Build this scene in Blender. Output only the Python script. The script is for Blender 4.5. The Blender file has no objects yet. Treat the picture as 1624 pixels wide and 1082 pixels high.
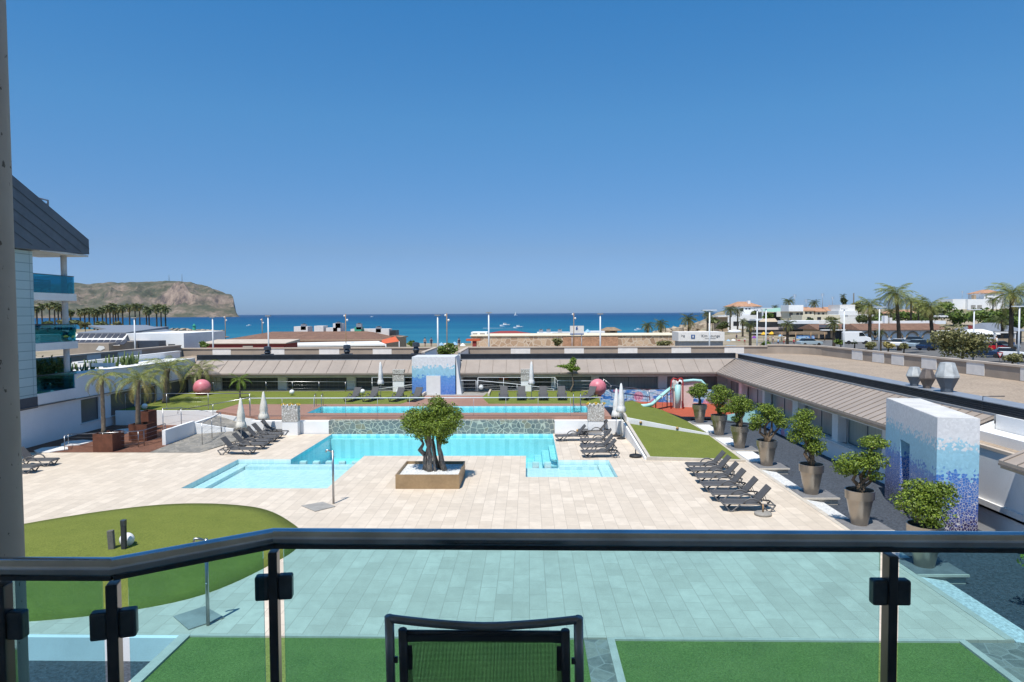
import bpy, math, random
import numpy as np
from mathutils import Vector, Matrix
R_ = math.radians
scene = bpy.context.scene
COL = scene.collection
random.seed(7)

# ---------------------------------------------------------------- camera model (pixels of the 1624x1082 photograph)
F, CX, CY, H = 1083.0, 812.0, 541.0, 7.5
_yaw, _pit, _rol = math.atan(26 / F), -math.atan(43.7 / F), R_(-0.3)
FW = Vector((-math.sin(_yaw) * math.cos(_pit), math.cos(_yaw) * math.cos(_pit), math.sin(_pit)))
_r = Vector((math.cos(_yaw), math.sin(_yaw), 0)); _u = _r.cross(FW)
RT = math.cos(_rol) * _r + math.sin(_rol) * _u
UP = -math.sin(_rol) * _r + math.cos(_rol) * _u
def ray(px, py): return FW + RT * ((px - CX) / F) + UP * ((CY - py) / F)
def P(px, py, z=0.0):
    d = ray(px, py); t = (z - H) / d.z; return Vector((d.x * t, d.y * t, z))
def PY(px, py, Y):
    d = ray(px, py); t = Y / d.y; return Vector((d.x * t, Y, H + d.z * t))
def PX(px, py, X):
    d = ray(px, py); t = X / d.x; return Vector((X, d.y * t, H + d.z * t))

# ---------------------------------------------------------------- materials
MATS = {}
def newmat(name):
    m = bpy.data.materials.new(name); m.use_nodes = True
    nt = m.node_tree; nt.nodes.clear()
    out = nt.nodes.new('ShaderNodeOutputMaterial')
    MATS[name] = m
    return m, nt, out
def N(nt, typ, **kw):
    n = nt.nodes.new(typ)
    for k, v in kw.items():
        if k.startswith('_'): setattr(n, k[1:], v)
        else:
            key = k.replace('__', ' ')
            n.inputs[int(key[1:]) if key[0] == 'i' and key[1:].isdigit() else key].default_value = v
    return n
def L(nt, a, ao, b, bi): nt.links.new(a.outputs[ao], b.inputs[bi])
def c4(c): return (c[0], c[1], c[2], 1.0)
def coord(nt, kind='pos'):
    if kind == 'pos':
        return N(nt, 'ShaderNodeNewGeometry'), 'Position'
    return N(nt, 'ShaderNodeTexCoord'), 'Object'
def mixc(nt, fac, a, b, typ='MIX'):
    """mix node; fac/a/b are either values or (node, output) pairs"""
    m = nt.nodes.new('ShaderNodeMix'); m.data_type = 'RGBA'; m.blend_type = typ
    for v, idx in ((fac, 0), (a, 6), (b, 7)):
        if isinstance(v, tuple) and len(v) == 2 and hasattr(v[0], 'outputs'): nt.links.new(v[0].outputs[v[1]], m.inputs[idx])
        elif idx == 0: m.inputs[0].default_value = v
        else: m.inputs[idx].default_value = c4(v)
    return (m, 2)
def ramp(nt, src, stops, interp='LINEAR'):
    r = nt.nodes.new('ShaderNodeValToRGB'); r.color_ramp.interpolation = interp
    el = r.color_ramp.elements
    el[0].position, el[0].color = stops[0][0], c4(stops[0][1]) if not isinstance(stops[0][1], float) else c4((stops[0][1],) * 3)
    el[1].position, el[1].color = stops[-1][0], c4(stops[-1][1]) if not isinstance(stops[-1][1], float) else c4((stops[-1][1],) * 3)
    for p, c in stops[1:-1]:
        e = el.new(p); e.color = c4(c) if not isinstance(c, float) else c4((c,) * 3)
    nt.links.new(src[0].outputs[src[1]], r.inputs[0]); return (r, 0)
def noise(nt, scale, kind='pos', detail=4.0, rough=0.55, stretch=None):
    g, o = coord(nt, kind)
    src = (g, o)
    if stretch:
        mp = N(nt, 'ShaderNodeMapping'); mp.inputs['Scale'].default_value = stretch
        L(nt, g, o, mp, 0); src = (mp, 0)
    n = N(nt, 'ShaderNodeTexNoise', Scale=scale, Detail=detail, Roughness=rough)
    nt.links.new(src[0].outputs[src[1]], n.inputs['Vector']); return (n, 0)
def principled(nt, out, col, rough=0.6, metal=0.0, spec=0.5):
    b = N(nt, 'ShaderNodeBsdfPrincipled', Roughness=rough, Metallic=metal)
    b.inputs['Specular IOR Level'].default_value = spec
    if isinstance(col, tuple) and len(col) == 2 and hasattr(col[0], 'outputs'): nt.links.new(col[0].outputs[col[1]], b.inputs['Base Color'])
    else: b.inputs['Base Color'].default_value = c4(col)
    L(nt, b, 0, out, 0); return b
def addbump(nt, b, src, strength=0.3, dist=0.02):
    bp = N(nt, 'ShaderNodeBump', Strength=strength, Distance=dist)
    nt.links.new(src[0].outputs[src[1]], bp.inputs['Height']); L(nt, bp, 0, b, 'Normal')
def M(name, col, rough=0.6, metal=0.0, var=0.15, scale=3.0, bump=0.0, bscale=40.0, kind='pos', spec=0.4, fine=0.0, hue=None):
    m, nt, out = newmat(name)
    n = noise(nt, scale, kind)
    a = tuple(max(0, x * (1 - var)) for x in col); bcol = tuple(min(1, x * (1 + var)) for x in col)
    if hue: bcol = tuple(min(1, x * h) for x, h in zip(bcol, hue))
    c = mixc(nt, ramp(nt, n, [(0.3, 0.0), (0.7, 1.0)]), a, bcol)
    if fine:
        f = noise(nt, bscale, kind, 2.0)
        c = mixc(nt, fine, c, ramp(nt, f, [(0.35, tuple(x * 0.45 for x in col)), (0.65, tuple(min(1, x * 1.5) for x in col))]))
    b = principled(nt, out, c, rough, metal, spec)
    if bump: addbump(nt, b, noise(nt, bscale, kind, 3.0), bump, 0.02)
    return m

M('white_render', (0.78, 0.78, 0.77), 0.75, var=0.05, scale=0.8, bump=0.15, bscale=25, fine=0.06)
M('old_white', (0.56, 0.545, 0.52), 0.85, var=0.16, scale=1.3, bump=0.2, bscale=20, fine=0.12)
M('cream', (0.70, 0.62, 0.46), 0.8, var=0.1)
M('beige_fascia', (0.47, 0.37, 0.26), 0.8, var=0.15, scale=2)
M('asphalt', (0.13, 0.125, 0.12), 0.9, var=0.15, scale=0.3, fine=0.2, bscale=6)
M('kerb', (0.50, 0.45, 0.38), 0.75, var=0.12, scale=3, fine=0.1)
M('white_stone', (0.70, 0.69, 0.67), 0.7, var=0.08, scale=5)
M('taupe_panel', (0.33, 0.27, 0.215), 0.8, var=0.14, scale=0.7, fine=0.1)
M('coping', (0.50, 0.42, 0.34), 0.8, var=0.1, scale=1.0)
M('white_panel', (0.70, 0.67, 0.63), 0.8, var=0.08, scale=2)
M('roof_metal', (0.33, 0.275, 0.23), 0.5, var=0.10, scale=0.5, fine=0.05, bscale=3)
M('roof_seam', (0.21, 0.175, 0.15), 0.5, var=0.1)
M('dark_louver', (0.030, 0.034, 0.042), 0.5, var=0.2)
M('flash_grey', (0.30, 0.32, 0.35), 0.45, metal=0.3, var=0.12)
M('zinc_dark', (0.095, 0.115, 0.14), 0.5, metal=0.15, var=0.12, scale=1.2)
M('zinc_seam', (0.035, 0.042, 0.052), 0.5)
M('slate_panel', (0.05, 0.062, 0.085), 0.45, var=0.1)
M('steel', (0.40, 0.40, 0.41), 0.34, metal=1.0, var=0.06)
M('galv', (0.42, 0.43, 0.42), 0.5, metal=0.2, var=0.28, scale=3, kind='obj')
M('galv_brown', (0.14, 0.115, 0.10), 0.55, metal=0.3, var=0.3, scale=3, kind='obj')
M('black_metal', (0.055, 0.063, 0.074), 0.3, metal=0.3, var=0.25, scale=8, spec=0.5)
M('rail_metal', (0.60, 0.60, 0.61), 0.2, metal=1.0, var=0.25, scale=6, spec=0.6)
M('chair_metal', (0.26, 0.27, 0.29), 0.32, metal=0.9, var=0.2, scale=9)
M('clamp_metal', (0.075, 0.092, 0.108), 0.35, metal=0.5, var=0.3, scale=14)
M('lounger_plastic', (0.105, 0.105, 0.108), 0.5, var=0.12, scale=4, kind='obj')
M('lounger_sling', (0.078, 0.077, 0.079), 0.75, var=0.12, scale=6, kind='obj', bump=0.2, bscale=120)
M('parasol_cloth', (0.68, 0.65, 0.58), 0.85, var=0.1, scale=4, kind='obj', bump=0.2, bscale=9)
M('parasol_white', (0.74, 0.73, 0.71), 0.85, var=0.06, scale=4, kind='obj', bump=0.2, bscale=9)
M('grey_pole', (0.55, 0.56, 0.57), 0.45, var=0.08)
M('white_pole', (0.66, 0.68, 0.70), 0.5, var=0.05)
M('tan_wood', (0.30, 0.19, 0.10), 0.7, var=0.2, scale=8)
M('concrete_base', (0.28, 0.26, 0.23), 0.85, var=0.2, scale=6, fine=0.15)
M('black_rubber', (0.02, 0.02, 0.022), 0.6, var=0.2)
M('corten', (0.115, 0.042, 0.024), 0.8, var=0.3, scale=3, fine=0.15, bscale=20)
M('bark_chips', (0.15, 0.066, 0.04), 0.95, var=0.25, scale=2, bump=0.9, bscale=9, fine=0.5)
M('dark_gravel', (0.052, 0.062, 0.078), 0.9, var=0.2, scale=1.5, bump=1.0, bscale=14, fine=0.65)
M('white_pebble', (0.60, 0.60, 0.58), 0.8, var=0.1, scale=3, bump=1.0, bscale=13, fine=0.45)
M('roof_gravel', (0.335, 0.262, 0.195), 0.95, var=0.14, scale=0.5, bump=0.6, bscale=9, fine=0.35)
M('slab_grey', (0.30, 0.285, 0.26), 0.8, var=0.2, scale=2, fine=0.12)
M('slab_dark', (0.16, 0.16, 0.165), 0.85, var=0.25, scale=3, fine=0.3)
M('rubber_red', (0.36, 0.075, 0.036), 0.9, var=0.15, scale=2, fine=0.15)
M('pink_ball', (0.62, 0.15, 0.185), 0.42, var=0.18, scale=1.5, kind='obj', hue=(1.0, 1.6, 1.5))
M('ball_white', (0.78, 0.78, 0.77), 0.35, var=0.03)
M('post_stone', (0.13, 0.125, 0.115), 0.9, var=0.3, scale=8, fine=0.4)
M('bollard', (0.035, 0.038, 0.042), 0.6, var=0.3, scale=8, fine=0.2)
M('pot_bronze', (0.36, 0.315, 0.265), 0.30, metal=0.8, var=0.09, scale=1.5, kind='obj')
M('planter_bronze', (0.36, 0.25, 0.14), 0.5, metal=0.45, var=0.16, scale=1.2, fine=0.1, bscale=9)
M('soil', (0.035, 0.026, 0.018), 0.95, var=0.3, scale=9)
M('bark', (0.135, 0.095, 0.062), 0.9, var=0.35, scale=9, bump=0.6, bscale=18, fine=0.25)
M('bark_grey', (0.19, 0.165, 0.14), 0.9, var=0.35, scale=7, bump=0.7, bscale=14, fine=0.3)
M('palm_trunk', (0.17, 0.135, 0.10), 0.95, var=0.3, scale=5, bump=0.7, bscale=9, fine=0.3)
M('far_trunk', (0.055, 0.042, 0.03), 0.95, var=0.3, scale=2)
M('grey_panel', (0.12, 0.12, 0.115), 0.5, var=0.08, scale=1)
M('door_white', (0.72, 0.71, 0.69), 0.5, var=0.04)
M('aqua_paint', (0.36, 0.62, 0.60), 0.45, var=0.06)
M('pale_pink', (0.64, 0.53, 0.49), 0.5, var=0.08)
M('red_paint', (0.45, 0.03, 0.028), 0.4, var=0.1)
M('flower_orange', (0.55, 0.14, 0.05), 0.8, var=0.4, scale=14)
M('flower_yellow', (0.62, 0.42, 0.05), 0.8, var=0.3, scale=14)
M('terracotta', (0.42, 0.23, 0.135), 0.85, var=0.25, scale=1.0, fine=0.25, bscale=4)
M('tile_brown', (0.19, 0.105, 0.068), 0.85, var=0.25, scale=0.6, fine=0.3, bscale=3)
M('red_canvas', (0.26, 0.04, 0.034), 0.8, var=0.12)
M('orange_canvas', (0.55, 0.11, 0.04), 0.8, var=0.1)
M('yellow_canvas', (0.75, 0.42, 0.03), 0.8, var=0.1)
M('white_canvas', (0.70, 0.69, 0.66), 0.8, var=0.05)
M('blue_canvas', (0.25, 0.42, 0.60), 0.8, var=0.2)
M('green_canvas', (0.05, 0.34, 0.22), 0.7, var=0.2)
M('green_roof', (0.28, 0.46, 0.36), 0.6, var=0.1)
M('metal_roof_grey', (0.25, 0.26, 0.28), 0.45, metal=0.2, var=0.1)
M('solar_dark', (0.05, 0.05, 0.06), 0.65, var=0.2)
M('shop_dark', (0.03, 0.033, 0.037), 0.4, var=0.5, scale=0.8)
M('tan_wall', (0.36, 0.265, 0.17), 0.85, var=0.15)
M('thatch', (0.27, 0.19, 0.12), 0.95, var=0.3, scale=2, fine=0.3)
M('rock', (0.36, 0.29, 0.21), 0.9, var=0.35, scale=0.5, fine=0.3, bscale=2)
M('car_red', (0.50, 0.012, 0.025), 0.25, var=0.02)
M('car_navy', (0.012, 0.03, 0.075), 0.25, var=0.02)
M('car_white', (0.75, 0.75, 0.75), 0.25, var=0.02)
M('car_grey', (0.10, 0.13, 0.16), 0.25, var=0.02)
M('car_silver', (0.32, 0.40, 0.45), 0.25, var=0.02)
M('car_glass', (0.015, 0.02, 0.025), 0.08, var=0.02)
M('tyre', (0.015, 0.015, 0.015), 0.8)
M('sign_blue', (0.02, 0.09, 0.26), 0.5)
M('sign_ink', (0.05, 0.06, 0.08), 0.6)
M('hull_white', (0.80, 0.80, 0.80), 0.3, var=0.03)
M('skin', (0.42, 0.24, 0.16), 0.6); M('cloth_dark', (0.03, 0.035, 0.06), 0.8); M('cloth_red', (0.40, 0.04, 0.05), 0.8)
M('hair', (0.02, 0.014, 0.01), 0.7)
M('purple', (0.16, 0.03, 0.28), 0.7)
M('brass', (0.50, 0.32, 0.14), 0.45, metal=0.5)
M('foam', (0.75, 0.80, 0.82), 0.8)

def leafmat(name, lo, hi, trans=0.25):
    m, nt, out = newmat(name)
    g = N(nt, 'ShaderNodeNewGeometry')
    r = ramp(nt, (g, 'Random Per Island'), [(0.0, lo), (0.6, tuple((a + b) / 2 for a, b in zip(lo, hi))), (1.0, hi)])
    b = N(nt, 'ShaderNodeBsdfPrincipled', Roughness=0.5); b.inputs['Specular IOR Level'].default_value = 0.35
    t = N(nt, 'ShaderNodeBsdfTranslucent')
    nt.links.new(r[0].outputs[0], b.inputs['Base Color']); nt.links.new(r[0].outputs[0], t.inputs[0])
    mx = N(nt, 'ShaderNodeMixShader', i0=trans); L(nt, b, 0, mx, 1); L(nt, t, 0, mx, 2); L(nt, mx, 0, out, 0)
    return m
leafmat('leaf_ficus', (0.05, 0.09, 0.010), (0.285, 0.375, 0.048))
leafmat('leaf_tree', (0.04, 0.075, 0.012), (0.18, 0.25, 0.045))
leafmat('leaf_olive', (0.08, 0.085, 0.03), (0.32, 0.30, 0.12))
leafmat('leaf_palm', (0.09, 0.12, 0.022), (0.40, 0.42, 0.12))
leafmat('leaf_palm_dry', (0.18, 0.15, 0.04), (0.46, 0.38, 0.13))
leafmat('leaf_far', (0.04, 0.06, 0.018), (0.17, 0.19, 0.06))
leafmat('leaf_bright', (0.09, 0.16, 0.02), (0.26, 0.36, 0.05))
leafmat('leaf_cactus', (0.06, 0.11, 0.03), (0.17, 0.22, 0.06))

def grassmat(name, lo, hi):
    m, nt, out = newmat(name)
    a = noise(nt, 1.3, 'pos', 4.0); f = noise(nt, 26.0, 'pos', 4.0, 0.7)
    c = mixc(nt, ramp(nt, a, [(0.3, 0.0), (0.7, 1.0)]), lo, hi)
    c = mixc(nt, 0.55, c, ramp(nt, f, [(0.35, tuple(x * 0.55 for x in lo)), (0.68, tuple(x * 1.5 for x in hi))]))
    b = principled(nt, out, c, 0.9, 0, 0.15); addbump(nt, b, f, 0.9, 0.03); return m
grassmat('turf', (0.118, 0.148, 0.028), (0.172, 0.198, 0.040))
grassmat('turf_near', (0.10, 0.165, 0.042), (0.165, 0.23, 0.066))

def tilemat(name, w, h, c1, c2, mortar, rot=True, msize=0.006, dirt_ripple=0.25):
    m, nt, out = newmat(name)
    g, o = coord(nt)
    mp = N(nt, 'ShaderNodeMapping')
    if rot: mp.inputs['Rotation'].default_value = (0, 0, math.pi / 2)
    L(nt, g, o, mp, 0)
    b = N(nt, 'ShaderNodeTexBrick', Scale=1.0, Mortar__Size=msize, Brick__Width=w, Row__Height=h, Mortar__Smooth=0.2, Bias=0.0)
    b.inputs['Color1'].default_value = c4(c1); b.inputs['Color2'].default_value = c4(c2); b.inputs['Mortar'].default_value = c4(mortar)
    L(nt, mp, 0, b, 'Vector')
    n1 = noise(nt, 2.2, 'pos', 5.0, 0.65); n2 = noise(nt, 0.25, 'pos', 3.0)
    c = mixc(nt, ramp(nt, n1, [(0.35, dirt_ripple), (0.62, 0.0)]), (b, 0), tuple(x * 0.72 for x in c1))  # blotches: stains on paving, painted water ripples on the pool floors
    c = mixc(nt, ramp(nt, n2, [(0.35, 0.22), (0.65, 0.0)]), c, tuple(x * y for x, y in zip(c2, (0.86, 0.82, 0.78))))
    p = principled(nt, out, c, 0.62, 0, 0.35)
    addbump(nt, p, (b, 1), -0.35, 0.006); return m
tilemat('deck_tile', 0.92, 0.445, (0.565, 0.482, 0.385), (0.685, 0.59, 0.478), (0.33, 0.275, 0.22), msize=0.007, dirt_ripple=0.36)
tilemat('wood_deck', 3.2, 0.145, (0.33, 0.175, 0.125), (0.39, 0.215, 0.155), (0.21, 0.11, 0.08), rot=False, msize=0.008)
tilemat('clad_glass', 2.4, 0.50, (0.34, 0.47, 0.50), (0.39, 0.52, 0.55), (0.15, 0.23, 0.26), rot=False, msize=0.02, dirt_ripple=0.1)
tilemat('pool_tile_pale', 0.3, 0.3, (0.49, 0.655, 0.68), (0.60, 0.735, 0.755), (0.68, 0.78, 0.80), msize=0.015, dirt_ripple=0.14)
tilemat('pool_tile_edge', 0.1, 0.1, (0.03, 0.22, 0.34), (0.04, 0.26, 0.38), (0.1, 0.3, 0.4), msize=0.004, dirt_ripple=0.05)
tilemat('pool_tile_deep', 0.3, 0.3, (0.27, 0.64, 0.72), (0.40, 0.74, 0.80), (0.52, 0.80, 0.84), msize=0.02, dirt_ripple=0.2)  # mottling paints the water's ripple light into the floor colour

def clad_vertical():
    # panels on walls that face +x: use (y, z)
    nt = MATS['clad_glass'].node_tree
    for n in nt.nodes:
        if n.type == 'MAPPING':
            g, o = coord(nt); s = N(nt, 'ShaderNodeSeparateXYZ'); L(nt, g, o, s, 0); cb = N(nt, 'ShaderNodeCombineXYZ'); L(nt, s, 1, cb, 0); L(nt, s, 2, cb, 1)
            L(nt, cb, 0, n, 0)
            break
    for n in nt.nodes:
        if n.type == 'TEX_BRICK': n.offset = 0.0
clad_vertical()

def voronoi_wall(name, scale, stops_col, grout, gw=0.05, rough=0.75, kind='pos'):
    m, nt, out = newmat(name)
    g, o = coord(nt, kind)
    v1 = N(nt, 'ShaderNodeTexVoronoi', Scale=scale); v1.feature = 'F1'
    v2 = N(nt, 'ShaderNodeTexVoronoi', Scale=scale); v2.feature = 'DISTANCE_TO_EDGE'
    L(nt, g, o, v1, 'Vector'); L(nt, g, o, v2, 'Vector')
    sep = N(nt, 'ShaderNodeSeparateColor'); L(nt, v1, 'Color', sep, 0)
    c = ramp(nt, (sep, 0), stops_col)
    n = noise(nt, 6.0)
    c = mixc(nt, 0.35, c, ramp(nt, n, [(0.3, tuple(x * 0.5 for x in stops_col[0][1])), (0.7, stops_col[-1][1])]))
    e = ramp(nt, (v2, 'Distance'), [(gw * 0.6, 1.0), (gw, 0.0)])
    c = mixc(nt, e, c, grout)
    b = principled(nt, out, c, rough, 0, 0.3)
    addbump(nt, b, (v2, 'Distance'), 0.4, 0.03); return m
voronoi_wall('crazy_wall', 3.1, [(0.0, (0.11, 0.145, 0.16)), (0.5, (0.19, 0.23, 0.235)), (0.85, (0.23, 0.24, 0.215)), (1.0, (0.32, 0.27, 0.17))], (0.50, 0.48, 0.39), 0.055)
voronoi_wall('crazy_floor', 2.4, [(0.0, (0.15, 0.145, 0.13)), (0.5, (0.22, 0.21, 0.19)), (1.0, (0.32, 0.29, 0.24))], (0.30, 0.28, 0.25), 0.035)
voronoi_wall('stone_building', 0.9, [(0.0, (0.30, 0.17, 0.10)), (0.5, (0.50, 0.33, 0.21)), (1.0, (0.68, 0.50, 0.34))], (0.60, 0.48, 0.36), 0.07)
voronoi_wall('gabion', 8.0, [(0.0, (0.42, 0.40, 0.36)), (0.4, (0.58, 0.56, 0.52)), (1.0, (0.70, 0.68, 0.64))], (0.26, 0.23, 0.20), 0.09)

def mosaic(name, z0, zs, scale=5.5, lo=True):
    """broken-tile mosaic, white at the top through pale blue to dark blue at the base"""
    m, nt, out = newmat(name)
    g, o = coord(nt)
    v1 = N(nt, 'ShaderNodeTexVoronoi', Scale=scale); v2 = N(nt, 'ShaderNodeTexVoronoi', Scale=scale); v2.feature = 'DISTANCE_TO_EDGE'
    L(nt, g, o, v1, 'Vector'); L(nt, g, o, v2, 'Vector')
    sp = N(nt, 'ShaderNodeSeparateXYZ'); L(nt, v1, 'Position', sp, 0)
    sc = N(nt, 'ShaderNodeSeparateColor'); L(nt, v1, 'Color', sc, 0)
    a = N(nt, 'ShaderNodeMath', _operation='MULTIPLY_ADD', i1=1.0 / zs, i2=-z0 / zs); L(nt, sp, 2, a, 0)
    j = N(nt, 'ShaderNodeMath', _operation='MULTIPLY_ADD', i1=0.12, i2=-0.06); L(nt, sc, 0, j, 0)
    s = N(nt, 'ShaderNodeMath', _operation='ADD'); L(nt, a, 0, s, 0); L(nt, j, 0, s, 1)
    cr = ramp(nt, (s, 0), [(0.0, (0.022, 0.012, 0.06) if lo else (0.06, 0.16, 0.50)), (0.15, (0.03, 0.022, 0.10) if lo else (0.07, 0.19, 0.55)), (0.22, (0.035, 0.07, 0.30) if lo else (0.08, 0.22, 0.60)), (0.38, (0.045, 0.15, 0.47) if lo else (0.09, 0.26, 0.64)), (0.54, (0.06, 0.21, 0.58) if lo else (0.11, 0.31, 0.68)), (0.56, (0.30, 0.56, 0.70)), (0.785, (0.34, 0.60, 0.72)), (0.80, (0.74, 0.74, 0.75))], 'LINEAR')
    j2 = ramp(nt, (sc, 1), [(0.0, 0.86), (1.0, 1.0)])
    c = mixc(nt, 1.0, cr, j2, 'MULTIPLY')
    e = ramp(nt, (v2, 'Distance'), [(0.035, 1.0), (0.06, 0.0)])
    up = ramp(nt, (s, 0), [(0.46, 1.0 if lo else 0.25), (0.57, 0.0)])
    em = N(nt, 'ShaderNodeMath', _operation='MULTIPLY'); nt.links.new(e[0].outputs[0], em.inputs[0]); nt.links.new(up[0].outputs[0], em.inputs[1])
    c = mixc(nt, (em, 0), c, (0.62, 0.58, 0.56))
    b = principled(nt, out, c, 0.4, 0, 0.4); addbump(nt, b, (v2, 'Distance'), 0.2, 0.02); return m
mosaic('mosaic_far', 0.735, 3.18, 8.0, False)
mosaic('mosaic_near', -0.3, 4.2, 12.5)

def mural():
    m, nt, out = newmat('mural')
    n = noise(nt, 1.1, 'pos', 3.0, 0.6, (1.0, 1.0, 3.2))
    c = ramp(nt, n, [(0.25, (0.02, 0.09, 0.36)), (0.42, (0.05, 0.22, 0.58)), (0.5, (0.60, 0.68, 0.74)), (0.58, (0.16, 0.42, 0.66)), (0.75, (0.55, 0.68, 0.74))])
    g, o = coord(nt); v = N(nt, 'ShaderNodeTexVoronoi', Scale=0.85); L(nt, g, o, v, 'Vector')
    p = ramp(nt, (v, 'Distance'), [(0.30, 1.0), (0.36, 0.0)])
    n2 = noise(nt, 9.0)
    pc = ramp(nt, n2, [(0.35, (0.42, 0.10, 0.25)), (0.6, (0.66, 0.42, 0.50))])
    c = mixc(nt, p, c, pc); principled(nt, out, c, 0.7)
mural()

def winmat(name, col, lines, axis, dark=0.5, width=0.12):
    m, nt, out = newmat(name)
    g, o = coord(nt); s = N(nt, 'ShaderNodeSeparateXYZ'); L(nt, g, o, s, 0)
    a = N(nt, 'ShaderNodeMath', _operation='MULTIPLY', i1=lines); L(nt, s, axis, a, 0)
    f = N(nt, 'ShaderNodeMath', _operation='FRACT'); L(nt, a, 0, f, 0)
    n = noise(nt, 0.6)
    c = mixc(nt, ramp(nt, n, [(0.3, 0.0), (0.7, 1.0)]), tuple(x * 0.8 for x in col), tuple(x * 1.2 for x in col))
    c = mixc(nt, ramp(nt, (f, 0), [(0.0, 1.0), (width, 0.0)]), c, tuple(x * dark for x in col))
    principled(nt, out, c, 0.28, 0, 0.5)
winmat('blind_y', (0.28, 0.33, 0.315), 3.2, 1, 0.65)
winmat('blind_x', (0.23, 0.275, 0.275), 3.6, 0, 0.55)
winmat('grille', (0.05, 0.06, 0.07), 2.6, 0, 2.4, 0.10)
winmat('shutter', (0.13, 0.13, 0.122), 9.0, 2, 0.7)

def glass(name, tint, gloss=0.05, rough=0.01, weight=1.0):
    m, nt, out = newmat(name)
    t = N(nt, 'ShaderNodeBsdfTransparent'); t.inputs[0].default_value = c4(tint)
    gl = N(nt, 'ShaderNodeBsdfGlossy', Roughness=rough)
    fr = N(nt, 'ShaderNodeFresnel', IOR=1.35)
    mu = N(nt, 'ShaderNodeMath', _operation='MULTIPLY', i1=weight); L(nt, fr, 0, mu, 0)
    mx = N(nt, 'ShaderNodeMixShader'); L(nt, mu, 0, mx, 0); L(nt, t, 0, mx, 1); L(nt, gl, 0, mx, 2); L(nt, mx, 0, out, 0)
    return m, nt, gl
def smudge(name, amount):
    nt = MATS[name].node_tree; out = [n for n in nt.nodes if n.type == 'OUTPUT_MATERIAL'][0]; src = out.inputs[0].links[0].from_socket
    d = N(nt, 'ShaderNodeBsdfDiffuse'); d.inputs[0].default_value = (0.8, 0.8, 0.8, 1)
    n = noise(nt, 4.0, 'pos', 6.0, 0.7); r = ramp(nt, n, [(0.42, 0.0), (0.75, amount)]); mx = N(nt, 'ShaderNodeMixShader')
    nt.links.new(r[0].outputs[0], mx.inputs[0]); nt.links.new(src, mx.inputs[1]); L(nt, d, 0, mx, 2); L(nt, mx, 0, out, 0)
glass('rail_glass', (0.635, 0.855, 0.905), weight=0.5); smudge('rail_glass', 0.10)
glass('clear_glass', (0.955, 0.975, 0.97), weight=0.35)
glass('teal_glass', (0.22, 0.72, 0.83), weight=0.8)
glass('teal_light', (0.40, 0.70, 0.70), weight=0.6)
_m, _nt, _gl = glass('water_pale', (0.83, 0.96, 0.975), weight=0.8)
_n = noise(_nt, 3.5, 'pos', 3.0); _b = N(_nt, 'ShaderNodeBump', Strength=0.6, Distance=0.06); _nt.links.new(_n[0].outputs[0], _b.inputs['Height']); L(_nt, _b, 0, _gl, 'Normal')
_m, _nt, _gl = glass('water_deep', (0.60, 0.955, 0.98), weight=0.8)
_n = noise(_nt, 3.5, 'pos', 3.0); _b = N(_nt, 'ShaderNodeBump', Strength=0.6, Distance=0.06); _nt.links.new(_n[0].outputs[0], _b.inputs['Height']); L(_nt, _b, 0, _gl, 'Normal')

def slingmat():
    m, nt, out = newmat('chair_sling')
    g, o = coord(nt, 'obj'); s = N(nt, 'ShaderNodeSeparateXYZ'); L(nt, g, o, s, 0)
    fs = []
    for ax, k in ((0, 300.0), (2, 300.0)):
        a = N(nt, 'ShaderNodeMath', _operation='MULTIPLY', i1=k); L(nt, s, ax, a, 0)
        n = noise(nt, 30.0, 'obj', 1.0, 0.5, (1, 1, 0.02) if ax == 0 else (0.02, 1, 1))
        ad = N(nt, 'ShaderNodeMath', _operation='MULTIPLY_ADD', i1=1.2); nt.links.new(n[0].outputs[0], ad.inputs[0]); L(nt, a, 0, ad, 2)
        f = N(nt, 'ShaderNodeMath', _operation='FRACT'); L(nt, ad, 0, f, 0)
        t = N(nt, 'ShaderNodeMath', _operation='GREATER_THAN', i1=0.36); L(nt, f, 0, t, 0); fs.append(t)
    mu = N(nt, 'ShaderNodeMath', _operation='MULTIPLY'); L(nt, fs[0], 0, mu, 0); L(nt, fs[1], 0, mu, 1)
    b = N(nt, 'ShaderNodeBsdfPrincipled', Roughness=0.6); b.inputs['Base Color'].default_value = (0.02, 0.021, 0.022, 1)
    t = N(nt, 'ShaderNodeBsdfTransparent'); mx = N(nt, 'ShaderNodeMixShader')
    L(nt, mu, 0, mx, 0); L(nt, b, 0, mx, 1); L(nt, t, 0, mx, 2); L(nt, mx, 0, out, 0)
slingmat()

def concrete_pillar_mat():
    m, nt, out = newmat('pillar_concrete')
    n = noise(nt, 2.5, 'pos', 5.0, 0.6); n2 = noise(nt, 26.0, 'pos', 3.0)
    c = mixc(nt, ramp(nt, n, [(0.3, 0.0), (0.7, 1.0)]), (0.40, 0.375, 0.35), (0.50, 0.475, 0.45))
    c = mixc(nt, ramp(nt, n2, [(0.66, 0.0), (0.69, 0.8)]), c, (0.06, 0.055, 0.05))
    b = principled(nt, out, c, 0.85, 0, 0.2); addbump(nt, b, n2, -0.4, 0.01)
concrete_pillar_mat()

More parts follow.
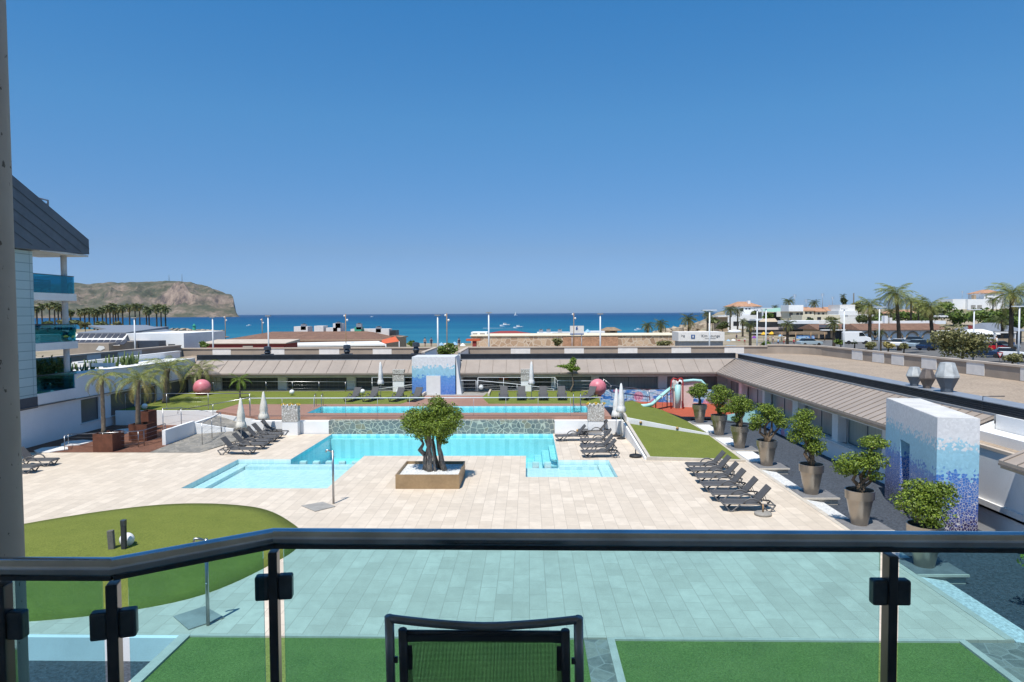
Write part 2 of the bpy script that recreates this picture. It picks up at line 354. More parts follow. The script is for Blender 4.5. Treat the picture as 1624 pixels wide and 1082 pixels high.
def sea_mat():
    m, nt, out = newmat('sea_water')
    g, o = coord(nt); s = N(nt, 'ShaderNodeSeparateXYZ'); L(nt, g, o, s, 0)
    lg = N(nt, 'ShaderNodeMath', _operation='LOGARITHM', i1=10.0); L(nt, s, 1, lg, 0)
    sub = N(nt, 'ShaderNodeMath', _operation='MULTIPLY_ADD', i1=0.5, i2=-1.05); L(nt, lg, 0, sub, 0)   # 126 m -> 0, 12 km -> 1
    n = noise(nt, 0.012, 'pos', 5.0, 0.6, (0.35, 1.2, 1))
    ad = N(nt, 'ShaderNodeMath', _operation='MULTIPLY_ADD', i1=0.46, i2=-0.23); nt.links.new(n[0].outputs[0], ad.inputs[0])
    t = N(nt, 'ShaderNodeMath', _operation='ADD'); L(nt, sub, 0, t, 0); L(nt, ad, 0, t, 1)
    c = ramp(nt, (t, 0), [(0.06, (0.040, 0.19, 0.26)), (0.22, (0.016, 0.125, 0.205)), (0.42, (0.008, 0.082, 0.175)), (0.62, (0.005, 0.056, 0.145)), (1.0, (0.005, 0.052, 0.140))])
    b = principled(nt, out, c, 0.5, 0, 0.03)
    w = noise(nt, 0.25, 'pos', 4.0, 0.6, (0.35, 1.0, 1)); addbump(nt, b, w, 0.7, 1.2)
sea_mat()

def terrain_mat():
    m, nt, out = newmat('terrain_ground')
    g, o = coord(nt); s = N(nt, 'ShaderNodeSeparateXYZ'); L(nt, g, o, s, 0)
    n = noise(nt, 0.05, 'pos', 5.0)
    sand = (0.46, 0.37, 0.26)
    c = ramp(nt, n, [(0.35, (0.16, 0.15, 0.075)), (0.5, (0.30, 0.25, 0.18)), (0.65, (0.36, 0.30, 0.22))])
    z = ramp(nt, (s, 2), [(0.0, 1.0), (0.15, 0.0)])
    c = mixc(nt, z, c, sand); principled(nt, out, c, 0.95, 0, 0.1)
terrain_mat()
def headland_mat():
    m, nt, out = newmat('headland_rock')
    g = N(nt, 'ShaderNodeNewGeometry'); s = N(nt, 'ShaderNodeSeparateXYZ'); L(nt, g, 'Normal', s, 0)
    n = noise(nt, 0.009, 'pos', 10.0, 0.78, (1, 1, 2.2)); n2 = noise(nt, 0.022, 'pos', 7.0, 0.75, (1, 1, 0.55))
    veg = ramp(nt, n, [(0.38, (0.045, 0.056, 0.034)), (0.50, (0.095, 0.09, 0.058)), (0.58, (0.18, 0.14, 0.105)), (0.72, (0.36, 0.275, 0.21))])
    rock = ramp(nt, n2, [(0.36, (0.045, 0.04, 0.045)), (0.44, (0.17, 0.125, 0.10)), (0.54, (0.33, 0.24, 0.18)), (0.70, (0.52, 0.39, 0.29))])  # darkest stop paints the shadowed cliff alcoves into the rock colour
    f = ramp(nt, (s, 2), [(0.40, 1.0), (0.66, 0.0)])
    c = mixc(nt, f, veg, rock); b = principled(nt, out, c, 0.95, 0, 0.1); addbump(nt, b, n2, 0.5, 5.0)
headland_mat()
# ---------------------------------------------------------------- mesh builder
class MB:
    def __init__(s): s.v = []; s.f = []; s.mi = []; s.sm = []; s.cur = 0; s.s = False
    def add(s, vs, fs, smooth=None):
        o = len(s.v); s.v.extend(tuple(v) for v in vs)
        for f in fs: s.f.append(tuple(i + o for i in f)); s.mi.append(s.cur); s.sm.append(s.s if smooth is None else smooth)
        return s
    def m(s, i): s.cur = i; return s
    def box(s, x0, x1, y0, y1, z0, z1): return s.hexa([(x0, y0), (x1, y0), (x1, y1), (x0, y1)], z0, z1)
    def hexa(s, p, z0, z1):
        n = len(p); a = sum(p[i][0] * p[(i + 1) % n][1] - p[(i + 1) % n][0] * p[i][1] for i in range(n))
        if a < 0: p = p[::-1]
        zb = z0 if hasattr(z0, '__len__') else [z0] * n; zt = z1 if hasattr(z1, '__len__') else [z1] * n
        if a < 0: zb = list(zb)[::-1]; zt = list(zt)[::-1]
        vs = [(q[0], q[1], zb[i]) for i, q in enumerate(p)] + [(q[0], q[1], zt[i]) for i, q in enumerate(p)]
        fs = [tuple(range(n))[::-1], tuple(range(n, 2 * n))] + [(i, (i + 1) % n, n + (i + 1) % n, n + i) for i in range(n)]
        return s.add(vs, fs, False)
    prism = hexa
    def obox(s, c, size, rz=0.0, ry=0.0, rx=0.0):
        mt = Matrix.Translation(c) @ Matrix.Rotation(rz, 4, 'Z') @ Matrix.Rotation(ry, 4, 'Y') @ Matrix.Rotation(rx, 4, 'X')
        hx, hy, hz = size[0] / 2, size[1] / 2, size[2] / 2
        vs = [mt @ Vector((x * hx, y * hy, z * hz)) for z in (-1, 1) for x, y in ((-1, -1), (1, -1), (1, 1), (-1, 1))]
        return s.add(vs, [(3, 2, 1, 0), (4, 5, 6, 7), (0, 1, 5, 4), (1, 2, 6, 5), (2, 3, 7, 6), (3, 0, 4, 7)], False)
    def tube(s, pts, r, n=8, cap=True):
        pts = [Vector(p) for p in pts]; k = len(pts)
        rs = r if hasattr(r, '__len__') else [r] * k
        ring = []; up = Vector((0, 0, 1)); vs = []; prev = None
        for i, p in enumerate(pts):
            t = (pts[min(i + 1, k - 1)] - pts[max(i - 1, 0)]).normalized()
            if prev is None:
                a = t.cross(up) if abs(t.z) < 0.95 else t.cross(Vector((1, 0, 0)))
            else: a = prev - t * prev.dot(t)
            a.normalize(); prev = a; b = t.cross(a)
            for j in range(n):
                an = 2 * math.pi * j / n; vs.append(p + (a * math.cos(an) + b * math.sin(an)) * rs[i])
        fs = [(i * n + j, i * n + (j + 1) % n, (i + 1) * n + (j + 1) % n, (i + 1) * n + j) for i in range(k - 1) for j in range(n)]
        if cap: fs += [tuple(range(n))[::-1], tuple(range((k - 1) * n, k * n))]
        return s.add(vs, fs, True)
    def lathe(s, prof, c=(0, 0, 0), n=20, smooth=True, cap=True, sharp=False):
        if sharp:
            for a, b in zip(prof, prof[1:]): s.lathe([a, b], c, n, smooth, False)
            return s
        vs = []; k = len(prof)
        for r, z in prof:
            for j in range(n):
                a = 2 * math.pi * j / n; vs.append((c[0] + r * math.cos(a), c[1] + r * math.sin(a), c[2] + z))
        fs = [(i * n + j, i * n + (j + 1) % n, (i + 1) * n + (j + 1) % n, (i + 1) * n + j) for i in range(k - 1) for j in range(n)]
        if cap: fs += [tuple(range(n))[::-1], tuple(range((k - 1) * n, k * n))]
        return s.add(vs, fs, smooth)
    def sphere(s, c, r, n=20, sq=(1, 1, 1)):
        k = n // 2
        vs = [(c[0] + r * sq[0] * math.sin(math.pi * i / k) * math.cos(2 * math.pi * j / n), c[1] + r * sq[1] * math.sin(math.pi * i / k) * math.sin(2 * math.pi * j / n), c[2] - r * sq[2] * math.cos(math.pi * i / k)) for i in range(k + 1) for j in range(n)]
        fs = [(i * n + j, i * n + (j + 1) % n, (i + 1) * n + (j + 1) % n, (i + 1) * n + j) for i in range(k) for j in range(n)]
        return s.add(vs, fs, True)
    def face(s, pts, smooth=False): return s.add(pts, [tuple(range(len(pts)))], smooth)
    def xprism(s, prof, y0, y1):
        """profile in (x, z), extruded along y"""
        n = len(prof); a = sum(prof[i][0] * prof[(i + 1) % n][1] - prof[(i + 1) % n][0] * prof[i][1] for i in range(n))
        if a < 0: prof = prof[::-1]
        vs = [(p[0], y0, p[1]) for p in prof] + [(p[0], y1, p[1]) for p in prof]
        return s.add(vs, [tuple(range(n)), tuple(range(n, 2 * n))[::-1]] + [((i + 1) % n, i, n + i, n + (i + 1) % n) for i in range(n)], False)
    def yprism(s, prof, x0, x1):
        """profile in (y, z), extruded along x"""
        n = len(prof); a = sum(prof[i][0] * prof[(i + 1) % n][1] - prof[(i + 1) % n][0] * prof[i][1] for i in range(n))
        if a < 0: prof = prof[::-1]
        vs = [(x0, p[0], p[1]) for p in prof] + [(x1, p[0], p[1]) for p in prof]
        return s.add(vs, [tuple(range(n))[::-1], tuple(range(n, 2 * n))] + [(i, (i + 1) % n, n + (i + 1) % n, n + i) for i in range(n)], False)
    def build(s, name, mats, parent=None, bevel=0.0, local=False):
        me = bpy.data.meshes.new(name)
        off = Vector((0, 0, 0))
        if parent is not None and not local: off = org(parent)
        vs = np.array(s.v, dtype=float).reshape(-1, 3)
        loc = Vector((0, 0, 0))
        if parent is None:
            loc = Vector(((vs[:, 0].min() + vs[:, 0].max()) / 2, (vs[:, 1].min() + vs[:, 1].max()) / 2, vs[:, 2].min())); off = loc
        me.from_pydata([(v[0] - off.x, v[1] - off.y, v[2] - off.z) for v in s.v], [], s.f)
        for mm in (mats if isinstance(mats, (list, tuple)) else [mats]): me.materials.append(MATS[mm])
        me.polygons.foreach_set('material_index', s.mi); me.polygons.foreach_set('use_smooth', s.sm); me.update()
        o = bpy.data.objects.new(name, me); COL.objects.link(o); o.location = loc
        if parent is not None: o.parent = parent
        if bevel:
            b = o.modifiers.new('bevel', 'BEVEL'); b.width = bevel; b.segments = 2; b.limit_method = 'ANGLE'
        return o
def org(o):
    v = Vector((0, 0, 0))
    while o is not None: v += o.location; o = o.parent
    return v
def tag(o, label=None, cat=None, group=None, kind=None):
    if label: o['label'] = label
    if cat: o['category'] = cat
    if group: o['group'] = group
    if kind: o['kind'] = kind
    return o
def thing(name, label, cat, loc=(0, 0, 0), group=None):
    o = bpy.data.objects.new(name, None); o.empty_display_size = 0.2; COL.objects.link(o); o.location = loc
    return tag(o, label, cat, group)
def struct(o): return tag(o, kind='structure')
CH = {}
def dup(root, loc, rz=0.0, label=None, sc=1.0, group=None):
    """a copy of a thing with copies of its parts and sub-parts (shared mesh data)"""
    r = root.copy(); COL.objects.link(r); r.location = loc; r.rotation_euler = (0, 0, rz); r.scale = (sc,) * 3 if not hasattr(sc, '__len__') else sc
    if label: r['label'] = label
    if group: r['group'] = group
    for ch in list(root.children):
        c = ch.copy(); COL.objects.link(c); c.parent = r
        for g in list(ch.children):
            d = g.copy(); COL.objects.link(d); d.parent = c
    return r
def place(proto, used, loc, rz, label, sc=1.0):
    """the first call moves the prototype itself, later calls copy it"""
    if not used:
        used.append(1); proto.location = loc; proto.rotation_euler = (0, 0, rz); proto.scale = (sc,) * 3 if not hasattr(sc, '__len__') else sc
        proto['label'] = label; return proto
    return dup(proto, loc, rz, label, sc)

def leaf_cloud(mb, blobs, n, size, seed, shell=0.45, flat=0.5, aspect=0.55):
    """n leaf faces spread through ellipsoids (cx,cy,cz,rx,ry,rz); more near their surface, uneven outline"""
    rg = np.random.default_rng(seed)
    vol = np.array([b[3] * b[4] * b[5] for b in blobs]) ** 0.7; vol = vol / vol.sum()
    for b, w in zip(blobs, vol):
        k = max(6, int(n * w))
        d = rg.normal(size=(k, 3)); d /= np.linalg.norm(d, axis=1)[:, None]
        lump = 1.0 + 0.16 * np.sin(d[:, 0] * 5 + seed) * np.cos(d[:, 1] * 6 + b[0]) + 0.10 * np.sin(d[:, 2] * 9 + b[1])
        r = rg.random(k) ** shell * lump
        c = np.array(b[:3]) + d * np.array(b[3:6]) * r[:, None]
        nn = d * 0.7 + rg.normal(size=(k, 3)) * 0.6 + np.array([0, 0, flat]); nn /= np.linalg.norm(nn, axis=1)[:, None]
        t = np.cross(nn, rg.normal(size=(k, 3))); t /= np.linalg.norm(t, axis=1)[:, None]; u = np.cross(nn, t)
        s = size * (0.65 + 0.7 * rg.random(k))[:, None]
        q = np.stack([c - t * s * 0.5, c + u * s * aspect * 0.5, c + t * s * 0.5, c - u * s * aspect * 0.5], axis=1).reshape(-1, 3)
        o = len(mb.v); mb.v.extend(map(tuple, q.tolist()))
        for i in range(k): mb.f.append((o + 4 * i, o + 4 * i + 1, o + 4 * i + 2, o + 4 * i + 3))
        mb.mi.extend([mb.cur] * k); mb.sm.extend([False] * k)
    return mb

def frond(mb, base, az, elev, length, droop, nl=16, lw=0.035, ll=0.42, rg=random):
    """an arched palm frond: a rib with hanging leaflets either side"""
    base = Vector(base); d = Vector((math.cos(az), math.sin(az), 0)); side = Vector((-d.y, d.x, 0))
    pts = []; e = elev; p = base.copy(); step = length / 10
    for i in range(11):
        pts.append(p.copy()); p = p + (d * math.cos(e) + Vector((0, 0, math.sin(e)))) * step; e -= droop / 10
    mb.tube(pts, [lw * 0.55 * (1 - i / 11.5) for i in range(11)], 3, cap=False)
    for i in range(nl):
        t = 0.12 + 0.88 * (i + 0.5) / nl; k = min(9, int(t * 10)); q = pts[k].lerp(pts[k + 1], t * 10 - k)
        tang = (pts[k + 1] - pts[k]).normalized(); l = ll * (math.sin(math.pi * min(1, t * 0.8 + 0.22)) * 0.8 + 0.25)
        for sgn in (-1, 1):
            dirv = (side * sgn * 0.7 + tang * 0.85 + Vector((0, 0, -0.28 + rg.uniform(-.25, .2)))).normalized()
            w = tang * lw * 0.55; tip = q + dirv * l * rg.uniform(.8, 1.1) + Vector((0, 0, -0.12 * l))
            mid = q + dirv * l * 0.55
            mb.add([q - w * 0.5, mid - w, tip, mid + w, q + w * 0.5], [(0, 1, 2, 3, 4)], False)
def palm(name, label, loc, height, crown_r, nf=26, lean=(0, 0), tr=0.16, group=None, leaf='leaf_palm', dry=0.25, seed=1, nl=16, ll=None, lw=None, trunk='palm_trunk', wind=0.0, cat='palm tree', arch=False):
    rg = random.Random(seed)
    t = thing(name, label, cat, loc, group)
    b = Vector(loc); top = b + Vector((lean[0], lean[1], height)); mb = MB(); k = 12
    pts = [b.lerp(top, (i / k)) + Vector((lean[0], lean[1], 0)) * (-(i / k) * (1 - i / k) * 0.5) for i in range(k + 1)]
    rs = [tr * (1.25 if i == 0 else 1.0 - 0.25 * i / k) * (1 + (0.07 if i % 2 else -0.04)) for i in range(k + 1)]
    rs[-1] *= 1.25; rs[-2] *= 1.15
    mb.tube(pts, rs, 8).build('trunk', trunk, t)
    mb = MB()
    for i in range(nf):
        az = i * 2.399963 + rg.uniform(-.2, .2); q = i / nf
        mb.m(1 if q < dry else 0)
        elev = (-0.5 + 1.75 * q if not arch else -0.05 + 1.35 * q) + rg.uniform(-.12, .12); L_ = crown_r * rg.uniform(.95, 1.2)
        if wind: az = az - wind * math.sin(az - math.pi)
        frond(mb, top - Vector((0, 0, .1)), az, elev, L_, (1.2 if not arch else 1.75) + 0.9 * (1 - q) + rg.uniform(-.2, .2), nl, lw or crown_r * 0.026, ll or crown_r * 0.30, rg)
    mb.build('crown', [leaf, 'leaf_palm_dry'], t)
    return t
def limb_tree(t, base, tips, r0, mat='bark', seed=0):
    """tapered trunk and limbs from base to each tip"""
    rg = random.Random(seed); mb = MB(); base = Vector(base)
    for tip, frac, r in tips:
        tip = Vector(tip); pts = []
        for i in range(7):
            q = i / 6; p = base.lerp(tip, q); w = math.sin(q * math.pi) * 0.09 * (tip - base).length
            pts.append(p + Vector((rg.uniform(-1, 1) * w, rg.uniform(-1, 1) * w, 0)))
        mb.tube(pts, [r * (1.25 - 0.85 * (i / 6)) for i in range(7)], 7)
    return mb.build('trunk', mat, t)
def rail(name, label, pts, h_or_tops, post_every=None, wires=0, r=0.024, mat='steel', group=None, posts=None, cat='railing', base=None, glassp=None):
    """handrail polyline (top points), posts down to base z, optional wires and glass panels"""
    tops = [Vector(p) for p in pts]; b0 = base if base is not None else 0.0
    t = thing(name, label, cat, (tops[0].x, tops[0].y, b0 if not hasattr(b0, '__len__') else b0[0]), group)
    MB().tube(tops, r, 8).build('handrail', mat, t)
    bs = b0 if hasattr(b0, '__len__') else [b0] * len(tops)
    if wires:
        mb = MB()
        for w in range(wires):
            f = (w + 1) / (wires + 1)
            mb.tube([Vector((p.x, p.y, z + (p.z - z) * f)) for p, z in zip(tops, bs)], 0.006, 4)
        mb.build('wires', mat, t)
    for i in range(len(tops) - 1):
        a, c = tops[i], tops[i + 1]; za, zc = bs[i], bs[i + 1]
        n = max(1, round((c - a).length / post_every)) if post_every else 1
        for k in range(n + (1 if i == len(tops) - 2 else 0)):
            q = k / n; p = a.lerp(c, q); z = za + (zc - za) * q
            MB().tube([(p.x, p.y, z), (p.x, p.y, p.z - r * .5)], r * (.8 if not glassp else .5), 6).build('post', mat if not glassp else 'flash_grey', t)
        if glassp:
            d = (c - a); nx = Vector((-d.y, d.x, 0)).normalized() * 0.006
            for k in range(n):
                p0 = a.lerp(c, (k + .03) / n); p1 = a.lerp(c, (k + .97) / n)
                z0 = za + (zc - za) * k / n + .06; z1 = za + (zc - za) * (k + 1) / n + .06
                vs = [(p0.x - nx.x, p0.y - nx.y), (p1.x - nx.x, p1.y - nx.y), (p1.x + nx.x, p1.y + nx.y), (p0.x + nx.x, p0.y + nx.y)]
                MB().hexa(vs, [z0, z1, z1, z0], [p0.z - .09, p1.z - .09, p1.z - .09, p0.z - .09]).build('glass_panel', glassp, t)
    return t
def text(body, size, mat, parent, loc, rot=(R_(90), 0, 0), name='lettering'):
    cu = bpy.data.curves.new(name, 'FONT'); cu.body = body; cu.size = size; cu.extrude = 0.004; cu.align_x = 'CENTER'; cu.align_y = 'CENTER'; cu.resolution_u = 3
    tmp = bpy.data.objects.new(name, cu); COL.objects.link(tmp)
    me = bpy.data.meshes.new_from_object(tmp.evaluated_get(bpy.context.evaluated_depsgraph_get())); COL.objects.unlink(tmp); bpy.data.objects.remove(tmp)
    o = bpy.data.objects.new(name, me); me.materials.clear(); me.materials.append(MATS[mat]); COL.objects.link(o)
    o.parent = parent; o.location = Vector(loc) - org(parent); o.rotation_euler = rot; return o
# ---------------------------------------------------------------- camera, sky, sun
cam = bpy.data.cameras.new('camera'); cam.sensor_width = 36.0; cam.lens = 36.0 * F / 1624.0; cam.clip_start = 0.05; cam.clip_end = 90000
co = bpy.data.objects.new('camera', cam); COL.objects.link(co)
co.matrix_world = Matrix(((RT.x, UP.x, -FW.x, 0), (RT.y, UP.y, -FW.y, 0), (RT.z, UP.z, -FW.z, H), (0, 0, 0, 1)))
scene.camera = co
SUN_EL, SUN_AZ = R_(65), R_(20)          # the sun stands behind the camera, a little to its left
sv = Vector((-math.sin(SUN_AZ) * math.cos(SUN_EL), -math.cos(SUN_AZ) * math.cos(SUN_EL), math.sin(SUN_EL)))
sl = bpy.data.lights.new('sun', 'SUN'); sl.energy = 4.6; sl.angle = R_(0.53); sl.color = (1.0, 0.955, 0.89)
so = bpy.data.objects.new('sun', sl); COL.objects.link(so); so.rotation_euler = (-sv).to_track_quat('-Z', 'Y').to_euler(); so.location = (0, -20, 60)
w = bpy.data.worlds.new('World'); scene.world = w; w.use_nodes = True
nt = w.node_tree; nt.nodes.clear()
sk = nt.nodes.new('ShaderNodeTexSky'); sk.sky_type = 'NISHITA'; sk.sun_disc = False; sk.sun_elevation = SUN_EL
sk.sun_rotation = math.pi + SUN_AZ; sk.altitude = 0; sk.air_density = 0.85; sk.dust_density = 0.5; sk.ozone_density = 6.0
bg = nt.nodes.new('ShaderNodeBackground'); bg.inputs[1].default_value = 0.10
wo = nt.nodes.new('ShaderNodeOutputWorld'); gn = nt.nodes.new('ShaderNodeMix'); gn.data_type = 'RGBA'; gn.blend_type = 'MULTIPLY'; gn.inputs[0].default_value = 1.0; gn.inputs[7].default_value = (0.56, 0.90, 1.21, 1); nt.links.new(sk.outputs[0], gn.inputs[6]); 
tc = nt.nodes.new('ShaderNodeTexCoord'); sx = nt.nodes.new('ShaderNodeSeparateXYZ'); nt.links.new(tc.outputs['Generated'], sx.inputs[0])
rp = nt.nodes.new('ShaderNodeValToRGB'); nt.links.new(sx.outputs[2], rp.inputs[0]); k_ = 1.3
stops = [(0.0, (.85, .765, .93)), (.016, (.86, .765, .91)), (.09, (1.07, .80, .736)), (.265, (1.0, 1.15, .97)), (.40, (.76, 1.23, 1.11))]
el = rp.color_ramp.elements
while len(el) < 5: el.new(.5)
for e_, (p_, c_) in zip(el, stops): e_.position = p_; e_.color = tuple(v / k_ for v in c_) + (1,)
g2 = nt.nodes.new('ShaderNodeMix'); g2.data_type = 'RGBA'; g2.blend_type = 'MULTIPLY'; g2.inputs[0].default_value = 1.0
nt.links.new(gn.outputs[2], g2.inputs[6]); nt.links.new(rp.outputs[0], g2.inputs[7]); bg.inputs[1].default_value = 0.10 * k_
nt.links.new(g2.outputs[2], bg.inputs[0]); nt.links.new(bg.outputs[0], wo.inputs[0])
scene.view_settings.view_transform = 'Standard'; scene.view_settings.look = 'None'; scene.view_settings.exposure = 0.25; scene.view_settings.gamma = 1.0
scene.render.engine = 'CYCLES'; scene.cycles.transparent_max_bounces = 24; scene.cycles.max_bounces = 8; scene.cycles.volume_bounces = 0

# ---------------------------------------------------------------- setting: terrain, sea, headland
SH = [(-6000, 2600), (-3000, 1500), (-1500, 700), (-900, 480), (-290, 430), (-205, 400), (-190, 310), (-130, 262), (-107, 215), (30, 206), (50, 232), (96, 420), (170, 620), (400, 1200), (1500, 3000), (6000, 6000)]
def shore(x):
    for (a, ya), (b, yb) in zip(SH, SH[1:]):
        if a <= x <= b: return ya + (yb - ya) * (x - a) / (b - a)
    return 6000
def ground_z(x, y):
    base = 0.45
    if x > 55:
        base = .2 + max(0, min(1, (x - 70) / 60)) * max(0, min(1, (y - 205) / 130)) * 8.5
    if x < -100: base = 0.2
    if -42 < x < 33 and y < 74: return -2.2
    d = shore(x) - y
    k = max(-1.0, min(1.0, d / 46.0))
    return -1.6 + (base + 1.6) * k if k > 0 else -1.6 + 1.5 * k
xs = [-6000, -4000, -3000, -2200, -1500, -1100, -800, -620, -520] + [x for x in range(-450, 460, 11)] + [520, 620, 800, 1100, 1500, 2200, 3000, 4500, 6000]
xs = sorted(set(xs + [-42.01, -42, 33, 33.01]))
ys = [-400, -60, 0, 30, 55, 73.9, 74.1, 85] + [y for y in range(100, 480, 8)] + [500, 540, 600, 700, 850, 1000, 1300, 1700, 2200, 2800, 3600, 4500, 6000]
mb = MB(); nx = len(xs)
mb.add([(x, y, ground_z(x, y)) for y in ys for x in xs], [(j * nx + i, j * nx + i + 1, (j + 1) * nx + i + 1, (j + 1) * nx + i) for j in range(len(ys) - 1) for i in range(nx - 1)], True)
struct(mb.build('terrain', 'terrain_ground'))
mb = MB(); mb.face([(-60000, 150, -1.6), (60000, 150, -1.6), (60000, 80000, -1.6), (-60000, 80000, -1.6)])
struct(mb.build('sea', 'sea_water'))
m1 = MB(); m1.face([(34, 76, .46), (34, 20, .2), (130, 20, .2), (130, 200, .22), (52, 163, .22), (28, 163, .46)]) if False else m1.face([(33.5, 75, .24), (110, 75, .24), (118, 198, .24), (48, 162, .24), (33.5, 120, .24)]); struct(m1.build('car_park', 'asphalt'))
def headland():
    prof = [(-1200, 446), (-500, 448), (0, 452), (118, 449), (160, 448), (200, 447.5), (240, 446), (270, 447), (300, 449), (320, 455), (335, 461), (344, 465), (348, 467), (350, 486), (353, 499), (356, 504)]
    from mathutils import noise as mn
    Yr = 3500.0; top = []
    for px, py in prof:
        q = PY(px, py, Yr); top.append((q.x, q.z))
    xs = []; x = top[0][0]
    while x < top[-1][0]: xs.append(x); x += 45 if x < -2700 else 11
    xs.append(top[-1][0])
    def hx(x):
        for (a, za), (b, zb) in zip(top, top[1:]):
            if a <= x <= b: return za + (zb - za) * (x - a) / (b - a)
        return top[-1][1]
    ys = [2960 + i * 12.5 for i in range(0, 60)]
    mb = MB(); vs = []
    xe = top[-1][0]
    for j, y in enumerate(ys):
        for x in xs:
            cl = max(0.0, min(1.0, (x - (xe - 560)) / 300.0))
            f = max(0.0, min(1.0, (y - 2990) / 510.0)); edge = max(0.0, min(1.0, (xe - x) / 170.0))
            g = f ** (0.62) if edge > 0.99 else f ** (0.62 * edge + 0.27 * (1 - edge))
            cz = max(0.0, min(1.0, (x - (xe - 620)) / 330.0)) * (0.75 + 0.5 * mn.noise(Vector((x * .012, 3.3, 0))))
            wob = .22 + .10 * mn.noise(Vector((x * .009, 7.7, 0)))
            gc = .34 * min(1, f / wob) ** .8 if f < wob else .34 + .56 * min(1, (f - wob) / .055) if f < wob + .055 else .90 + .10 * (f - wob - .055) / (1 - wob - .055)
            g = g * (1 - min(1, cz)) + gc * min(1, cz)
            n = mn.fractal(Vector((x * .0042, y * .0042, 3.1)), 0.9, 2.1, 6) * 34 + mn.fractal(Vector((x * .016, y * .009, 9.1)), 0.8, 2.1, 5) * 22
            gul = -abs(mn.noise(Vector((x * .006, y * .0012, 1.7)))) * 62 * math.sin(math.pi * min(1, f)) 
            # cliff band near the cape: steep rock below the plateau
            z = -4 + (hx(x) + 4) * g + (n + gul) * min(1, f * 2.2) * (1 - 0.75 * max(0, (f - .75) / .25)) * (0.55 + 0.45 * edge)
            if f <= 0: z = -6
            yy = y + (1 - edge) * 120 * (1 - f) + mn.noise(Vector((x * .01, 5.0, y * .002))) * 30 * (1 - f)
            vs.append((x + (3560 - y) * .46, yy, z))       # the ridge runs obliquely, its cape pointing to the right of the bay
    n = len(xs)
    mb.add(vs, [(j * n + i, j * n + i + 1, (j + 1) * n + i + 1, (j + 1) * n + i) for j in range(len(ys) - 1) for i in range(n - 1)], False)
    struct(mb.build('headland', 'headland_rock'))
headland()

# ---------------------------------------------------------------- pool deck with its pools
def in_pool(x, y):
    return (-15.1 < x < -8.72 and 29.0 < y < 34.85) or (-12.35 < x < -8.72 and 34.85 <= y < 42.3) or (-8.72 <= x < 1.5 and 35.73 < y < 42.3) or (-.15 < x < 4.07 and 31.07 < y < 34.66) or (-.15 < x < 1.5 and 34.66 <= y <= 35.73)
CXs = [-28.5, -20.7, -15.1, -12.35, -8.72, -.15, 1.5, 4.07, 11.05]; CYs = [15.55, 29.0, 31.07, 34.66, 34.85, 35.73, 36.55, 42.3]
mb = MB(); wl = MB(); nxs = len(CXs)
vs = [(x, y, 0.0) for y in CYs for x in CXs]; fs = []
for j in range(len(CYs) - 1):
    for i in range(nxs - 1):
        cx_, cy_ = (CXs[i] + CXs[i + 1]) / 2, (CYs[j] + CYs[j + 1]) / 2
        if not in_pool(cx_, cy_): fs.append((j * nxs + i, j * nxs + i + 1, (j + 1) * nxs + i + 1, (j + 1) * nxs + i))
mb.add(vs, fs, False)
mb.face([(-28.5, 15.55, 0), (-28.5, 15.55, -.7), (11.05, 15.55, -.7), (11.05, 15.55, 0)])
struct(mb.build('pool_deck', 'deck_tile'))
# basin floors and walls
def basin(name, poly, depth, mat, rim=0.0):
    m = MB(); n = len(poly); m.face([(p[0], p[1], -depth) for p in poly])
    for i in range(n):
        a, b = poly[i], poly[(i + 1) % n]
        m.face([(a[0], a[1], -depth), (b[0], b[1], -depth), (b[0], b[1], 0.0), (a[0], a[1], 0.0)])
    return m.build(name, mat)
mb = MB()
shl = [(-15.1, 29.0), (-8.72, 29.0), (-8.72, 34.85), (-15.1, 34.85)]
main = [(-12.35, 34.85), (-8.72, 34.85), (-8.72, 35.73), (-.15, 35.73), (-.15, 34.66), (1.5, 34.66), (1.5, 42.3), (-12.35, 42.3)]
shr = [(-.15, 31.07), (4.07, 31.07), (4.07, 34.66), (-.15, 34.66)]
def basin_mesh(m, poly, depth, skip, zmid):
    n = len(poly); m.face([(p[0], p[1], -depth) for p in poly])
    for i in range(n):
        a, b = poly[i], poly[(i + 1) % n]; zt = skip.get(i, 0.0)
        if zt > -depth + .001: m.face([(a[0], a[1], -depth), (b[0], b[1], -depth), (b[0], b[1], zt), (a[0], a[1], zt)])
m1 = MB(); n = 4
basin_mesh(m1, [(-15.1, 29), (-8.72, 29), (-8.72, 34.85), (-12.35, 34.85), (-15.1, 34.85)], 0.42, {2: -.42}, 0)
struct(m1.build('shallow_pool_basin', 'pool_tile_pale'))
m1 = MB(); basin_mesh(m1, shr, 0.42, {2: -.42}, 0)
m1.face([(1.5, 34.66, -.42), (4.07, 34.66, -.42), (4.07, 34.66, 0), (1.5, 34.66, 0)])
struct(m1.build('paddling_pool_basin', 'pool_tile_pale'))
m1 = MB(); basin_mesh(m1, main, 1.45, {0: -.42, 4: -.42}, 0); struct(m1.build('main_pool_basin', 'pool_tile_deep'))
def step_edge(name, boxes, mat='pool_tile_pale'):
    m = MB()
    for b in boxes: m.box(*b)
    return m
struct(step_edge('s', [(-15.08, -14.55, 29.02, 34.83, -.418, -.25), (-14.5, -8.75, 34.28, 34.82, -.418, -.25)]).build('shallow_pool_bench', 'pool_tile_pale'))
struct(step_edge('s', [(3.5, 4.05, 31.09, 34.64, -.418, -.25), (1.55, 3.46, 34.2, 34.64, -.418, -.25)]).build('paddling_pool_bench', 'pool_tile_pale'))
struct(step_edge('s', [(-12.33, 1.48, 41.86, 42.28, -1.44, -.26)]).build('main_pool_bench', 'pool_tile_pale'))
st = thing('pool_steps', 'pale curved underwater steps at the right end of the main pool', 'pool steps', (0.5, 38.5, -1.45))
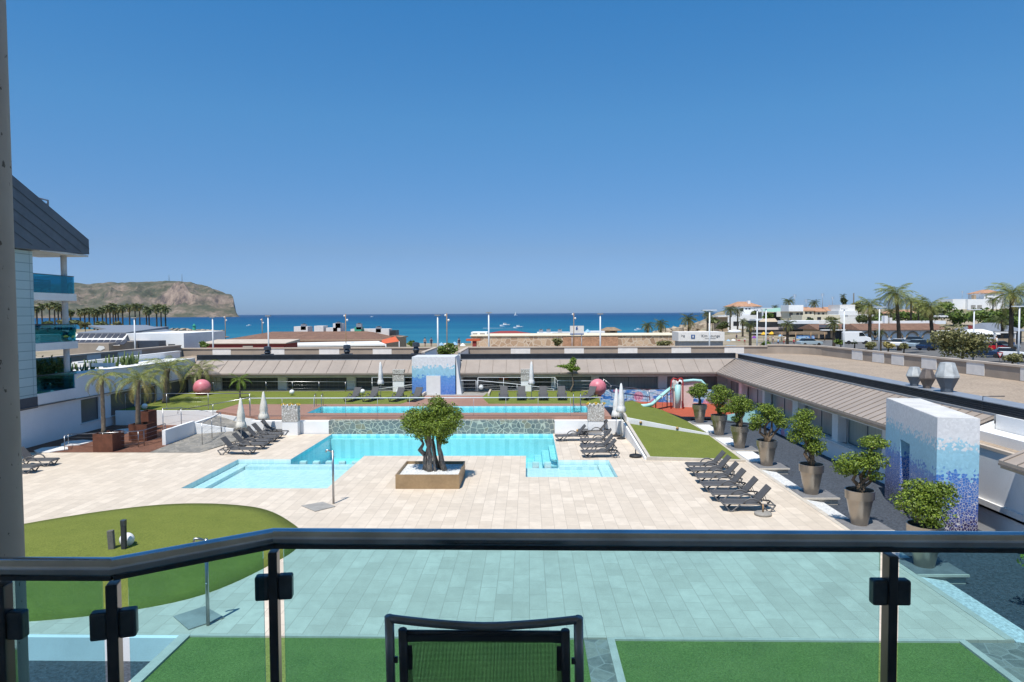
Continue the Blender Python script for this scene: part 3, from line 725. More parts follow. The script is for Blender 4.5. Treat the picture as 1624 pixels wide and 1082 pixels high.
for k in range(4):
    w_ = 0.32 + 0.42 * (3 - k); z = -1.15 + k * .28; m = MB(); pts = [(1.48, 35.8)]
    r = w_
    pts = [(1.48 - 0.0, 35.9), (1.48, 40.6 + .2 * (3 - k) * .6)]
    yb = 36.0; yt = 40.2
    poly = [(1.48, yt)] + [(1.48 - w_ + 0.5 - 0.5 * math.cos(a), yb + 0.6 - 0.6 * math.sin(a)) for a in [0.0, .5, 1.0, math.pi / 2]] + [(1.48, yb)]
    poly = [(1.48, yt), (1.48 - w_, yt)] + poly[1:]
    m.prism([(x, y - k * .0) for x, y in poly], -1.44 + k * .001, z - .09); m.m(1); m.prism([(x + .012 * (x < 1.4), y) for x, y in poly], z - .089, z); m.build('step', ['pool_tile_edge', 'pool_tile_pale'], st)
for i in range(5):
    x = -11.75 + i * .68
    tag(MB().box(x - .17, x + .17, 34.92, 35.22, -1.44, -.13).build('divider_block', 'white_stone', None, 0.03), ['leftmost', 'second from the left', 'middle', 'second from the right', 'rightmost'][i] + ' white block dividing the left shallow water from the main pool', 'pool block', 'white blocks between shallow and deep water')
for i in range(2):
    x = .35 + i * .62
    tag(MB().box(x - .17, x + .17, 34.74, 35.02, -1.44, -.13).build('divider_block', 'white_stone', None, 0.03), ['left', 'right'][i] + ' white block between the right shallow pool and the pool steps', 'pool block', 'white blocks between shallow and deep water')
m1 = MB(); m1.face([(x, y, -.11) for x, y in [(-15.1, 29), (-8.72, 29), (-8.72, 34.85), (-15.1, 34.85)]]); struct(m1.build('shallow_water', 'water_pale'))
m1 = MB(); m1.face([(x, y, -.11) for x, y in shr]); struct(m1.build('paddling_water', 'water_pale'))
m1 = MB(); m1.face([(x, y, -.11) for x, y in main]); struct(m1.build('main_water', 'water_deep'))

# ---------------------------------------------------------------- ground pieces round the deck
mb = MB(); mb.face([(-40, -40, -1.9), (40, -40, -1.9), (40, 72, -1.9), (-40, 72, -1.9)]); struct(mb.build('podium_base', 'slab_grey'))
m1 = MB(); m1.face([(-28.5, 8, -.56), (-8.2, 8, -.56), (-8.2, 15.54, -.56), (-28.5, 15.54, -.56)]); tag(m1.build('lower_gravel', 'dark_gravel'), kind='structure')
m1 = MB(); m1.box(-28.5, -8.2, 15.40, 15.545, -.70, -.004); tag(m1.build('retaining_wall', 'white_render'), 'low white retaining wall along the deck edge above the lower gravel', 'wall')
m1 = MB(); m1.box(-7.95, 1.25, 5, 15.5, -.6, -.03); struct(m1.build('lawn', 'turf_near'))
m1 = MB(); m1.box(1.95, 9.75, 5, 15.45, -.6, -.03); struct(m1.build('side_lawn', 'turf_near'))
m1 = MB(); m1.box(1.25, 1.78, 5, 15.5, -.6, -.02); struct(m1.build('stone_path', 'crazy_floor'))
m1 = MB(); m1.box(9.92, 13.5, 5, 15.45, -.6, -.02); struct(m1.build('paved_path', 'crazy_floor'))
m1 = MB(); m1.box(-8.2, -7.95, 5, 15.55, -.7, .02).box(1.78, 1.95, 5, 15.5, -.6, .02).box(9.75, 9.92, 5, 15.45, -.6, .02).box(-7.95, 1.25, 15.5, 15.56, -.4, .012).box(1.95, 9.92, 15.45, 15.56, -.4, .012)
struct(m1.build('lawn_kerb', 'kerb'))
m1 = MB(); m1.face([(11.75, 15.5, -.26), (18, 15.5, -.26), (18, 50, -.26), (11.75, 50, -.26)]); struct(m1.build('gravel_bed', 'dark_gravel'))
m1 = MB(); m1.hexa([(11.05, 15.5), (11.85, 15.5), (11.85, 46), (11.05, 46)], -.7, [-.012, -.16, -.16, -.012]); struct(m1.build('pebble_strip', 'white_pebble'))
m1 = MB(); m1.box(10.86, 11.05, 15.56, 47, -.3, .014); struct(m1.build('deck_kerb', 'kerb'))
# oval putting green, slightly domed
ell = [(-8.39, 23.87), (-7.55, 22.1), (-7.67, 20.34), (-9.0, 17.57), (-12.1, 16.23), (-15.5, 16.25), (-18.8, 17.7), (-20.2, 20.3), (-18.11, 23.9), (-14.49, 26.35), (-10.78, 26.07)]
def spline(p, n=8):
    o = []; k = len(p)
    for i in range(k):
        a, b, c, d = [Vector((*p[(i + j) % k], 0)) for j in (-1, 0, 1, 2)]
        for s in range(n):
            t = s / n; o.append(0.5 * ((2 * b) + (c - a) * t + (2 * a - 5 * b + 4 * c - d) * t * t + (3 * b - a - 3 * c + d) * t ** 3))
    return o
sp = spline(ell); cen = Vector((-13.6, 21.3, 0)); m1 = MB(); rings = 8
vs = [(cen.x, cen.y, .26)]
for r in range(1, rings + 1):
    q = r / rings
    for p in sp: v = cen.lerp(p, q); vs.append((v.x, v.y, .035 + .225 * (1 - q * q)))
for p in sp: vs.append((p.x, p.y, -.02))
n = len(sp); fs = [(0, 1 + i, 1 + (i + 1) % n) for i in range(n)]
for r in range(rings): fs += [(1 + r * n + i, 1 + (r + 1) * n + i, 1 + (r + 1) * n + (i + 1) % n, 1 + r * n + (i + 1) % n) for i in range(n)]
m1.add(vs, fs, True); struct(m1.build('putting_green', 'turf'))
# ---------------------------------------------------------------- our balcony
own = thing('apartment_balcony', 'white balcony slab, soffit and rear wall the picture is taken from', 'balcony', (0, 0, 5.5))
MB().box(-8, 8, -2.2, 2.12, 5.5, 5.8).build('floor_slab', 'kerb', own)
MB().box(-8, 8, -2.19, 2.1, 8.5, 8.9).build('ceiling_slab', 'white_render', own); MB().box(-8, 8, -2.19, 2.05, 8.91, 15.9).build('shading_storeys', 'white_render', own)  # solid storeys above are unseen, added to keep rail and pillar shaded
MB().box(-8, 8, -12, -2.2, -1.5, 16).build('rear_wall', 'white_render', own)
pr = thing('concrete_pillar', 'tall round bare concrete pillar with pitted surface beside the balcony railing', 'pillar', (-1.99, 2.3, 5.5))
MB().lathe([(.19, 5.5), (.19, 14)], (-1.99, 2.3, 0), 40, True).build('shaft', 'pillar_concrete', pr)
C1, C2 = (-.765, 2.0), (-1.10, 1.752)
rl = thing('balcony_railing', 'dark metal balcony railing with tinted glass panels in the foreground', 'railing', (0, 2.0, 5.8))
zt = 6.837
hp = [(-4.2, 1.745), C2, C1, (4.2, 1.965)]
mb = MB()
def handrail_seg(mb, a, b, na, nb, r=.0265, n=18):
    """round rail with mitred ends"""
    vs = []
    for p, nrm in ((a, na), (b, nb)):
        for j in range(n):
            an = 2 * math.pi * j / n; vs.append((p[0] + nrm[0] * math.cos(an) * r, p[1] + nrm[1] * math.cos(an) * r, zt + math.sin(an) * r * .95))
    mb.add(vs, [(j, (j + 1) % n, n + (j + 1) % n, n + j) for j in range(n)], True)
def nrm(a, b):
    d = Vector((b[0] - a[0], b[1] - a[1])).normalized(); return Vector((-d.y, d.x))
ns = [nrm(hp[i], hp[i + 1]) for i in range(3)]
mit = [ns[0]] + [(ns[i] + ns[i + 1]) / (1 + ns[i].dot(ns[i + 1])) for i in range(2)] + [ns[2]]
for i in range(3): handrail_seg(mb, hp[i], hp[i + 1], mit[i], mit[i + 1])
mb.build('handrail', 'rail_metal', rl)
mb = MB()
for i in range(3):
    a, b = Vector(hp[i]), Vector(hp[i + 1]); n_ = ns[i]
    mb.hexa([tuple(a + n_ * .011), tuple(a - n_ * .011), tuple(b - n_ * .011), tuple(b + n_ * .011)], zt - .034, zt - .022)
mb.build('lower_rail', 'black_metal', rl)
def rpost(x, y, rz, cl, cr, w=.03):
    o = MB().obox((x, y, 6.30), (w, .045, .99), rz).build('post', 'black_metal', rl, .003)
    for sx, ok in ((-1, cl), (1, cr)):
        if ok:
            q = Vector((x, y, 6.685)) + Matrix.Rotation(rz, 3, 'Z') @ Vector((sx * (w / 2 + .020), 0, 0))
            MB().obox(q, (.042, .034, .074), rz + sx * .0).build('clamp', 'clamp_metal', o, .006)
rpost(C1[0], C1[1], .15, 1, 1, .026); rpost(C2[0], C2[1], .3, 1, 1, .028); rpost(-1.392, 1.745, 0, 0, 1, .034); rpost(1.05, 1.985, 0, 1, 1, .026)
rpost(3.2, 1.97, 0, 1, 1)
def gpanel(a, b, z0=5.9, z1=6.803):
    a, b = Vector(a), Vector(b); n_ = nrm(a, b) * .004
    MB().hexa([tuple(a + n_), tuple(a - n_), tuple(b - n_), tuple(b + n_)], z0, z1).build('glass_panel', 'rail_glass', rl)
gpanel((-3.0, 1.745), (-1.425, 1.745)); gpanel((-1.362, 1.745), (-1.13, 1.752)); gpanel((-1.072, 1.772), (-.79, 1.982)); gpanel((-.735, 2.0), (1.020, 1.986)); gpanel((1.078, 1.985), (3.15, 1.97)); gpanel((3.25, 1.97), (4.2, 1.965))

# the garden chair on the balcony, seen from behind, its back towards the room
ch = thing('garden_chair', 'black metal garden chair with mesh back standing on the balcony', 'chair', (-.11, 1.75, 5.8))
yb = 1.60
def cpt(u, z):
    # u: -1..1 across; the back leans towards the room and splays a little at the foot
    t = (6.77 - z); return (-.11 + u * (.226 + .028 * t), yb + .22 * t * .9, z)
mb = MB()
topc = [cpt(u, 6.772 - .020 * (1 - abs(u) ** 1.6)) for u in [i / 8 - 1 for i in range(17)]]
mb.tube(topc, .0105, 8)
for u in (-1, 1): mb.tube([cpt(u, 6.777), cpt(u, 6.6), cpt(u, 6.4), cpt(u, 6.24), (cpt(u, 6.24)[0], 1.62, 5.81)], .0115, 8)
mb.build('back_frame', 'chair_metal', ch)
mb = MB()
for u in (-.86, .86): mb.tube([cpt(u, 6.742), cpt(u, 6.6), cpt(u, 6.3), cpt(u, 6.22)], .011, 8)
for u in (-.92, .92): mb.tube([cpt(u, 6.66), cpt(u * 1.06, 6.66)], .008, 6)
mb.tube([cpt(-.86, 6.735), cpt(.86, 6.735)], .006, 6)
mb.build('sling_rail', 'black_metal', ch)
mb = MB(); k = 12
for i in range(k):
    za, zb = 6.712 - i * .04, 6.712 - (i + 1) * .04
    mb.add([cpt(-.83, zb), cpt(.83, zb), cpt(.83, za), cpt(-.83, za)], [(0, 1, 2, 3)])
mb.build('mesh_back', 'chair_sling', ch)
mb = MB(); mb.add([cpt(-.85, 6.708), cpt(.85, 6.708), cpt(.85, 6.738), cpt(-.85, 6.738)], [(0, 1, 2, 3)])
for u0, u1 in ((-.85, -.765), (.765, .85)): mb.add([cpt(u0, 6.24), cpt(u1, 6.24), cpt(u1, 6.70), cpt(u0, 6.70)], [(0, 1, 2, 3)])
mb.build('sling_hem', 'black_metal', ch)
MB().box(-.33, .11, 1.70, 1.93, 6.205, 6.22).build('seat', 'chair_sling', ch)
mb = MB()
for x in (-.35, .13): mb.tube([(x, 1.94, 5.81), (x, 1.93, 6.20), (x, 1.72, 6.21)], .011, 8)
mb.build('front_legs', 'chair_metal', ch)

# ---------------------------------------------------------------- sun loungers
def make_lounger():
    t = thing('sun_lounger', 'dark grey moulded sun lounger with raised backrest', 'sun lounger', (0, 0, 0), 'dark grey sun loungers round the pools')
    W = .31
    m = MB(); prof = [(0.02, .27), (.06, .325), (.5, .315), (1.0, .32), (1.28, .335), (1.28, .30), (1.0, .285), (.5, .28), (.06, .29), (.02, .25)]
    m.xprism(prof, -W + .03, W - .03); m.build('seat', 'lounger_sling', t)
    a = R_(50); c, s = math.cos(a), math.sin(a); x0, z0 = 1.24, .33; Lb = .78
    m = MB(); m.xprism([(x0, z0), (x0 + .2 * c - .01, z0 + .2 * s + .0), (x0 + Lb * c, z0 + Lb * s), (x0 + Lb * c + .05, z0 + Lb * s - .03), (x0 + .03, z0 - .03)], -W + .025, W - .025)
    m.build('backrest', 'lounger_sling', t, .012)
    m = MB()
    for sy in (-1, 1):
        y = sy * W
        m.tube([(0, y, .24), (.03, y, .30), (.5, y, .30), (1.0, y, .305), (1.45, y, .29), (1.86, y, .27), (1.93, y, .25)], .030, 6)
    m.tube([(.01, -W, .27), (.01, W, .27)], .03, 6); m.tube([(1.91, -W, .25), (1.91, W, .25)], .025, 6)
    m.build('frame', 'lounger_plastic', t)
    for sy in (-1, 1):
        y = sy * W
        m = MB(); m.tube([(.04, y, .28), (.16, y, .12), (.24, y * 1.05, .02), (.33, y * 1.05, .02), (.42, y * 1.03, .10), (.62, y, .27)], [.03, .032, .03, .03, .03, .026], 6); m.build('leg', 'lounger_plastic', t)
        m = MB(); m.tube([(1.92, y, .25), (1.80, y, .10), (1.74, y * 1.05, .02), (1.64, y * 1.05, .02), (1.58, y * 1.03, .10), (1.40, y, .28)], [.03, .032, .03, .03, .03, .026], 6); m.build('leg', 'lounger_plastic', t)
        m = MB(); m.tube([(.72, y * 1.04, .30), (.82, y * 1.1, .43), (.96, y * 1.12, .50), (1.12, y * 1.12, .50), (1.28, y * 1.1, .43), (1.40, y * 1.04, .30)], [.026, .03, .034, .034, .03, .026], 6); m.build('armrest', 'lounger_plastic', t)
    m = MB(); m.tube([(1.52, -W + .08, .66), (1.66, -W + .08, .30)], .014, 5); m.tube([(1.52, W - .08, .66), (1.66, W - .08, .30)], .014, 5); m.build('prop', 'lounger_plastic', t)
    return t
LG = make_lounger(); used = []
ordn = ['frontmost', 'second from the front', 'third from the front', 'third from the back', 'second from the back', 'backmost']
for i, (px, py) in enumerate([(1148, 800), (1131, 785), (1116, 771), (1107, 758), (1098, 747), (1091, 739)]):
    p = P(px, py, .28); place(LG, used, (p.x + .0, p.y + .33, 0), R_(random.uniform(-3, 3) - 1), ordn[i] + ' dark lounger of six before the metal pots')
for i, (px, py) in enumerate([(403, 713), (420, 705), (427, 699.5), (438, 694), (446, 689), (459, 683)]):
    p = P(px, py, .28); place(LG, used, (p.x, p.y + .2, 0), math.pi + R_(random.uniform(-4, 4) + 4), ordn[i] + ' dark lounger of six left of the main pool')
mids = [((923, 717), 2, 'frontmost dark lounger of the cluster right of the main pool'), ((921, 709), 5, 'second dark lounger from the front, clustered right of the main pool'),
        ((920, 698), -3, 'third dark lounger from the front, clustered right of the main pool'), ((881, 692), 4, 'dark lounger of the cluster standing nearest the main pool steps'), ((918, 683), 3, 'backmost dark lounger of the cluster, against the white terrace wall')]
for (px, py), a, lb in mids:
    p = P(px, py, .28); place(LG, used, (p.x, p.y + .1, 0), R_(a), lb)
for (px, py), lb in (((84, 730), 'rear one of two dark loungers half hidden by the concrete pillar'), ((53, 741), 'front one of two dark loungers half hidden by the concrete pillar')):
    p = P(px, py, .3); place(LG, used, (p.x, p.y + .2, 0), math.pi + R_(3), lb)
upl = [(557, 'first dark lounger from the left on the upper lawn'), (586, 'dark lounger just left of the closed parasol on the upper left lawn'), (628, 'dark lounger just right of the closed parasol on the upper left lawn'), (657, 'dark lounger beside the orange flower pot on the upper left lawn')]
for px, lb in upl:
    p = P(px - 6, 638, 1.0); place(LG, used, (p.x, p.y - .1, 1.02), R_(90 - 14), lb)
upr = [(798, 'leftmost dark lounger on the upper right lawn, in front of the orange flower pot'), (827, 'dark lounger just left of the closed parasol on the upper right lawn'), (862, 'dark lounger just right of the closed parasol on the upper right lawn'), (892, 'dark lounger below the slanting thin tree on the upper right lawn'), (925, 'dark lounger nearest the pink ball on the upper right lawn')]
for i, (px, lb) in enumerate(upr):
    p = P(px, 636, 1.0); place(LG, used, (p.x, p.y - .1, 1.02), R_(90 if i < 4 else 60), lb)

# ---------------------------------------------------------------- closed parasols and stray bases
def parasol(label, loc, h=2.45, w=.2, cloth='parasol_cloth', tilt=0.0, tied=.55):
    t = thing('closed_parasol', label, 'parasol', loc, 'closed parasols')
    x, y, z = loc
    m = MB(); m.lathe([(.26, 0), (.27, .04), (.2, .075), (.05, .085), (.045, .24)], loc, 18); m.build('base', 'black_rubber', t)
    m = MB(); m.tube([(x, y, z + .05), (x + tilt, y, z + h)], .022, 8); m.build('pole', 'grey_pole', t)
    m = MB(); n = 20; prof = [(.02, h + .03), (.06, h - .05), (.095, h - .3), (w * .62, h - .8), (w * .72, h - 1.1), (w * .62, h - 1.25), (w * .80, h - 1.4), (w * 1.0, h - 1.6), (w * .82, h - 1.68), (.03, h - 1.62)]
    vs = []
    for k, (r, zz) in enumerate(prof):
        for j in range(n):
            an = 2 * math.pi * j / n; rr = r * (1 + (.22 if j % 2 else -.16) * min(1, k / 4)); vs.append((x + tilt * zz / h + rr * math.cos(an), y + rr * math.sin(an), z + zz - (.06 if (j % 4 == 1 and k >= 7) else 0)))
    m.add(vs, [(k * n + j, k * n + (j + 1) % n, (k + 1) * n + (j + 1) % n, (k + 1) * n + j) for k in range(len(prof) - 1) for j in range(n)], True)
    m.build('canopy', cloth, t)
    m = MB(); m.lathe([(w * .66, h - 1.29), (w * .70, h - 1.25), (w * .66, h - 1.21)], (x + tilt * .5, y, z), 14, cap=False); m.build('strap', 'white_canvas', t)
    return t
p = P(383, 708); parasol('closed cream parasol nearer the ramp among the left loungers', (p.x, p.y, 0), 2.75, .27)
p = P(419, 692); parasol('closed cream parasol behind the left loungers, nearer the white wall', (p.x, p.y, 0), 2.75, .29)
p = P(977, 692); parasol('closed white parasol leaning at left of the pair by the sloping lawn', (p.x, p.y, 0), 2.9, .26, 'parasol_white', .02)
p = P(985, 696); parasol('closed white parasol at right of the pair by the sloping lawn', (p.x, p.y, 0), 3.3, .25, 'parasol_white')
p = P(604, 634, 1.0); parasol('closed white parasol on the upper left lawn between dark loungers', (p.x, p.y, 1.0), 2.85, .22, 'parasol_white')
p = P(843, 634, 1.0); parasol('closed white parasol on the upper right lawn beside the patterned pillar', (p.x, p.y, 1.0), 2.85, .22, 'parasol_white')
p = P(1008, 725); t = thing('parasol_base', 'round black parasol base with bare tube at the corner of the sloping lawn', 'parasol base', (p.x, p.y, 0))
MB().lathe([(.30, 0), (.33, .05), (.31, .12), (.2, .15), (.05, .16)], p, 22).build('weight', 'black_rubber', t); MB().tube([p + Vector((0, 0, .1)), p + Vector((0, 0, .42))], .03, 8).build('tube', 'black_metal', t)
p = P(1210, 817); t = thing('parasol_base', 'round grey concrete parasol base with wooden stub beside the front lounger', 'parasol base', (p.x, p.y, 0))
MB().lathe([(.29, 0), (.31, .02), (.31, .085), (.27, .105), (.04, .11)], p, 24).build('weight', 'concrete_base', t); MB().tube([p + Vector((0, 0, .1)), p + Vector((0, 0, .40))], .03, 8).build('tube', 'tan_wood', t)

# ---------------------------------------------------------------- the square planter with the big ficus
pl = thing('tree_planter', 'large square bronze planter filled with white pebbles in the middle of the deck', 'planter', (-4.36, 30.25, 0))
x0, x1, y0, y1, h = -5.73, -2.98, 28.9, 31.6, .62
m = MB()
for b in ((x0, x1, y0, y0 + .05), (x0, x1, y1 - .05, y1), (x0, x0 + .05, y0 + .05, y1 - .05), (x1 - .05, x1, y0 + .05, y1 - .05)): m.box(*b, 0.004, h)
m.build('box', 'planter_bronze', pl, .006)
MB().face([(x0 + .05, y0 + .05, h - .13), (x1 - .05, y0 + .05, h - .13), (x1 - .05, y1 - .05, h - .13), (x0 + .05, y1 - .05, h - .13)]).build('pebbles', 'white_pebble', pl)
tr = thing('ficus_tree', 'large round-crowned ficus with twisted multiple trunks in the square bronze planter', 'tree', (-4.3, 30.4, .49))
cx_, cy_ = -4.33, 30.4
limb_tree(tr, (cx_ - .25, cy_, .45), [((cx_ - .5, cy_, 1.9), 0, .11), ((cx_ - .7, cy_ + .1, 2.3), 0, .07)], .1, 'bark_grey', 1)
rg = random.Random(4); m = MB()
for i in range(9):
    a = i * .698 + rg.uniform(-.2, .2); b = Vector((cx_ + .1 + math.cos(a) * .48, cy_ + math.sin(a) * .3, .45)); tp = Vector((cx_ + math.cos(a) * .5 + rg.uniform(-.3, .3), cy_ + math.sin(a) * .4, 2.5)); pts = []
    for k in range(7):
        q = k / 6; v = b.lerp(tp, q); pinch = 1 - .35 * math.sin(q * math.pi); pts.append(Vector((cx_ + (v.x - cx_) * pinch + rg.uniform(-.05, .05), cy_ + (v.y - cy_) * pinch + rg.uniform(-.05, .05), v.z)))
    r0 = rg.uniform(.045, .11); m.tube(pts, [r0 * (1.35 - .8 * k / 6) for k in range(7)], 7)
m.build('trunk', 'bark_grey', tr)
blobs = [(cx_ - .85, cy_ - .1, 2.68, .58, .7, .5), (cx_ - .35, cy_ - .5, 2.45, .8, .6, .5), (cx_ + .35, cy_ - .45, 2.5, .8, .65, .52), (cx_ + .88, cy_, 2.75, .52, .7, .52), (cx_ - .5, cy_ + .1, 2.98, .75, .7, .4), (cx_ + .3, cy_, 3.12, .7, .65, .5), (cx_ + .78, cy_ + .3, 3.02, .55, .5, .45), (cx_ + .1, cy_ + .5, 2.7, .95, .6, .55), (cx_ + .2, cy_, 3.52, .42, .4, .34), (cx_ + .48, cy_ - .2, 1.86, .27, .25, .22), (cx_ + .7, cy_ - .3, 2.2, .28, .28, .2), (cx_ - .62, cy_, 2.05, .22, .2, .14)]
m = MB(); leaf_cloud(m, blobs, 17000, .088, 5, shell=.36); m.build('crown', 'leaf_ficus', tr)

# ---------------------------------------------------------------- metal pots with cloud-pruned ficus along the gravel
ys = [46.5, 41.75, 37.7, 33.4, 28.15, 24.05, 20.1]
pos_words = ['farthest', 'second farthest', 'third farthest', 'middle', 'third nearest', 'second nearest', 'nearest']
potroot = None
def make_pot():
    t = thing('metal_pot', 'tall tapered bronze metal pot', 'plant pot', (0, 0, 0), 'tapered bronze metal pots in the row')
    prof = [(.36, 0), (.365, .02), (.535, .95), (.55, .96), (.60, .965), (.615, 1.25), (.575, 1.25), (.56, 1.1), (.0, 1.1)]
    m = MB(); m.lathe([(.27, 0), (.43, .93), (.475, .94), (.49, 1.25), (.455, 1.25), (.44, 1.08)], (0, 0, 0), 40, True, False, True); m.build('vessel', 'pot_bronze', t); MB().lathe([(.0, 1.16), (.45, 1.12)], (0, 0, 0), 24, cap=False).build('soil', 'soil', t); return t
POT = make_pot(); pu = []
crowns = [
 ([(-.15, -.1, 1.0, .75, .6, .45), (.1, .2, 1.25, .55, .5, .35)], 'rounded dense crown'),
 ([(-.3, -.1, 1.15, .6, .6, .5), (.3, 0, 1.35, .6, .55, .5), (.0, .1, 1.65, .5, .5, .35), (.2, -.1, .45, .5, .45, .3)], 'broad crown hanging over the rim'),
 ([(-.35, 0, 1.15, .6, .55, .42), (.35, 0, 1.2, .6, .55, .42), (0, .1, 1.5, .55, .5, .35), (-.3, -.1, .5, .28, .25, .2), (.05, .1, .75, .3, .3, .2)], 'wide crown on a short forked stem'),
 ([(-.5, 0, 1.1, .5, .5, .35), (.35, .1, 1.35, .6, .55, .42), (-.1, 0, 1.65, .5, .5, .32), (.75, 0, .95, .4, .4, .3), (-.7, 0, .75, .3, .3, .2)], 'open crown in separate clumps'),
 ([(-.55, 0, 1.75, .55, .5, .42), (-.1, 0, 1.35, .62, .55, .42), (-.3, .1, 2.1, .48, .45, .32), (.1, -.1, .85, .55, .5, .35), (-.75, 0, 1.25, .4, .4, .3)], 'tall crown leaning to the left'),
 ([(-.35, 0, 1.05, .65, .6, .36), (.4, 0, 1.15, .62, .55, .38), (.55, .1, 1.75, .55, .5, .27), (.5, 0, .6, .38, .35, .2), (-.55, 0, .85, .45, .4, .28)], 'tiered crown with a flat top clump'),
 ([(-.35, 0, .78, .65, .6, .42), (.3, 0, .95, .65, .6, .42), (.05, -.2, .45, .6, .5, .38), (.7, .1, 1.1, .35, .35, .25), (-.1, .1, 1.15, .6, .5, .3)], 'low spreading crown covering the rim')]
for i, y in enumerate(ys):
    x = 11.62
    zp = .03
    pt = thing('pot_plinth', 'square stone plinth under the ' + pos_words[i] + ' metal pot in the row', 'plinth', (x + .1, y, -.26), 'stone plinths under the metal pots')
    MB().box(11.06, 12.42, y - .66, y + .58, -.26, zp - .03).build('block', 'kerb', pt); MB().box(11.03, 12.46, y - .69, y + .62, zp - .03, zp).build('cap', 'slab_dark', pt); MB().box(11.02, 12.47, y - .75, y - .692, zp - .06, zp + .005).build('edge', 'kerb', pt)
    place(POT, pu, (x, y, zp), 0, pos_words[i] + ' tapered bronze metal pot in the row beside the dark gravel', (1.0, 1.0, .98))
    bl, words = crowns[i]
    z0 = zp + 1.12
    t = thing('potted_ficus', 'cloud-pruned ficus with ' + words + ' in the ' + pos_words[i] + ' metal pot', 'shrub', (x, y, z0), 'pruned ficus in the metal pots')
    tips = [((x + b[0] * .9, y + b[1], z0 + b[2] - .1), 0, .075) for b in bl[:4]]
    limb_tree(t, (x, y, z0 - .05), tips, .07, 'bark', i)
    m = MB(); leaf_cloud(m, [(x + b[0] * .92, y + b[1], z0 + b[2], b[3] * .9, b[4] * .9, b[5] * .95) for b in bl], 5200, .085, 20 + i, shell=.34); m.build('crown', 'leaf_ficus', t)
for i, (ya, yb_) in enumerate([(42.6, 45.4), (38.5, 40.7), (34.2, 36.6)]):
    tag(MB().box(11.08, 12.0, ya, yb_, -.1, .05).build('white_slab', 'white_stone', None, .02), ['farthest', 'middle', 'nearest'][i] + ' white stone slab between the metal pots at the far end of the row', 'stone slab', 'white slabs between the pots')
x, y = 13.35, 17.4; t = thing('gravel_shrub', 'green ficus shrub in the dark gravel at the right edge, seen through the glass', 'shrub', (x, y, -.26))
limb_tree(t, (x, y, -.28), [((x - .2, y, 1.0), 0, .07), ((x + .3, y, 1.2), 0, .07)], .07, 'bark', 3); m = MB(); leaf_cloud(m, [(x - .1, y, 1.15, .62, .6, .4), (x + .4, y, 1.4, .6, .5, .4)], 1600, .12, 91); m.build('crown', 'leaf_ficus', t)

# ---------------------------------------------------------------- near mosaic tower
tw = thing('mosaic_tower', 'tall mosaic tower fading from white to deep blue beside the right wing', 'tower', (14.6, 25.8, -.3))
a0 = Vector((13.70, 23.1)); e1 = Vector((1.08, 5.4)).normalized(); e2 = Vector((e1.y, -e1.x))
def tp(u, v): q = a0 + e1 * u + e2 * v; return (q.x, q.y)
Lt, Wt, Ht = 5.45, 1.27, 3.93
m = MB(); d0, d1, dz = 2.6, 3.65, 2.55
m.hexa([tp(0, 0), tp(0, Wt), tp(d0, Wt), tp(d0, 0)], -.3, Ht); m.hexa([tp(d1, 0), tp(d1, Wt), tp(Lt, Wt), tp(Lt, 0)], -.3, Ht)
m.hexa([tp(d0, 0), tp(d0, Wt), tp(d1, Wt), tp(d1, 0)], dz, Ht); m.hexa([tp(d0, .55), tp(d0, Wt), tp(d1, Wt), tp(d1, .55)], -.3, dz)
m.build('body', 'mosaic_near', tw)
MB().hexa([tp(.012, .012), tp(.012, Wt - .012), tp(Lt - .012, Wt - .012), tp(Lt - .012, .012)], Ht + .002, Ht + .012).build('top', 'old_white', tw)

# ---------------------------------------------------------------- showers
def shower(label, base, tray, arm):
    t = thing('pool_shower', label, 'shower', (base[0], base[1], 0)); x, y = base
    MB().tube([(x, y, 0), (x, y, 2.12)], .042, 10).build('column', 'steel', t)
    MB().tube([(x, y, 2.06), (x + arm[0] * .6, y + arm[1] * .6, 2.14), (x + arm[0], y + arm[1], 2.16), (x + arm[0] * 1.05, y + arm[1] * 1.05, 2.08)], .035, 8).build('head', 'steel', t)
    MB().tube([(x, y - .05, 1.05), (x + .03, y - .09, 1.05)], .02, 6).build('tap', 'steel', t)
    MB().hexa(tray, .004, .03).build('tray', 'slab_grey', t)
b = P(330, 992); shower('tall steel shower with grey tray near the balcony, seen through the glass', (b.x, b.y), [tuple(P(*q).xy) for q in ((275, 979), (325, 963), (356, 981), (299, 1000))], (-.22, -.12))
b = P(529, 799); shower('steel shower with grey tray between the left shallow pool and the planter', (b.x, b.y), [tuple(P(*q).xy) for q in ((478, 803), (512, 797), (532, 804), (500, 812))], (-.22, -.1))
# ---------------------------------------------------------------- things on the putting green
p = P(177, 873, .2); t = tag(MB().obox((p.x, p.y, .50), (.17, .16, .66), .2, R_(-3)).build('stone_post', 'post_stone', None, .012), 'short tilted rough stone post on the oval putting green', 'post')
p = P(197, 873, .2); t = thing('light_bollard', 'slim dark light bollard in front of the white ball on the putting green', 'bollard', (p.x, p.y, .2)); MB().obox((p.x, p.y, .58), (.13, .13, .8), .1).build('shaft', 'bollard', t, .008); MB().obox((p.x, p.y, 1.07), (.14, .14, .18), .1).build('lamp_head', 'black_metal', t, .008)
p = P(197, 868, .22); t = thing('ball_lamp', 'white ball lamp behind the dark bollard on the putting green', 'ball lamp', (p.x, p.y + .15, .2)); MB().sphere((p.x, p.y + .15, .2 + .21), .22, 24).build('globe', 'ball_white', t); MB().lathe([(.09, 0), (.09, .03)], (p.x, p.y + .15, .2), 12).build('foot', 'black_metal', t)
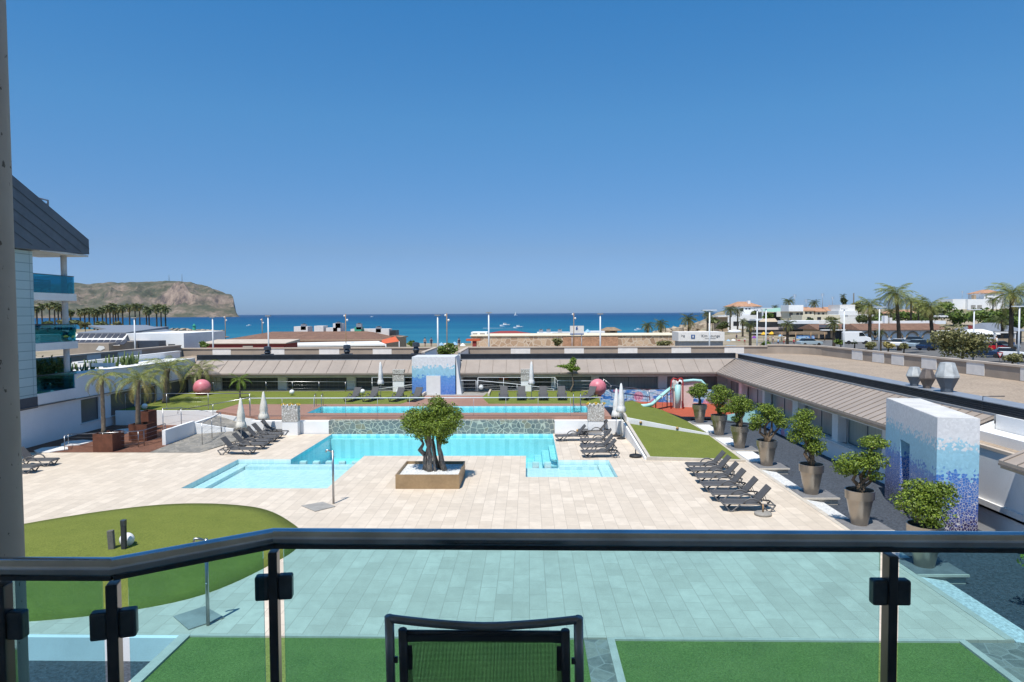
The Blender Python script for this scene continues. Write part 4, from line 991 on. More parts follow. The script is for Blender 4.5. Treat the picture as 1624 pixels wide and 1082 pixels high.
# ---------------------------------------------------------------- sloping lawns on the right
def sheet(name, pts, mat, thick=.0):
    m = MB(); m.face([tuple(p) for p in pts]); return m.build(name, mat)
A = (6.1, 41.4, .78); B = (6.12, 34.75, .14); C = (10.72, 34.35, .07); D = (10.75, 40.75, .18)
def skirt(mb, a, b, z, n=1):
    mb.face([a, b, (b[0], b[1], z), (a[0], a[1], z)])
m = MB(); m.face([B, C, D, A]); skirt(m, B, A, -.1); skirt(m, C, B, -.1); skirt(m, D, C, -.1); skirt(m, A, D, -.1); struct(m.build('lower_slope_lawn', 'turf'))
def kerb_line(mb, a, b, w=.13, up=.035, down=.3):
    a, b = Vector(a), Vector(b); d = (b - a); nx = Vector((-d.y, d.x, 0)).normalized() * w / 2
    mb.hexa([((a - nx).x, (a - nx).y), ((b - nx).x, (b - nx).y), ((b + nx).x, (b + nx).y), ((a + nx).x, (a + nx).y)], [a.z - down, b.z - down, b.z - down, a.z - down], [a.z + up, b.z + up, b.z + up, a.z + up])
lw = thing('lawn_wall', 'white retaining walls and pale kerbs stepping round the two sloping lawns', 'wall', (8, 38, 0))
m = MB(); kerb_line(m, B, (6.02, 41.8, .83), .16); kerb_line(m, (6.0, 34.68, .14), (10.85, 34.25, .07), .16); m.build('kerb', 'kerb', lw)
# wall between the lawns, rising to the left
E0, E1 = (6.0, 42.6, 1.2), (10.8, 44.2, .20)
m = MB(); m.hexa([(6.0, 41.75), (10.8, 40.95), (10.8, 41.1), (6.0, 41.9)], -.1, [1.10, .24, .24, 1.10]); m.hexa([(5.9, 34.72), (6.0, 34.72), (5.9, 41.9), (5.8, 41.9)], -.05, [.12, .12, .80, .80]); m.build('retaining_wall', 'white_render', lw)
m = MB(); m.face([(6.0, 41.92, 1.09), (10.75, 41.12, .235), (10.75, 46.6, .12), (9.9, 50.4, .30), (7.9, 52.2, .8), (6.4, 49.0, 1.05)]); skirt(m, (6.4, 49.0, 1.05), (6.0, 41.92, 1.09), -.3); skirt(m, (7.9, 52.2, .8), (6.4, 49.0, 1.05), -.3); skirt(m, (9.9, 50.4, .3), (7.9, 52.2, .8), -.3); struct(m.build('upper_slope_lawn', 'turf'))
m = MB(); kerb_line(m, (6.0, 41.92, 1.10), (6.4, 49.0, 1.06), .14); kerb_line(m, (6.4, 49, 1.06), (7.9, 52.2, .81), .14); m.build('kerb', 'kerb', lw)
for i, (px, py, lb) in enumerate([(1016, 670, 'left one of two round brass lights in the wall between the sloping lawns'), (1074, 679, 'right one of two round brass lights in the wall between the sloping lawns')]):
    q = PY(px, py, 41.75 - (i + .4) * .35); m = MB(); m.lathe([(.085, 0), (.085, .03), (.06, .05)], (0, 0, 0), 14)
    o = m.build('wall_light', 'brass'); o.location = q + Vector((0, -.02, 0)); o.rotation_euler = (R_(90), 0, 0); tag(o, lb, 'wall light', 'round lights in the white walls')
# ---------------------------------------------------------------- upper terrace
UZ = 1.0
m = MB(); m.prism([(-17.35, 42.9), (-15.3, 42.9), (-15.3, 49.0), (-21.2, 49.0), (-21.2, 45.61)], .84, UZ); struct(m.build('wood_terrace', 'wood_deck'))
m = MB()
for b in ((-15.3, -14.66, 42.95, 49.0), (-14.66, 4.02, 42.9, 44.55), (-14.66, 4.02, 47.7, 49.0), (4.02, 5.2, 42.9, 49.0)): m.face([(b[0], b[2], UZ), (b[1], b[2], UZ), (b[1], b[3], UZ), (b[0], b[3], UZ)])
m.face([(-15.3, 42.9, UZ), (-15.3, 42.9, .80), (5.2, 42.9, .80), (5.2, 42.9, UZ)]); m.face([(5.2, 42.9, UZ), (5.2, 42.9, .0), (5.2, 49, .0), (5.2, 49, UZ)])
struct(m.build('upper_pool_deck', 'wood_deck'))
m = MB(); pol = [(-14.66, 44.55), (4.02, 44.55), (4.02, 47.7), (-14.66, 47.7)]; basin_mesh(m, pol, .2, {}, 0)
m2 = MB(); n = 4; m2.face([(x, y, UZ - 1.1) for x, y in pol])
for i in range(4):
    a, b = pol[i], pol[(i + 1) % 4]; m2.face([(a[0], a[1], UZ - 1.1), (b[0], b[1], UZ - 1.1), (b[0], b[1], UZ), (a[0], a[1], UZ)])
struct(m2.build('lap_pool_basin', 'pool_tile_deep')); m2 = MB(); m2.face([(x, y, UZ - .1) for x, y in pol]); struct(m2.build('lap_pool_water', 'water_deep'))
m = MB(); m.face([(-28.2, 45.8, UZ), (-21.2, 45.8, UZ), (-21.2, 49.0, UZ), (-9.3, 49.0, UZ), (-8.2, 52.5, UZ + .05), (-8.2, 56.0, UZ + .15), (-28.2, 56.0, UZ + .15), (-28.2, 50, UZ)])
struct(m.build('upper_lawn', 'turf'))
m = MB(); m.face([(-2.9, 49.0, UZ), (5.2, 49.0, UZ), (5.5, 55.9, UZ + .15), (-3.2, 55.9, UZ + .15), (-3.6, 52.5, UZ + .05)]); struct(m.build('upper_side_lawn', 'turf'))
m = MB(); m.face([(-9.3, 49.0, UZ - .004), (-2.9, 49.0, UZ - .004), (-3.6, 52.5, UZ + .04), (-8.2, 52.5, UZ + .04)]); m.face([(-8.2, 52.5, UZ + .04), (-3.6, 52.5, UZ + .04), (-3.2, 53.6, UZ + .04), (-8.2, 53.6, UZ + .04)]); struct(m.build('entrance_path', 'wood_deck'))
m = MB(); m.face([(-8.2, 53.6, UZ + .03), (-3.2, 53.6, UZ + .03), (-3.2, 57.3, UZ + .03), (-8.2, 57.3, UZ + .03)]); struct(m.build('entrance_paving', 'slab_grey'))
m = MB(); m.box(-28.2, -8.2, 56.0, 57.4, .6, UZ + .16); m.box(-3.2, 17, 56.0, 57.4, .0, UZ + .16); m.box(-8.35, -8.2, 53, 56, .8, UZ + .28).box(-3.2, -3.05, 53, 56, .8, UZ + .28); struct(m.build('facade_path', 'kerb'))
tw_ = tag(MB().box(-12.55, 1.6, 42.32, 42.9, -.3, .84).build('stone_wall', 'crazy_wall'), 'blue-grey crazy paving stone wall above the back edge of the main pool', 'wall')
m = MB().box(-17.5, -12.56, 42.36, 42.88, -.3, .80); tag(m.build('terrace_wall', 'white_render'), 'white terrace wall left of the blue-grey stone wall', 'wall')
m = MB().box(1.61, 5.9, 42.36, 42.88, -.3, .80); tag(m.build('terrace_wall', 'white_render'), 'white terrace wall right of the blue-grey stone wall', 'wall')
m = MB().box(-28.2, -21.2, 45.7, 45.85, -.3, UZ + .01); tag(m.build('terrace_wall', 'white_render'), 'white terrace wall below the upper lawn beside the palm planters', 'wall')
m = MB().box(-21.2, -15.3, 46.2, 46.4, -.3, .83); 
q = P(916, 684, .15); m = MB(); m.lathe([(.085, 0), (.085, .03), (.06, .05)], (0, 0, 0), 14); o = m.build('wall_light', 'brass'); o.location = PY(916, 683, 42.35); o.rotation_euler = (R_(90), 0, 0); tag(o, 'round brass light in the white terrace wall behind the right loungers', 'wall light', 'round lights in the white walls')
# patterned pillars with flowers
def pillar(label, x0, x1, y, z0, z1, zm, fl=True):
    t = thing('patterned_pillar', label, 'pillar', ((x0 + x1) / 2, y + .2, z0), 'pebble-patterned planter pillars')
    MB().box(x0, x1, y, y + .45, z0, zm).build('base', 'white_render', t); MB().box(x0 - .02, x1 + .02, y - .02, y + .47, zm, z1).build('patterned_block', 'gabion', t)
    if fl:
        m = MB(); leaf_cloud(m, [(x0 + (x1 - x0) * k / 2, y + .2, z1 + .06, .17, .17, .1) for k in range(3)], 160, .09, 3); m.build('flowers', 'flower_yellow', t)
        m = MB()
        for k in range(4): xx = x0 + .1 + (x1 - x0 - .2) * k / 3; m.lathe([(.08, 0), (.01, .12)], (xx, y, z1), 4)
        m.build('finials', 'white_stone', t)
pillar('pebble-patterned white pillar with yellow flowers left of the main pool', -15.32, -14.36, 41.85, 0, 1.83, .85)
pillar('pebble-patterned white pillar with yellow flowers right of the main pool', 3.66, 4.62, 41.85, 0, 1.86, .85)
pillar('pebble-patterned white pillar on the upper left lawn by the mosaic entrance', -11.12, -10.2, 55.5, UZ + .1, 2.95, 2.0, False)
pillar('pebble-patterned white pillar on the upper right lawn beside a closed parasol', -.62, .24, 55.5, UZ + .1, 2.95, 2.0, False)
# pink balls
for px, py, lb in ((320.5, 615, 'pink-red ball on the left end of the upper lawn'), (948, 614.5, 'pink-red ball on the right end of the upper lawn')):
    Yb = 53.6 if px > 500 else 54.0; q = PY(px, py, Yb); r = 13.6 * q.y / F
    t = thing('pink_ball', lb, 'ball', (q.x, q.y, q.z - r), 'pink-red garden balls'); MB().sphere((q.x, q.y, q.z), r, 36).build('globe', 'pink_ball', t); MB().lathe([(.3, UZ - q.z - .02), (.3, UZ - q.z + .12)], (q.x, q.y, q.z), 16).build('foot', 'red_paint', t)
# ball lamps
for px, py, z, lb in ((575, 625, 1.15, 'white ball lamp beside the lounger on the upper left lawn edge'), (632, 625, 1.15, 'white ball lamp near the patterned pillar on the upper left lawn'), (705.5, 618, 1.3, 'white ball lamp left of the entrance path'), (763, 618, 1.3, 'white ball lamp right of the entrance path'), (463, 626, 1.15, 'white ball lamp in front of the back wing windows'), (229.5, 649, 1.0, 'white ball lamp on the corner of the terrace wall above the palm planters')):
    q = P(px, py, z); t = thing('ball_lamp', lb, 'ball lamp', q, 'small ball lamps on the terrace'); MB().sphere((q.x, q.y, z + .2), .2, 16).build('globe', 'ball_white', t); MB().lathe([(.07, 0), (.07, .04)], q, 10).build('foot', 'black_metal', t)
# flower planters
for px, py, lb in ((665, 622, 'square grey planter of orange flowers beside the mosaic entrance'), (798.5, 618, 'square grey planter of orange flowers on the upper right lawn')):
    q = P(px, py, 1.1); t = thing('flower_planter', lb, 'planter', q, 'planters of orange flowers'); m = MB(); m.lathe([(.32, 0), (.46, .75), (.56, .76), (.56, .84), (.0, .84)], q, 4, False); m.build('pot', 'slab_grey', t)
    m = MB(); leaf_cloud(m, [(q.x, q.y, 1.1 + .95, .45, .4, .2)], 320, .12, 8); m.build('flowers', 'flower_orange', t)
# pool ladders of the lap pool
for px, lb in ((516, 'steel pool ladder at the left end of the upper lap pool'), (913, 'steel pool ladder at the right end of the upper lap pool')):
    q = P(px, 640, 1.0); t = thing('pool_ladder', lb, 'pool ladder', (q.x, 47.8, 1.0), 'steel ladders of the lap pool')
    for s in (-.25, .25): MB().tube([(q.x + s, 48.0, 1.0), (q.x + s, 48.0, 1.75), (q.x + s, 47.85, 1.9), (q.x + s, 47.6, 1.75), (q.x + s, 47.55, .3)], .022, 8).build('handrail', 'steel', t)
    m = MB()
    for k in range(2): m.box(q.x - .25, q.x + .25, 47.5, 47.62, .55 + .25 * k, .58 + .25 * k)
    m.build('rungs', 'steel', t)
# terrace railings
ry = 43.0
p0, p1 = PY(397, 632, ry), PY(956, 631.5, ry)
rail('glass_railing', 'long glass railing with white handrail along the front of the upper lap pool', [(p0.x, ry, 2.18), (p1.x, ry, 2.18)], 0, 2.0, 0, .028, 'white_pole', base=1.0, glassp='clear_glass')
rail('side_railing', 'steel railing along the left end of the terrace above the palms', [(-27.6, 45.9, 2.15), (-19.0, 45.9, 2.15)], 0, 2.6, 3, .024, 'steel', base=1.0)
rail('ramp_railing', 'slanting steel railing from the ramp up to the glass railing', [PY(282, 651, 45.0), (p0.x - .1, 43.1, 2.2)], 0, 2.6, 0, .024, 'steel', base=[.9, 1.0])
Yp = 55.6
def rl_px(name, label, pts, base, every=2.2, mat='steel', glassp=None):
    rail(name, label, [PY(x, y, Yp) for x, y in pts], 0, every, 2, .026, mat, base=base, glassp=glassp)
rl_px('path_railing', 'steel railing in front of the left windows of the back wing', [(338, 605), (590, 606)], 1.15)
rl_px('entrance_railing', 'raised white railing between the back wing and the mosaic entrance', [(590, 599), (712, 598.5)], 1.15, mat='white_pole')
Yp = 55.2
rl_px('sloping_railing', 'white railing sloping up to the mosaic entrance from the left lawn', [(597, 617.5), (705, 603.5), (755, 603.5)], [1.15, 1.2, 1.2], mat='white_pole')
rl_px('sloping_railing', 'white railing sloping down to the right from the entrance', [(757, 603.5), (820, 609.5), (878, 617)], [1.2, 1.15, 1.15], mat='white_pole')
Yp = 55.6
rl_px('path_railing', 'steel railing in front of the right windows of the back wing', [(758, 598.8), (880, 598.8), (884, 604), (940, 604.5)], 1.15, mat='white_pole')
rl_px('playground_railing', 'thin steel railing sloping down beside the playground mural', [(957, 601), (969, 611), (1030, 619)], [1.1, 1.0, .4])
Yp = 49
p = PY(969, 612, 50); rail('playground_fence', 'low steel fence along the top of the upper sloping lawn', [(6.55, 49.2, 2.0), (8.0, 52.3, 1.8), (9.9, 50.6, 1.35)], 0, 1.4, 2, .018, 'steel', base=[1.0, .8, .3])

# ---------------------------------------------------------------- ramp on the left
m = MB(); m.face([(-20.75, 36.55, .012), (-17.95, 36.55, .012), (-17.2, 40.2, .06), (-16.9, 42.3, .18), (-18.6, 42.04, .22), (-20.9, 42.0, .05)])
struct(m.build('stone_ramp', 'crazy_floor'))
m = MB(); m.hexa([(-20.9, 42.21), (-18.4, 42.21), (-17.6, 42.9), (-20.9, 45.3)], -.1, [.70, .40, .34, .72]); struct(m.build('upper_ramp', 'crazy_floor'))
rw = thing('ramp_wall', 'white stepped walls of the stone ramp left of the loungers', 'wall', (-20, 42, 0))
m = MB(); m.box(-21.12, -20.92, 38.6, 42.05, -.1, .88); m.hexa([(-20.92, 42.05), (-18.5, 42.05), (-18.5, 42.2), (-20.92, 42.2)], -.1, [.74, .36, .36, .74]); m.box(-21.12, -20.92, 42.06, 45.6, -.1, .76); m.build('lower_wall', 'white_render', rw)
m = MB(); m.hexa([(-21.2, 45.5), (-17.5, 42.95), (-17.4, 43.05), (-21.1, 45.6)], -.1, [.835] * 4); m.build('upper_wall', 'white_render', rw)
rail('ramp_railing', 'lower steel railing zigzagging round the ramp corner', [PY(258, 648, 39.0), PY(287, 647, 42.0), PY(350, 655, 42.0), PY(320, 671, 38.6)], 0, 2.2, 3, .026, 'steel', base=[.1, .1, .2, .05])
rail('bed_railing', 'low steel railing along the front of the bark bed with palm planters', [PY(102, 692, 37.0), PY(108, 689, 38.6), PY(163, 687, 37.0), PY(219, 684, 38.0), PY(228, 682.5, 38.4), PY(262, 672, 40.5)], 0, 3.0, 3, .024, 'steel', base=0.0)
m = MB(); m.face([(-28.45, 36.6, .02), (-20.75, 36.6, .02), (-20.95, 45.7, .02), (-28.45, 45.7, .02)]); struct(m.build('bark_bed', 'bark_chips'))
for i, (px, py, s) in enumerate([(82, 713, 1.0), (120, 703, 1.1), (180, 687, 1.0), (196, 683, .9)]):
    q = P(px, py, .03); r = random.Random(i); m = MB(); m.prism([(q.x + math.cos(a) * s * r.uniform(.6, 1.0), q.y + math.sin(a) * s * r.uniform(.7, 1.1)) for a in [k * math.pi / 3.5 for k in range(7)]], .012, .06); tag(m.build('stepping_stone', 'white_stone'), ['nearest', 'second nearest', 'second farthest', 'farthest'][i] + ' irregular white stepping stone on the bark bed below the left wing', 'stepping stone', 'white stepping stones on the bark bed')
def corten(label, x0, x1, y0, y1, h):
    t = thing('rusty_planter', label, 'planter', ((x0 + x1) / 2, (y0 + y1) / 2, 0), 'rusty steel planters'); m = MB()
    for b in ((x0, x1, y0, y0 + .04), (x0, x1, y1 - .04, y1), (x0, x0 + .04, y0 + .04, y1 - .04), (x1 - .04, x1, y0 + .04, y1 - .04)): m.box(*b, .02, h)
    m.build('box', 'corten', t); MB().box(x0 + .04, x1 - .04, y0 + .04, y1 - .04, .02, h - .12).build('soil', 'soil', t)
corten('rusty steel planter box nearest the deck, holding the left palm', -23.95, -22.85, 36.7, 37.8, 1.0)
corten('rusty steel planter box holding the second palm, before the white wall', -23.85, -22.75, 39.9, 41.0, 1.0)
corten('rusty steel planter box standing farthest back by the white wall', -25.1, -24.5, 43.2, 44.2, 1.3)
def palm_at(pxb, Y, zb, pyc, cr, label, px_top=None, **k):
    b = PY(pxb, 600, Y); top = PY(px_top if px_top else pxb, pyc, Y)
    return palm(k.pop('name', 'palm_tree'), label, (b.x, Y, zb), top.z - zb, cr * Y / F, lean=(top.x - b.x, 0), **k)
palm_at(162, 37.3, .85, 598, 38, 'thin palm with sparse drooping fronds in the nearest rusty planter', 161, nf=16, seed=3, arch=True, dry=.3, tr=.12, nl=30, ll=.30, lw=.024)
palm_at(217, 40.5, .85, 603, 54, 'palm with long arching fronds in the second rusty planter', 219, nf=24, seed=4, arch=True, dry=.22, tr=.15, nl=36, ll=.36, lw=.026)
palm_at(262, 50.0, 1.0, 585, 52, 'big bushy palm at the left end of the upper lawn', 265, nf=28, seed=5, arch=True, dry=.25, tr=.24, nl=34, ll=.45, lw=.032)
palm_at(318, 55.6, 1.1, 586, 40, 'upright palm behind the left pink ball', 318, nf=19, seed=6, arch=True, dry=.1, tr=.2, nl=30, ll=.45, lw=.032)
palm_at(380, 52.0, 1.0, 601, 22, 'young bright green palm on the upper lawn before the windows', 380, nf=14, seed=7, dry=.0, tr=.07, nl=16, leaf='leaf_bright')
q = PY(907, 620, 55.0); t = thing('slender_tree', 'slender windswept tree with bright green crown behind the loungers', 'tree', (q.x, 55.0, 1.1))
tp_ = PY(907, 590, 55.0); limb_tree(t, (q.x, 55, 1.0), [((tp_.x, 55, 3.2), 0, .06)], .06, 'palm_trunk', 2)
m = MB(); rg = random.Random(11); c0 = PY(908, 582, 55.0)
leaf_cloud(m, [(c0.x - .1, 55, c0.z, .45, .4, .42), (c0.x + .05, 55, c0.z + .45, .28, .28, .36), (c0.x - .55, 55, c0.z + .05, .45, .3, .17), (c0.x - 1.05, 55, c0.z + .06, .4, .2, .09), (c0.x + .3, 55, c0.z - .15, .3, .3, .22)], 1100, .16, 12)
m.build('crown', 'leaf_bright', t)

# ---------------------------------------------------------------- playground
m = MB(); m.face([(8.6, 55.9, .26), (17, 55.9, .0), (17, 49.0, -.02), (11.0, 49.2, .02), (10.0, 50.7, .2), (8.1, 52.6, .24)]); struct(m.build('rubber_floor', 'rubber_red'))
q = P(1092, 650, .1); ex, ey = q.x, 53.3
el = thing('elephant_slide', 'elephant-shaped playground slide in pale pink and aqua on red rubber', 'playground slide', (ex, ey, 0.05))
def fpx(px, py, Y): v = PY(px, py, Y); return v
prof = [(1073, 655), (1071, 606), (1082, 605.5), (1100, 604), (1112, 604.5), (1117, 610), (1119, 622), (1104, 622), (1099, 630), (1099, 650), (1097, 656)]
m = MB(); vs = [fpx(x, y, 53.4) for x, y in prof]; m.xprism([(v.x, max(.03, v.z)) for v in vs], 53.3, 54.4); m.build('body_panel', 'pale_pink', el)
m = MB(); edge = [fpx(x, y, 53.25) for x, y in [(1082, 605), (1100, 603.4), (1112, 604.2), (1117.5, 610), (1119.5, 622)]]; m.tube([(v.x, 53.28, v.z) for v in edge], .13, 6); m.build('back_trim', 'aqua_paint', el)
m = MB(); vs = [fpx(x, y, 53.2) for x, y in [(1067, 656), (1066, 625), (1065, 606), (1068, 602), (1073, 605), (1077, 612), (1078, 640), (1078, 657)]]; m.xprism([(v.x, max(.03, v.z)) for v in vs], 52.6, 53.25); m.build('head_panel', 'pale_pink', el)
m = MB(); a = fpx(1074.5, 610, 52.55); b = fpx(1073.5, 652, 52.55); m.tube([(a.x, 52.5, a.z), (a.x, 52.45, (a.z + b.z) / 2), (b.x, 52.5, .06)], [.24, .2, .15], 10); m.build('trunk', 'aqua_paint', el)
m = MB(); e = fpx(1077.5, 607.5, 52.5)
m.sphere((e.x, 52.5, e.z), .26, 16, (1, .4, 1)); m.build('eye', 'ball_white', el); MB().sphere((e.x, 52.38, e.z), .12, 12, (1, .4, 1)).build('pupil', 'black_rubber', el)
m = MB()
for pts in ([(1064, 650), (1064, 612), (1065, 604), (1068, 600), (1073, 601), (1075, 605)], [(1075, 605), (1077, 600.5), (1081, 600), (1083, 604), (1083, 612), (1083, 652)]):
    m.tube([(lambda v: (v.x, 52.2, max(.04, v.z)))(fpx(x, y, 52.2)) for x, y in pts], .05, 6)
m.build('arch_bars', 'red_paint', el)
m = MB(); pts = [(1066, 616, 53.0), (1058, 622, 52.6), (1044, 634, 51.6), (1034, 643, 50.9), (1026, 645, 50.6), (1018, 645.5, 50.4)]
vs = []
for px, py, Y in pts:
    v = PY(px, py, Y)
    for dy, dz in ((-.26, .17), (-.22, 0), (.22, 0), (.26, .17)): vs.append((v.x, Y + dy, v.z + dz))
m.add(vs, [(i * 4 + j, i * 4 + j + 1, (i + 1) * 4 + j + 1, (i + 1) * 4 + j) for i in range(len(pts) - 1) for j in range(3)], True); o = m.build('slide_chute', 'aqua_paint', el); sdf = o.modifiers.new('solid', 'SOLIDIFY'); sdf.thickness = .04
m = MB()
for px, Y in ((1040, 51.6), (1058, 52.6)): v = PY(px, 640, Y); m.tube([(v.x, Y, .06), (v.x, Y, PY(px, 632 if px < 1050 else 622, Y).z)], .04, 6)
m.build('support_posts', 'black_metal', el)
# mural below the back windows and at the foot of the right wing
tag(MB().box(5.9, 15.75, 55.86, 55.98, -.2, 1.2).build('painted_wall', 'mural'), 'wall painted with blue waves and pink shells behind the playground', 'wall')
m = MB(); m.box(15.84, 15.9, 37.9, 48.5, -.2, .62); tag(m.build('painted_wall', 'mural'), 'low wall painted blue along the right wing behind the pots', 'wall')
m = MB(); m.hexa([(13.9, 48.3), (16.0, 46.4), (16.05, 46.5), (13.95, 48.4)], -.1, [.25, 1.0, 1.0, .25]); tag(m.build('painted_wall', 'aqua_paint'), 'small pale green triangular wall between the pots and the right wing', 'wall')
# ---------------------------------------------------------------- back wing
EY, EZ, RY_, RZ = 55.5, 2.68, 57.5, 3.64
bw = thing('back_wing', 'long low wing with taupe metal roof behind the pool terrace', 'building', (-6, 57.4, 0))
m = MB(); m.box(-28.4, -9.3, 57.5, 58, -.2, 3.5).box(-5.9, 17.2, 57.5, 58, -.2, 3.5)
m.box(-28.4, -9.45, 57.2, 57.5, 2.16, 2.5).box(-5.62, 15.9, 57.2, 57.5, 2.16, 2.5)
m.box(-9.0, -5.4, 57.52, 58, -.2, 3.5); m.build('wall', 'white_render', bw)
def roof_x(x0, x1, name='roof'):
    m = MB(); th = .09
    xr1 = x1
    a = [(x0, EY, EZ), (x1, EY, EZ), (x1 + (2.05 if x1 > 14 else 0), RY_, RZ), (x0, RY_, RZ)]
    m.add([(p[0], p[1], p[2]) for p in a] + [(p[0], p[1], p[2] - th) for p in a], [(0, 1, 2, 3), (7, 6, 5, 4), (0, 4, 5, 1), (1, 5, 6, 2), (2, 6, 7, 3), (3, 7, 4, 0)], False)
    m.m(1); x = x0 + .4
    while x < x1 + (1.9 if x1 > 14 else -.05):
        y0 = EY if x <= x1 else EY + (x - x1) / 2.05 * (RY_ - EY)
        z0 = EZ + (y0 - EY) / (RY_ - EY) * (RZ - EZ)
        for s in (0,): m.add([(x - .014, y0, z0), (x + .014, y0, z0), (x + .014, RY_, RZ), (x - .014, RY_, RZ), (x - .014, y0, z0 + .035), (x + .014, y0, z0 + .035), (x + .014, RY_, RZ + .035), (x - .014, RY_, RZ + .035)], [(4, 5, 6, 7), (0, 1, 5, 4), (1, 2, 6, 5), (3, 0, 4, 7)], False)
        x += 1.12
    return m.build(name, ['roof_metal', 'roof_seam'], bw)
roof_x(-28.2, -9.45); roof_x(-5.6, 15.2)
m = MB(); m.box(-28.2, -9.45, EY - .02, EY + .05, EZ - .14, EZ - .092).box(-5.6, 15.25, EY - .02, EY + .05, EZ - .14, EZ - .092); m.build('gutter', 'roof_seam', bw)
m = MB(); m.box(-28.2, -9.45, EY + .06, EY + .16, EZ - .30, EZ - .10).box(-5.6, 15.3, EY + .06, EY + .16, EZ - .30, EZ - .10); m.build('fascia', 'beige_fascia', bw)
m = MB(); m.box(-28.2, -9.45, EY + .16, 57.5, EZ - .24, EZ - .20).box(-5.6, 15.3, EY + .16, 57.5, EZ - .24, EZ - .20); m.build('soffit', 'white_render', bw)
m = MB(); m.box(-28.3, -8.75, 57.52, 57.75, 3.5, 4.10).box(-5.75, 17.35, 57.52, 57.75, 3.5, 4.10); m.m(1); m.box(-28.3, -8.75, 57.45, 57.52, 3.6, 3.68).box(-5.75, 17.3, 57.45, 57.52, 3.6, 3.68)
m.m(0)
for z in (3.76, 3.88, 4.0): m.box(-28.3, -8.75, 57.49, 57.52, z, z + .03).box(-5.75, 17.3, 57.49, 57.52, z, z + .03)
m.build('parapet', ['dark_louver', 'flash_grey'], bw)
def win_y(parent, px0, px1, Y, z0, z1, mat, mull=2, X=None):
    a, b = PY(px0, 610, Y).x, PY(px1, 610, Y).x
    o = MB().box(a, b, Y, Y + .04, z0, z1).build('window', mat, parent)
    f = MB(); f.box(a, b, Y - .03, Y - .002, z1 - .05, z1).box(a, b, Y - .03, Y - .002, z0, z0 + .05); k = mull
    for i in range(k + 1): x = a + (b - a) * i / k; f.box(x - .025, x + .025, Y - .028, Y - .003, z0 + .05, z1 - .05)
    f.build('frame', 'zinc_dark', o); return o
for a, b, mt, mu in [(350, 441, 'grille', 2), (455, 550, 'grille', 3), (564, 622, 'grille', 2), (642, 651, 'grille', 1), (736, 757, 'grille', 1), (759, 826, 'grille', 2), (846, 874, 'grille', 1), (882, 938, 'blind_x', 2), (950, 1044, 'blind_x', 2), (1058, 1136, 'blind_x', 2)]:
    win_y(bw, a, b, 57.42, 1.12, 2.14, mt, mu)
for a, b in [(338, 350), (441, 455), (550, 564), (874, 882), (938, 950), (1044, 1058)]:
    xa, xb = PY(a, 610, 57.1).x, PY(b, 610, 57.1).x; MB().box(xa, xb, 57.06, 57.5, .3, 2.45).build('pillar', 'white_render', bw)
mt_ = thing('mosaic_entrance', 'square stair tower with white door, mosaic fading from white to blue', 'tower', (-7.65, 54.5, 1.0))
xa, xb = PY(653.5, 600, 54.4).x, PY(722, 600, 54.4).x
MB().box(xa, xb, 54.4, 57.3, .9, 4.06).build('body', 'mosaic_far', mt_)
da, db = PY(676, 600, 54.4).x, PY(698.5, 600, 54.4).x; MB().box(da, db, 54.36, 54.398, 1.0, 2.55).build('door', 'door_white', mt_)
m = MB(); q = PY(724, 600, 54.6); m.hexa([(q.x, 54.5), (q.x + .42, 54.5), (q.x + .42, 57.3), (q.x, 57.3)], .9, [4.0, .95, .95, 4.0]); tag(m.build('buttress', 'white_render'), 'white triangular buttress right of the mosaic entrance tower', 'buttress')
# roof terraces behind the wings
m = MB(); m.face([(-33, 57.7, 3.52), (-8.9, 57.7, 3.52), (-8.9, 66, 3.52), (-33, 66, 3.52)]); m.face([(-5.9, 57.7, 3.52), (17.5, 57.7, 3.52), (17.5, 66, 3.52), (-5.9, 66, 3.52)]); m.face([(17.5, 12, 3.52), (28.5, 12, 3.52), (28.5, 66, 3.52), (17.5, 66, 3.52)])
struct(m.build('roof_terrace', 'roof_gravel'))
op = thing('roof_parapet', 'long taupe roof parapet with white panels and pale coping', 'parapet', (0, 66, 3.5))
m = MB(); m.box(-34, -8.9, 66, 66.22, 3.0, 4.18).box(-5.9, 22.9, 66, 66.22, 3.0, 4.18); m.m(1)
m.box(-9.1, -8.9, 58.0, 65.99, 2.0, 4.15).box(-6.0, -5.8, 58.0, 65.99, 2.0, 4.15)
# curved corner to the right hand side
arc = [(22.9, 66.0)] + [(22.9 + 3.9 * math.sin(a), 62.1 + 3.9 * math.cos(a)) for a in [k * math.pi / 16 for k in range(1, 9)]] + [(27.9, 38.5), (28.4, 24), (28.8, 12)]
m.m(0)
for (ax, ay), (bx, by) in zip(arc, arc[1:]):
    d = Vector((bx - ax, by - ay)).normalized(); nn = Vector((-d.y, d.x)) * .2
    m.hexa([(ax, ay), (bx, by), (bx + nn.x, by + nn.y), (ax + nn.x, ay + nn.y)], 3.0, [4.42, 4.42, 4.42, 4.42] if ay < 62 else 4.3)
m.build('wall', ['taupe_panel', 'white_render'], op)
m = MB(); m.box(-34.1, -8.85, 65.92, 66.3, 4.18, 4.29).box(-5.95, 22.9, 65.92, 66.3, 4.18, 4.29); m.box(-9.16, -8.84, 57.95, 65.92, 4.15, 4.27).box(-6.06, -5.74, 57.95, 65.92, 4.15, 4.27)
for (ax, ay), (bx, by) in zip(arc, arc[1:]):
    d = Vector((bx - ax, by - ay)).normalized(); nn = Vector((-d.y, d.x)); z = 4.421 if ay < 62 else 4.301
    m.hexa([(ax - nn.x * .06, ay - nn.y * .06), (bx - nn.x * .06, by - nn.y * .06), (bx + nn.x * .28, by + nn.y * .28), (ax + nn.x * .28, ay + nn.y * .28)], z, z + .12)
m.build('coping', 'coping', op)
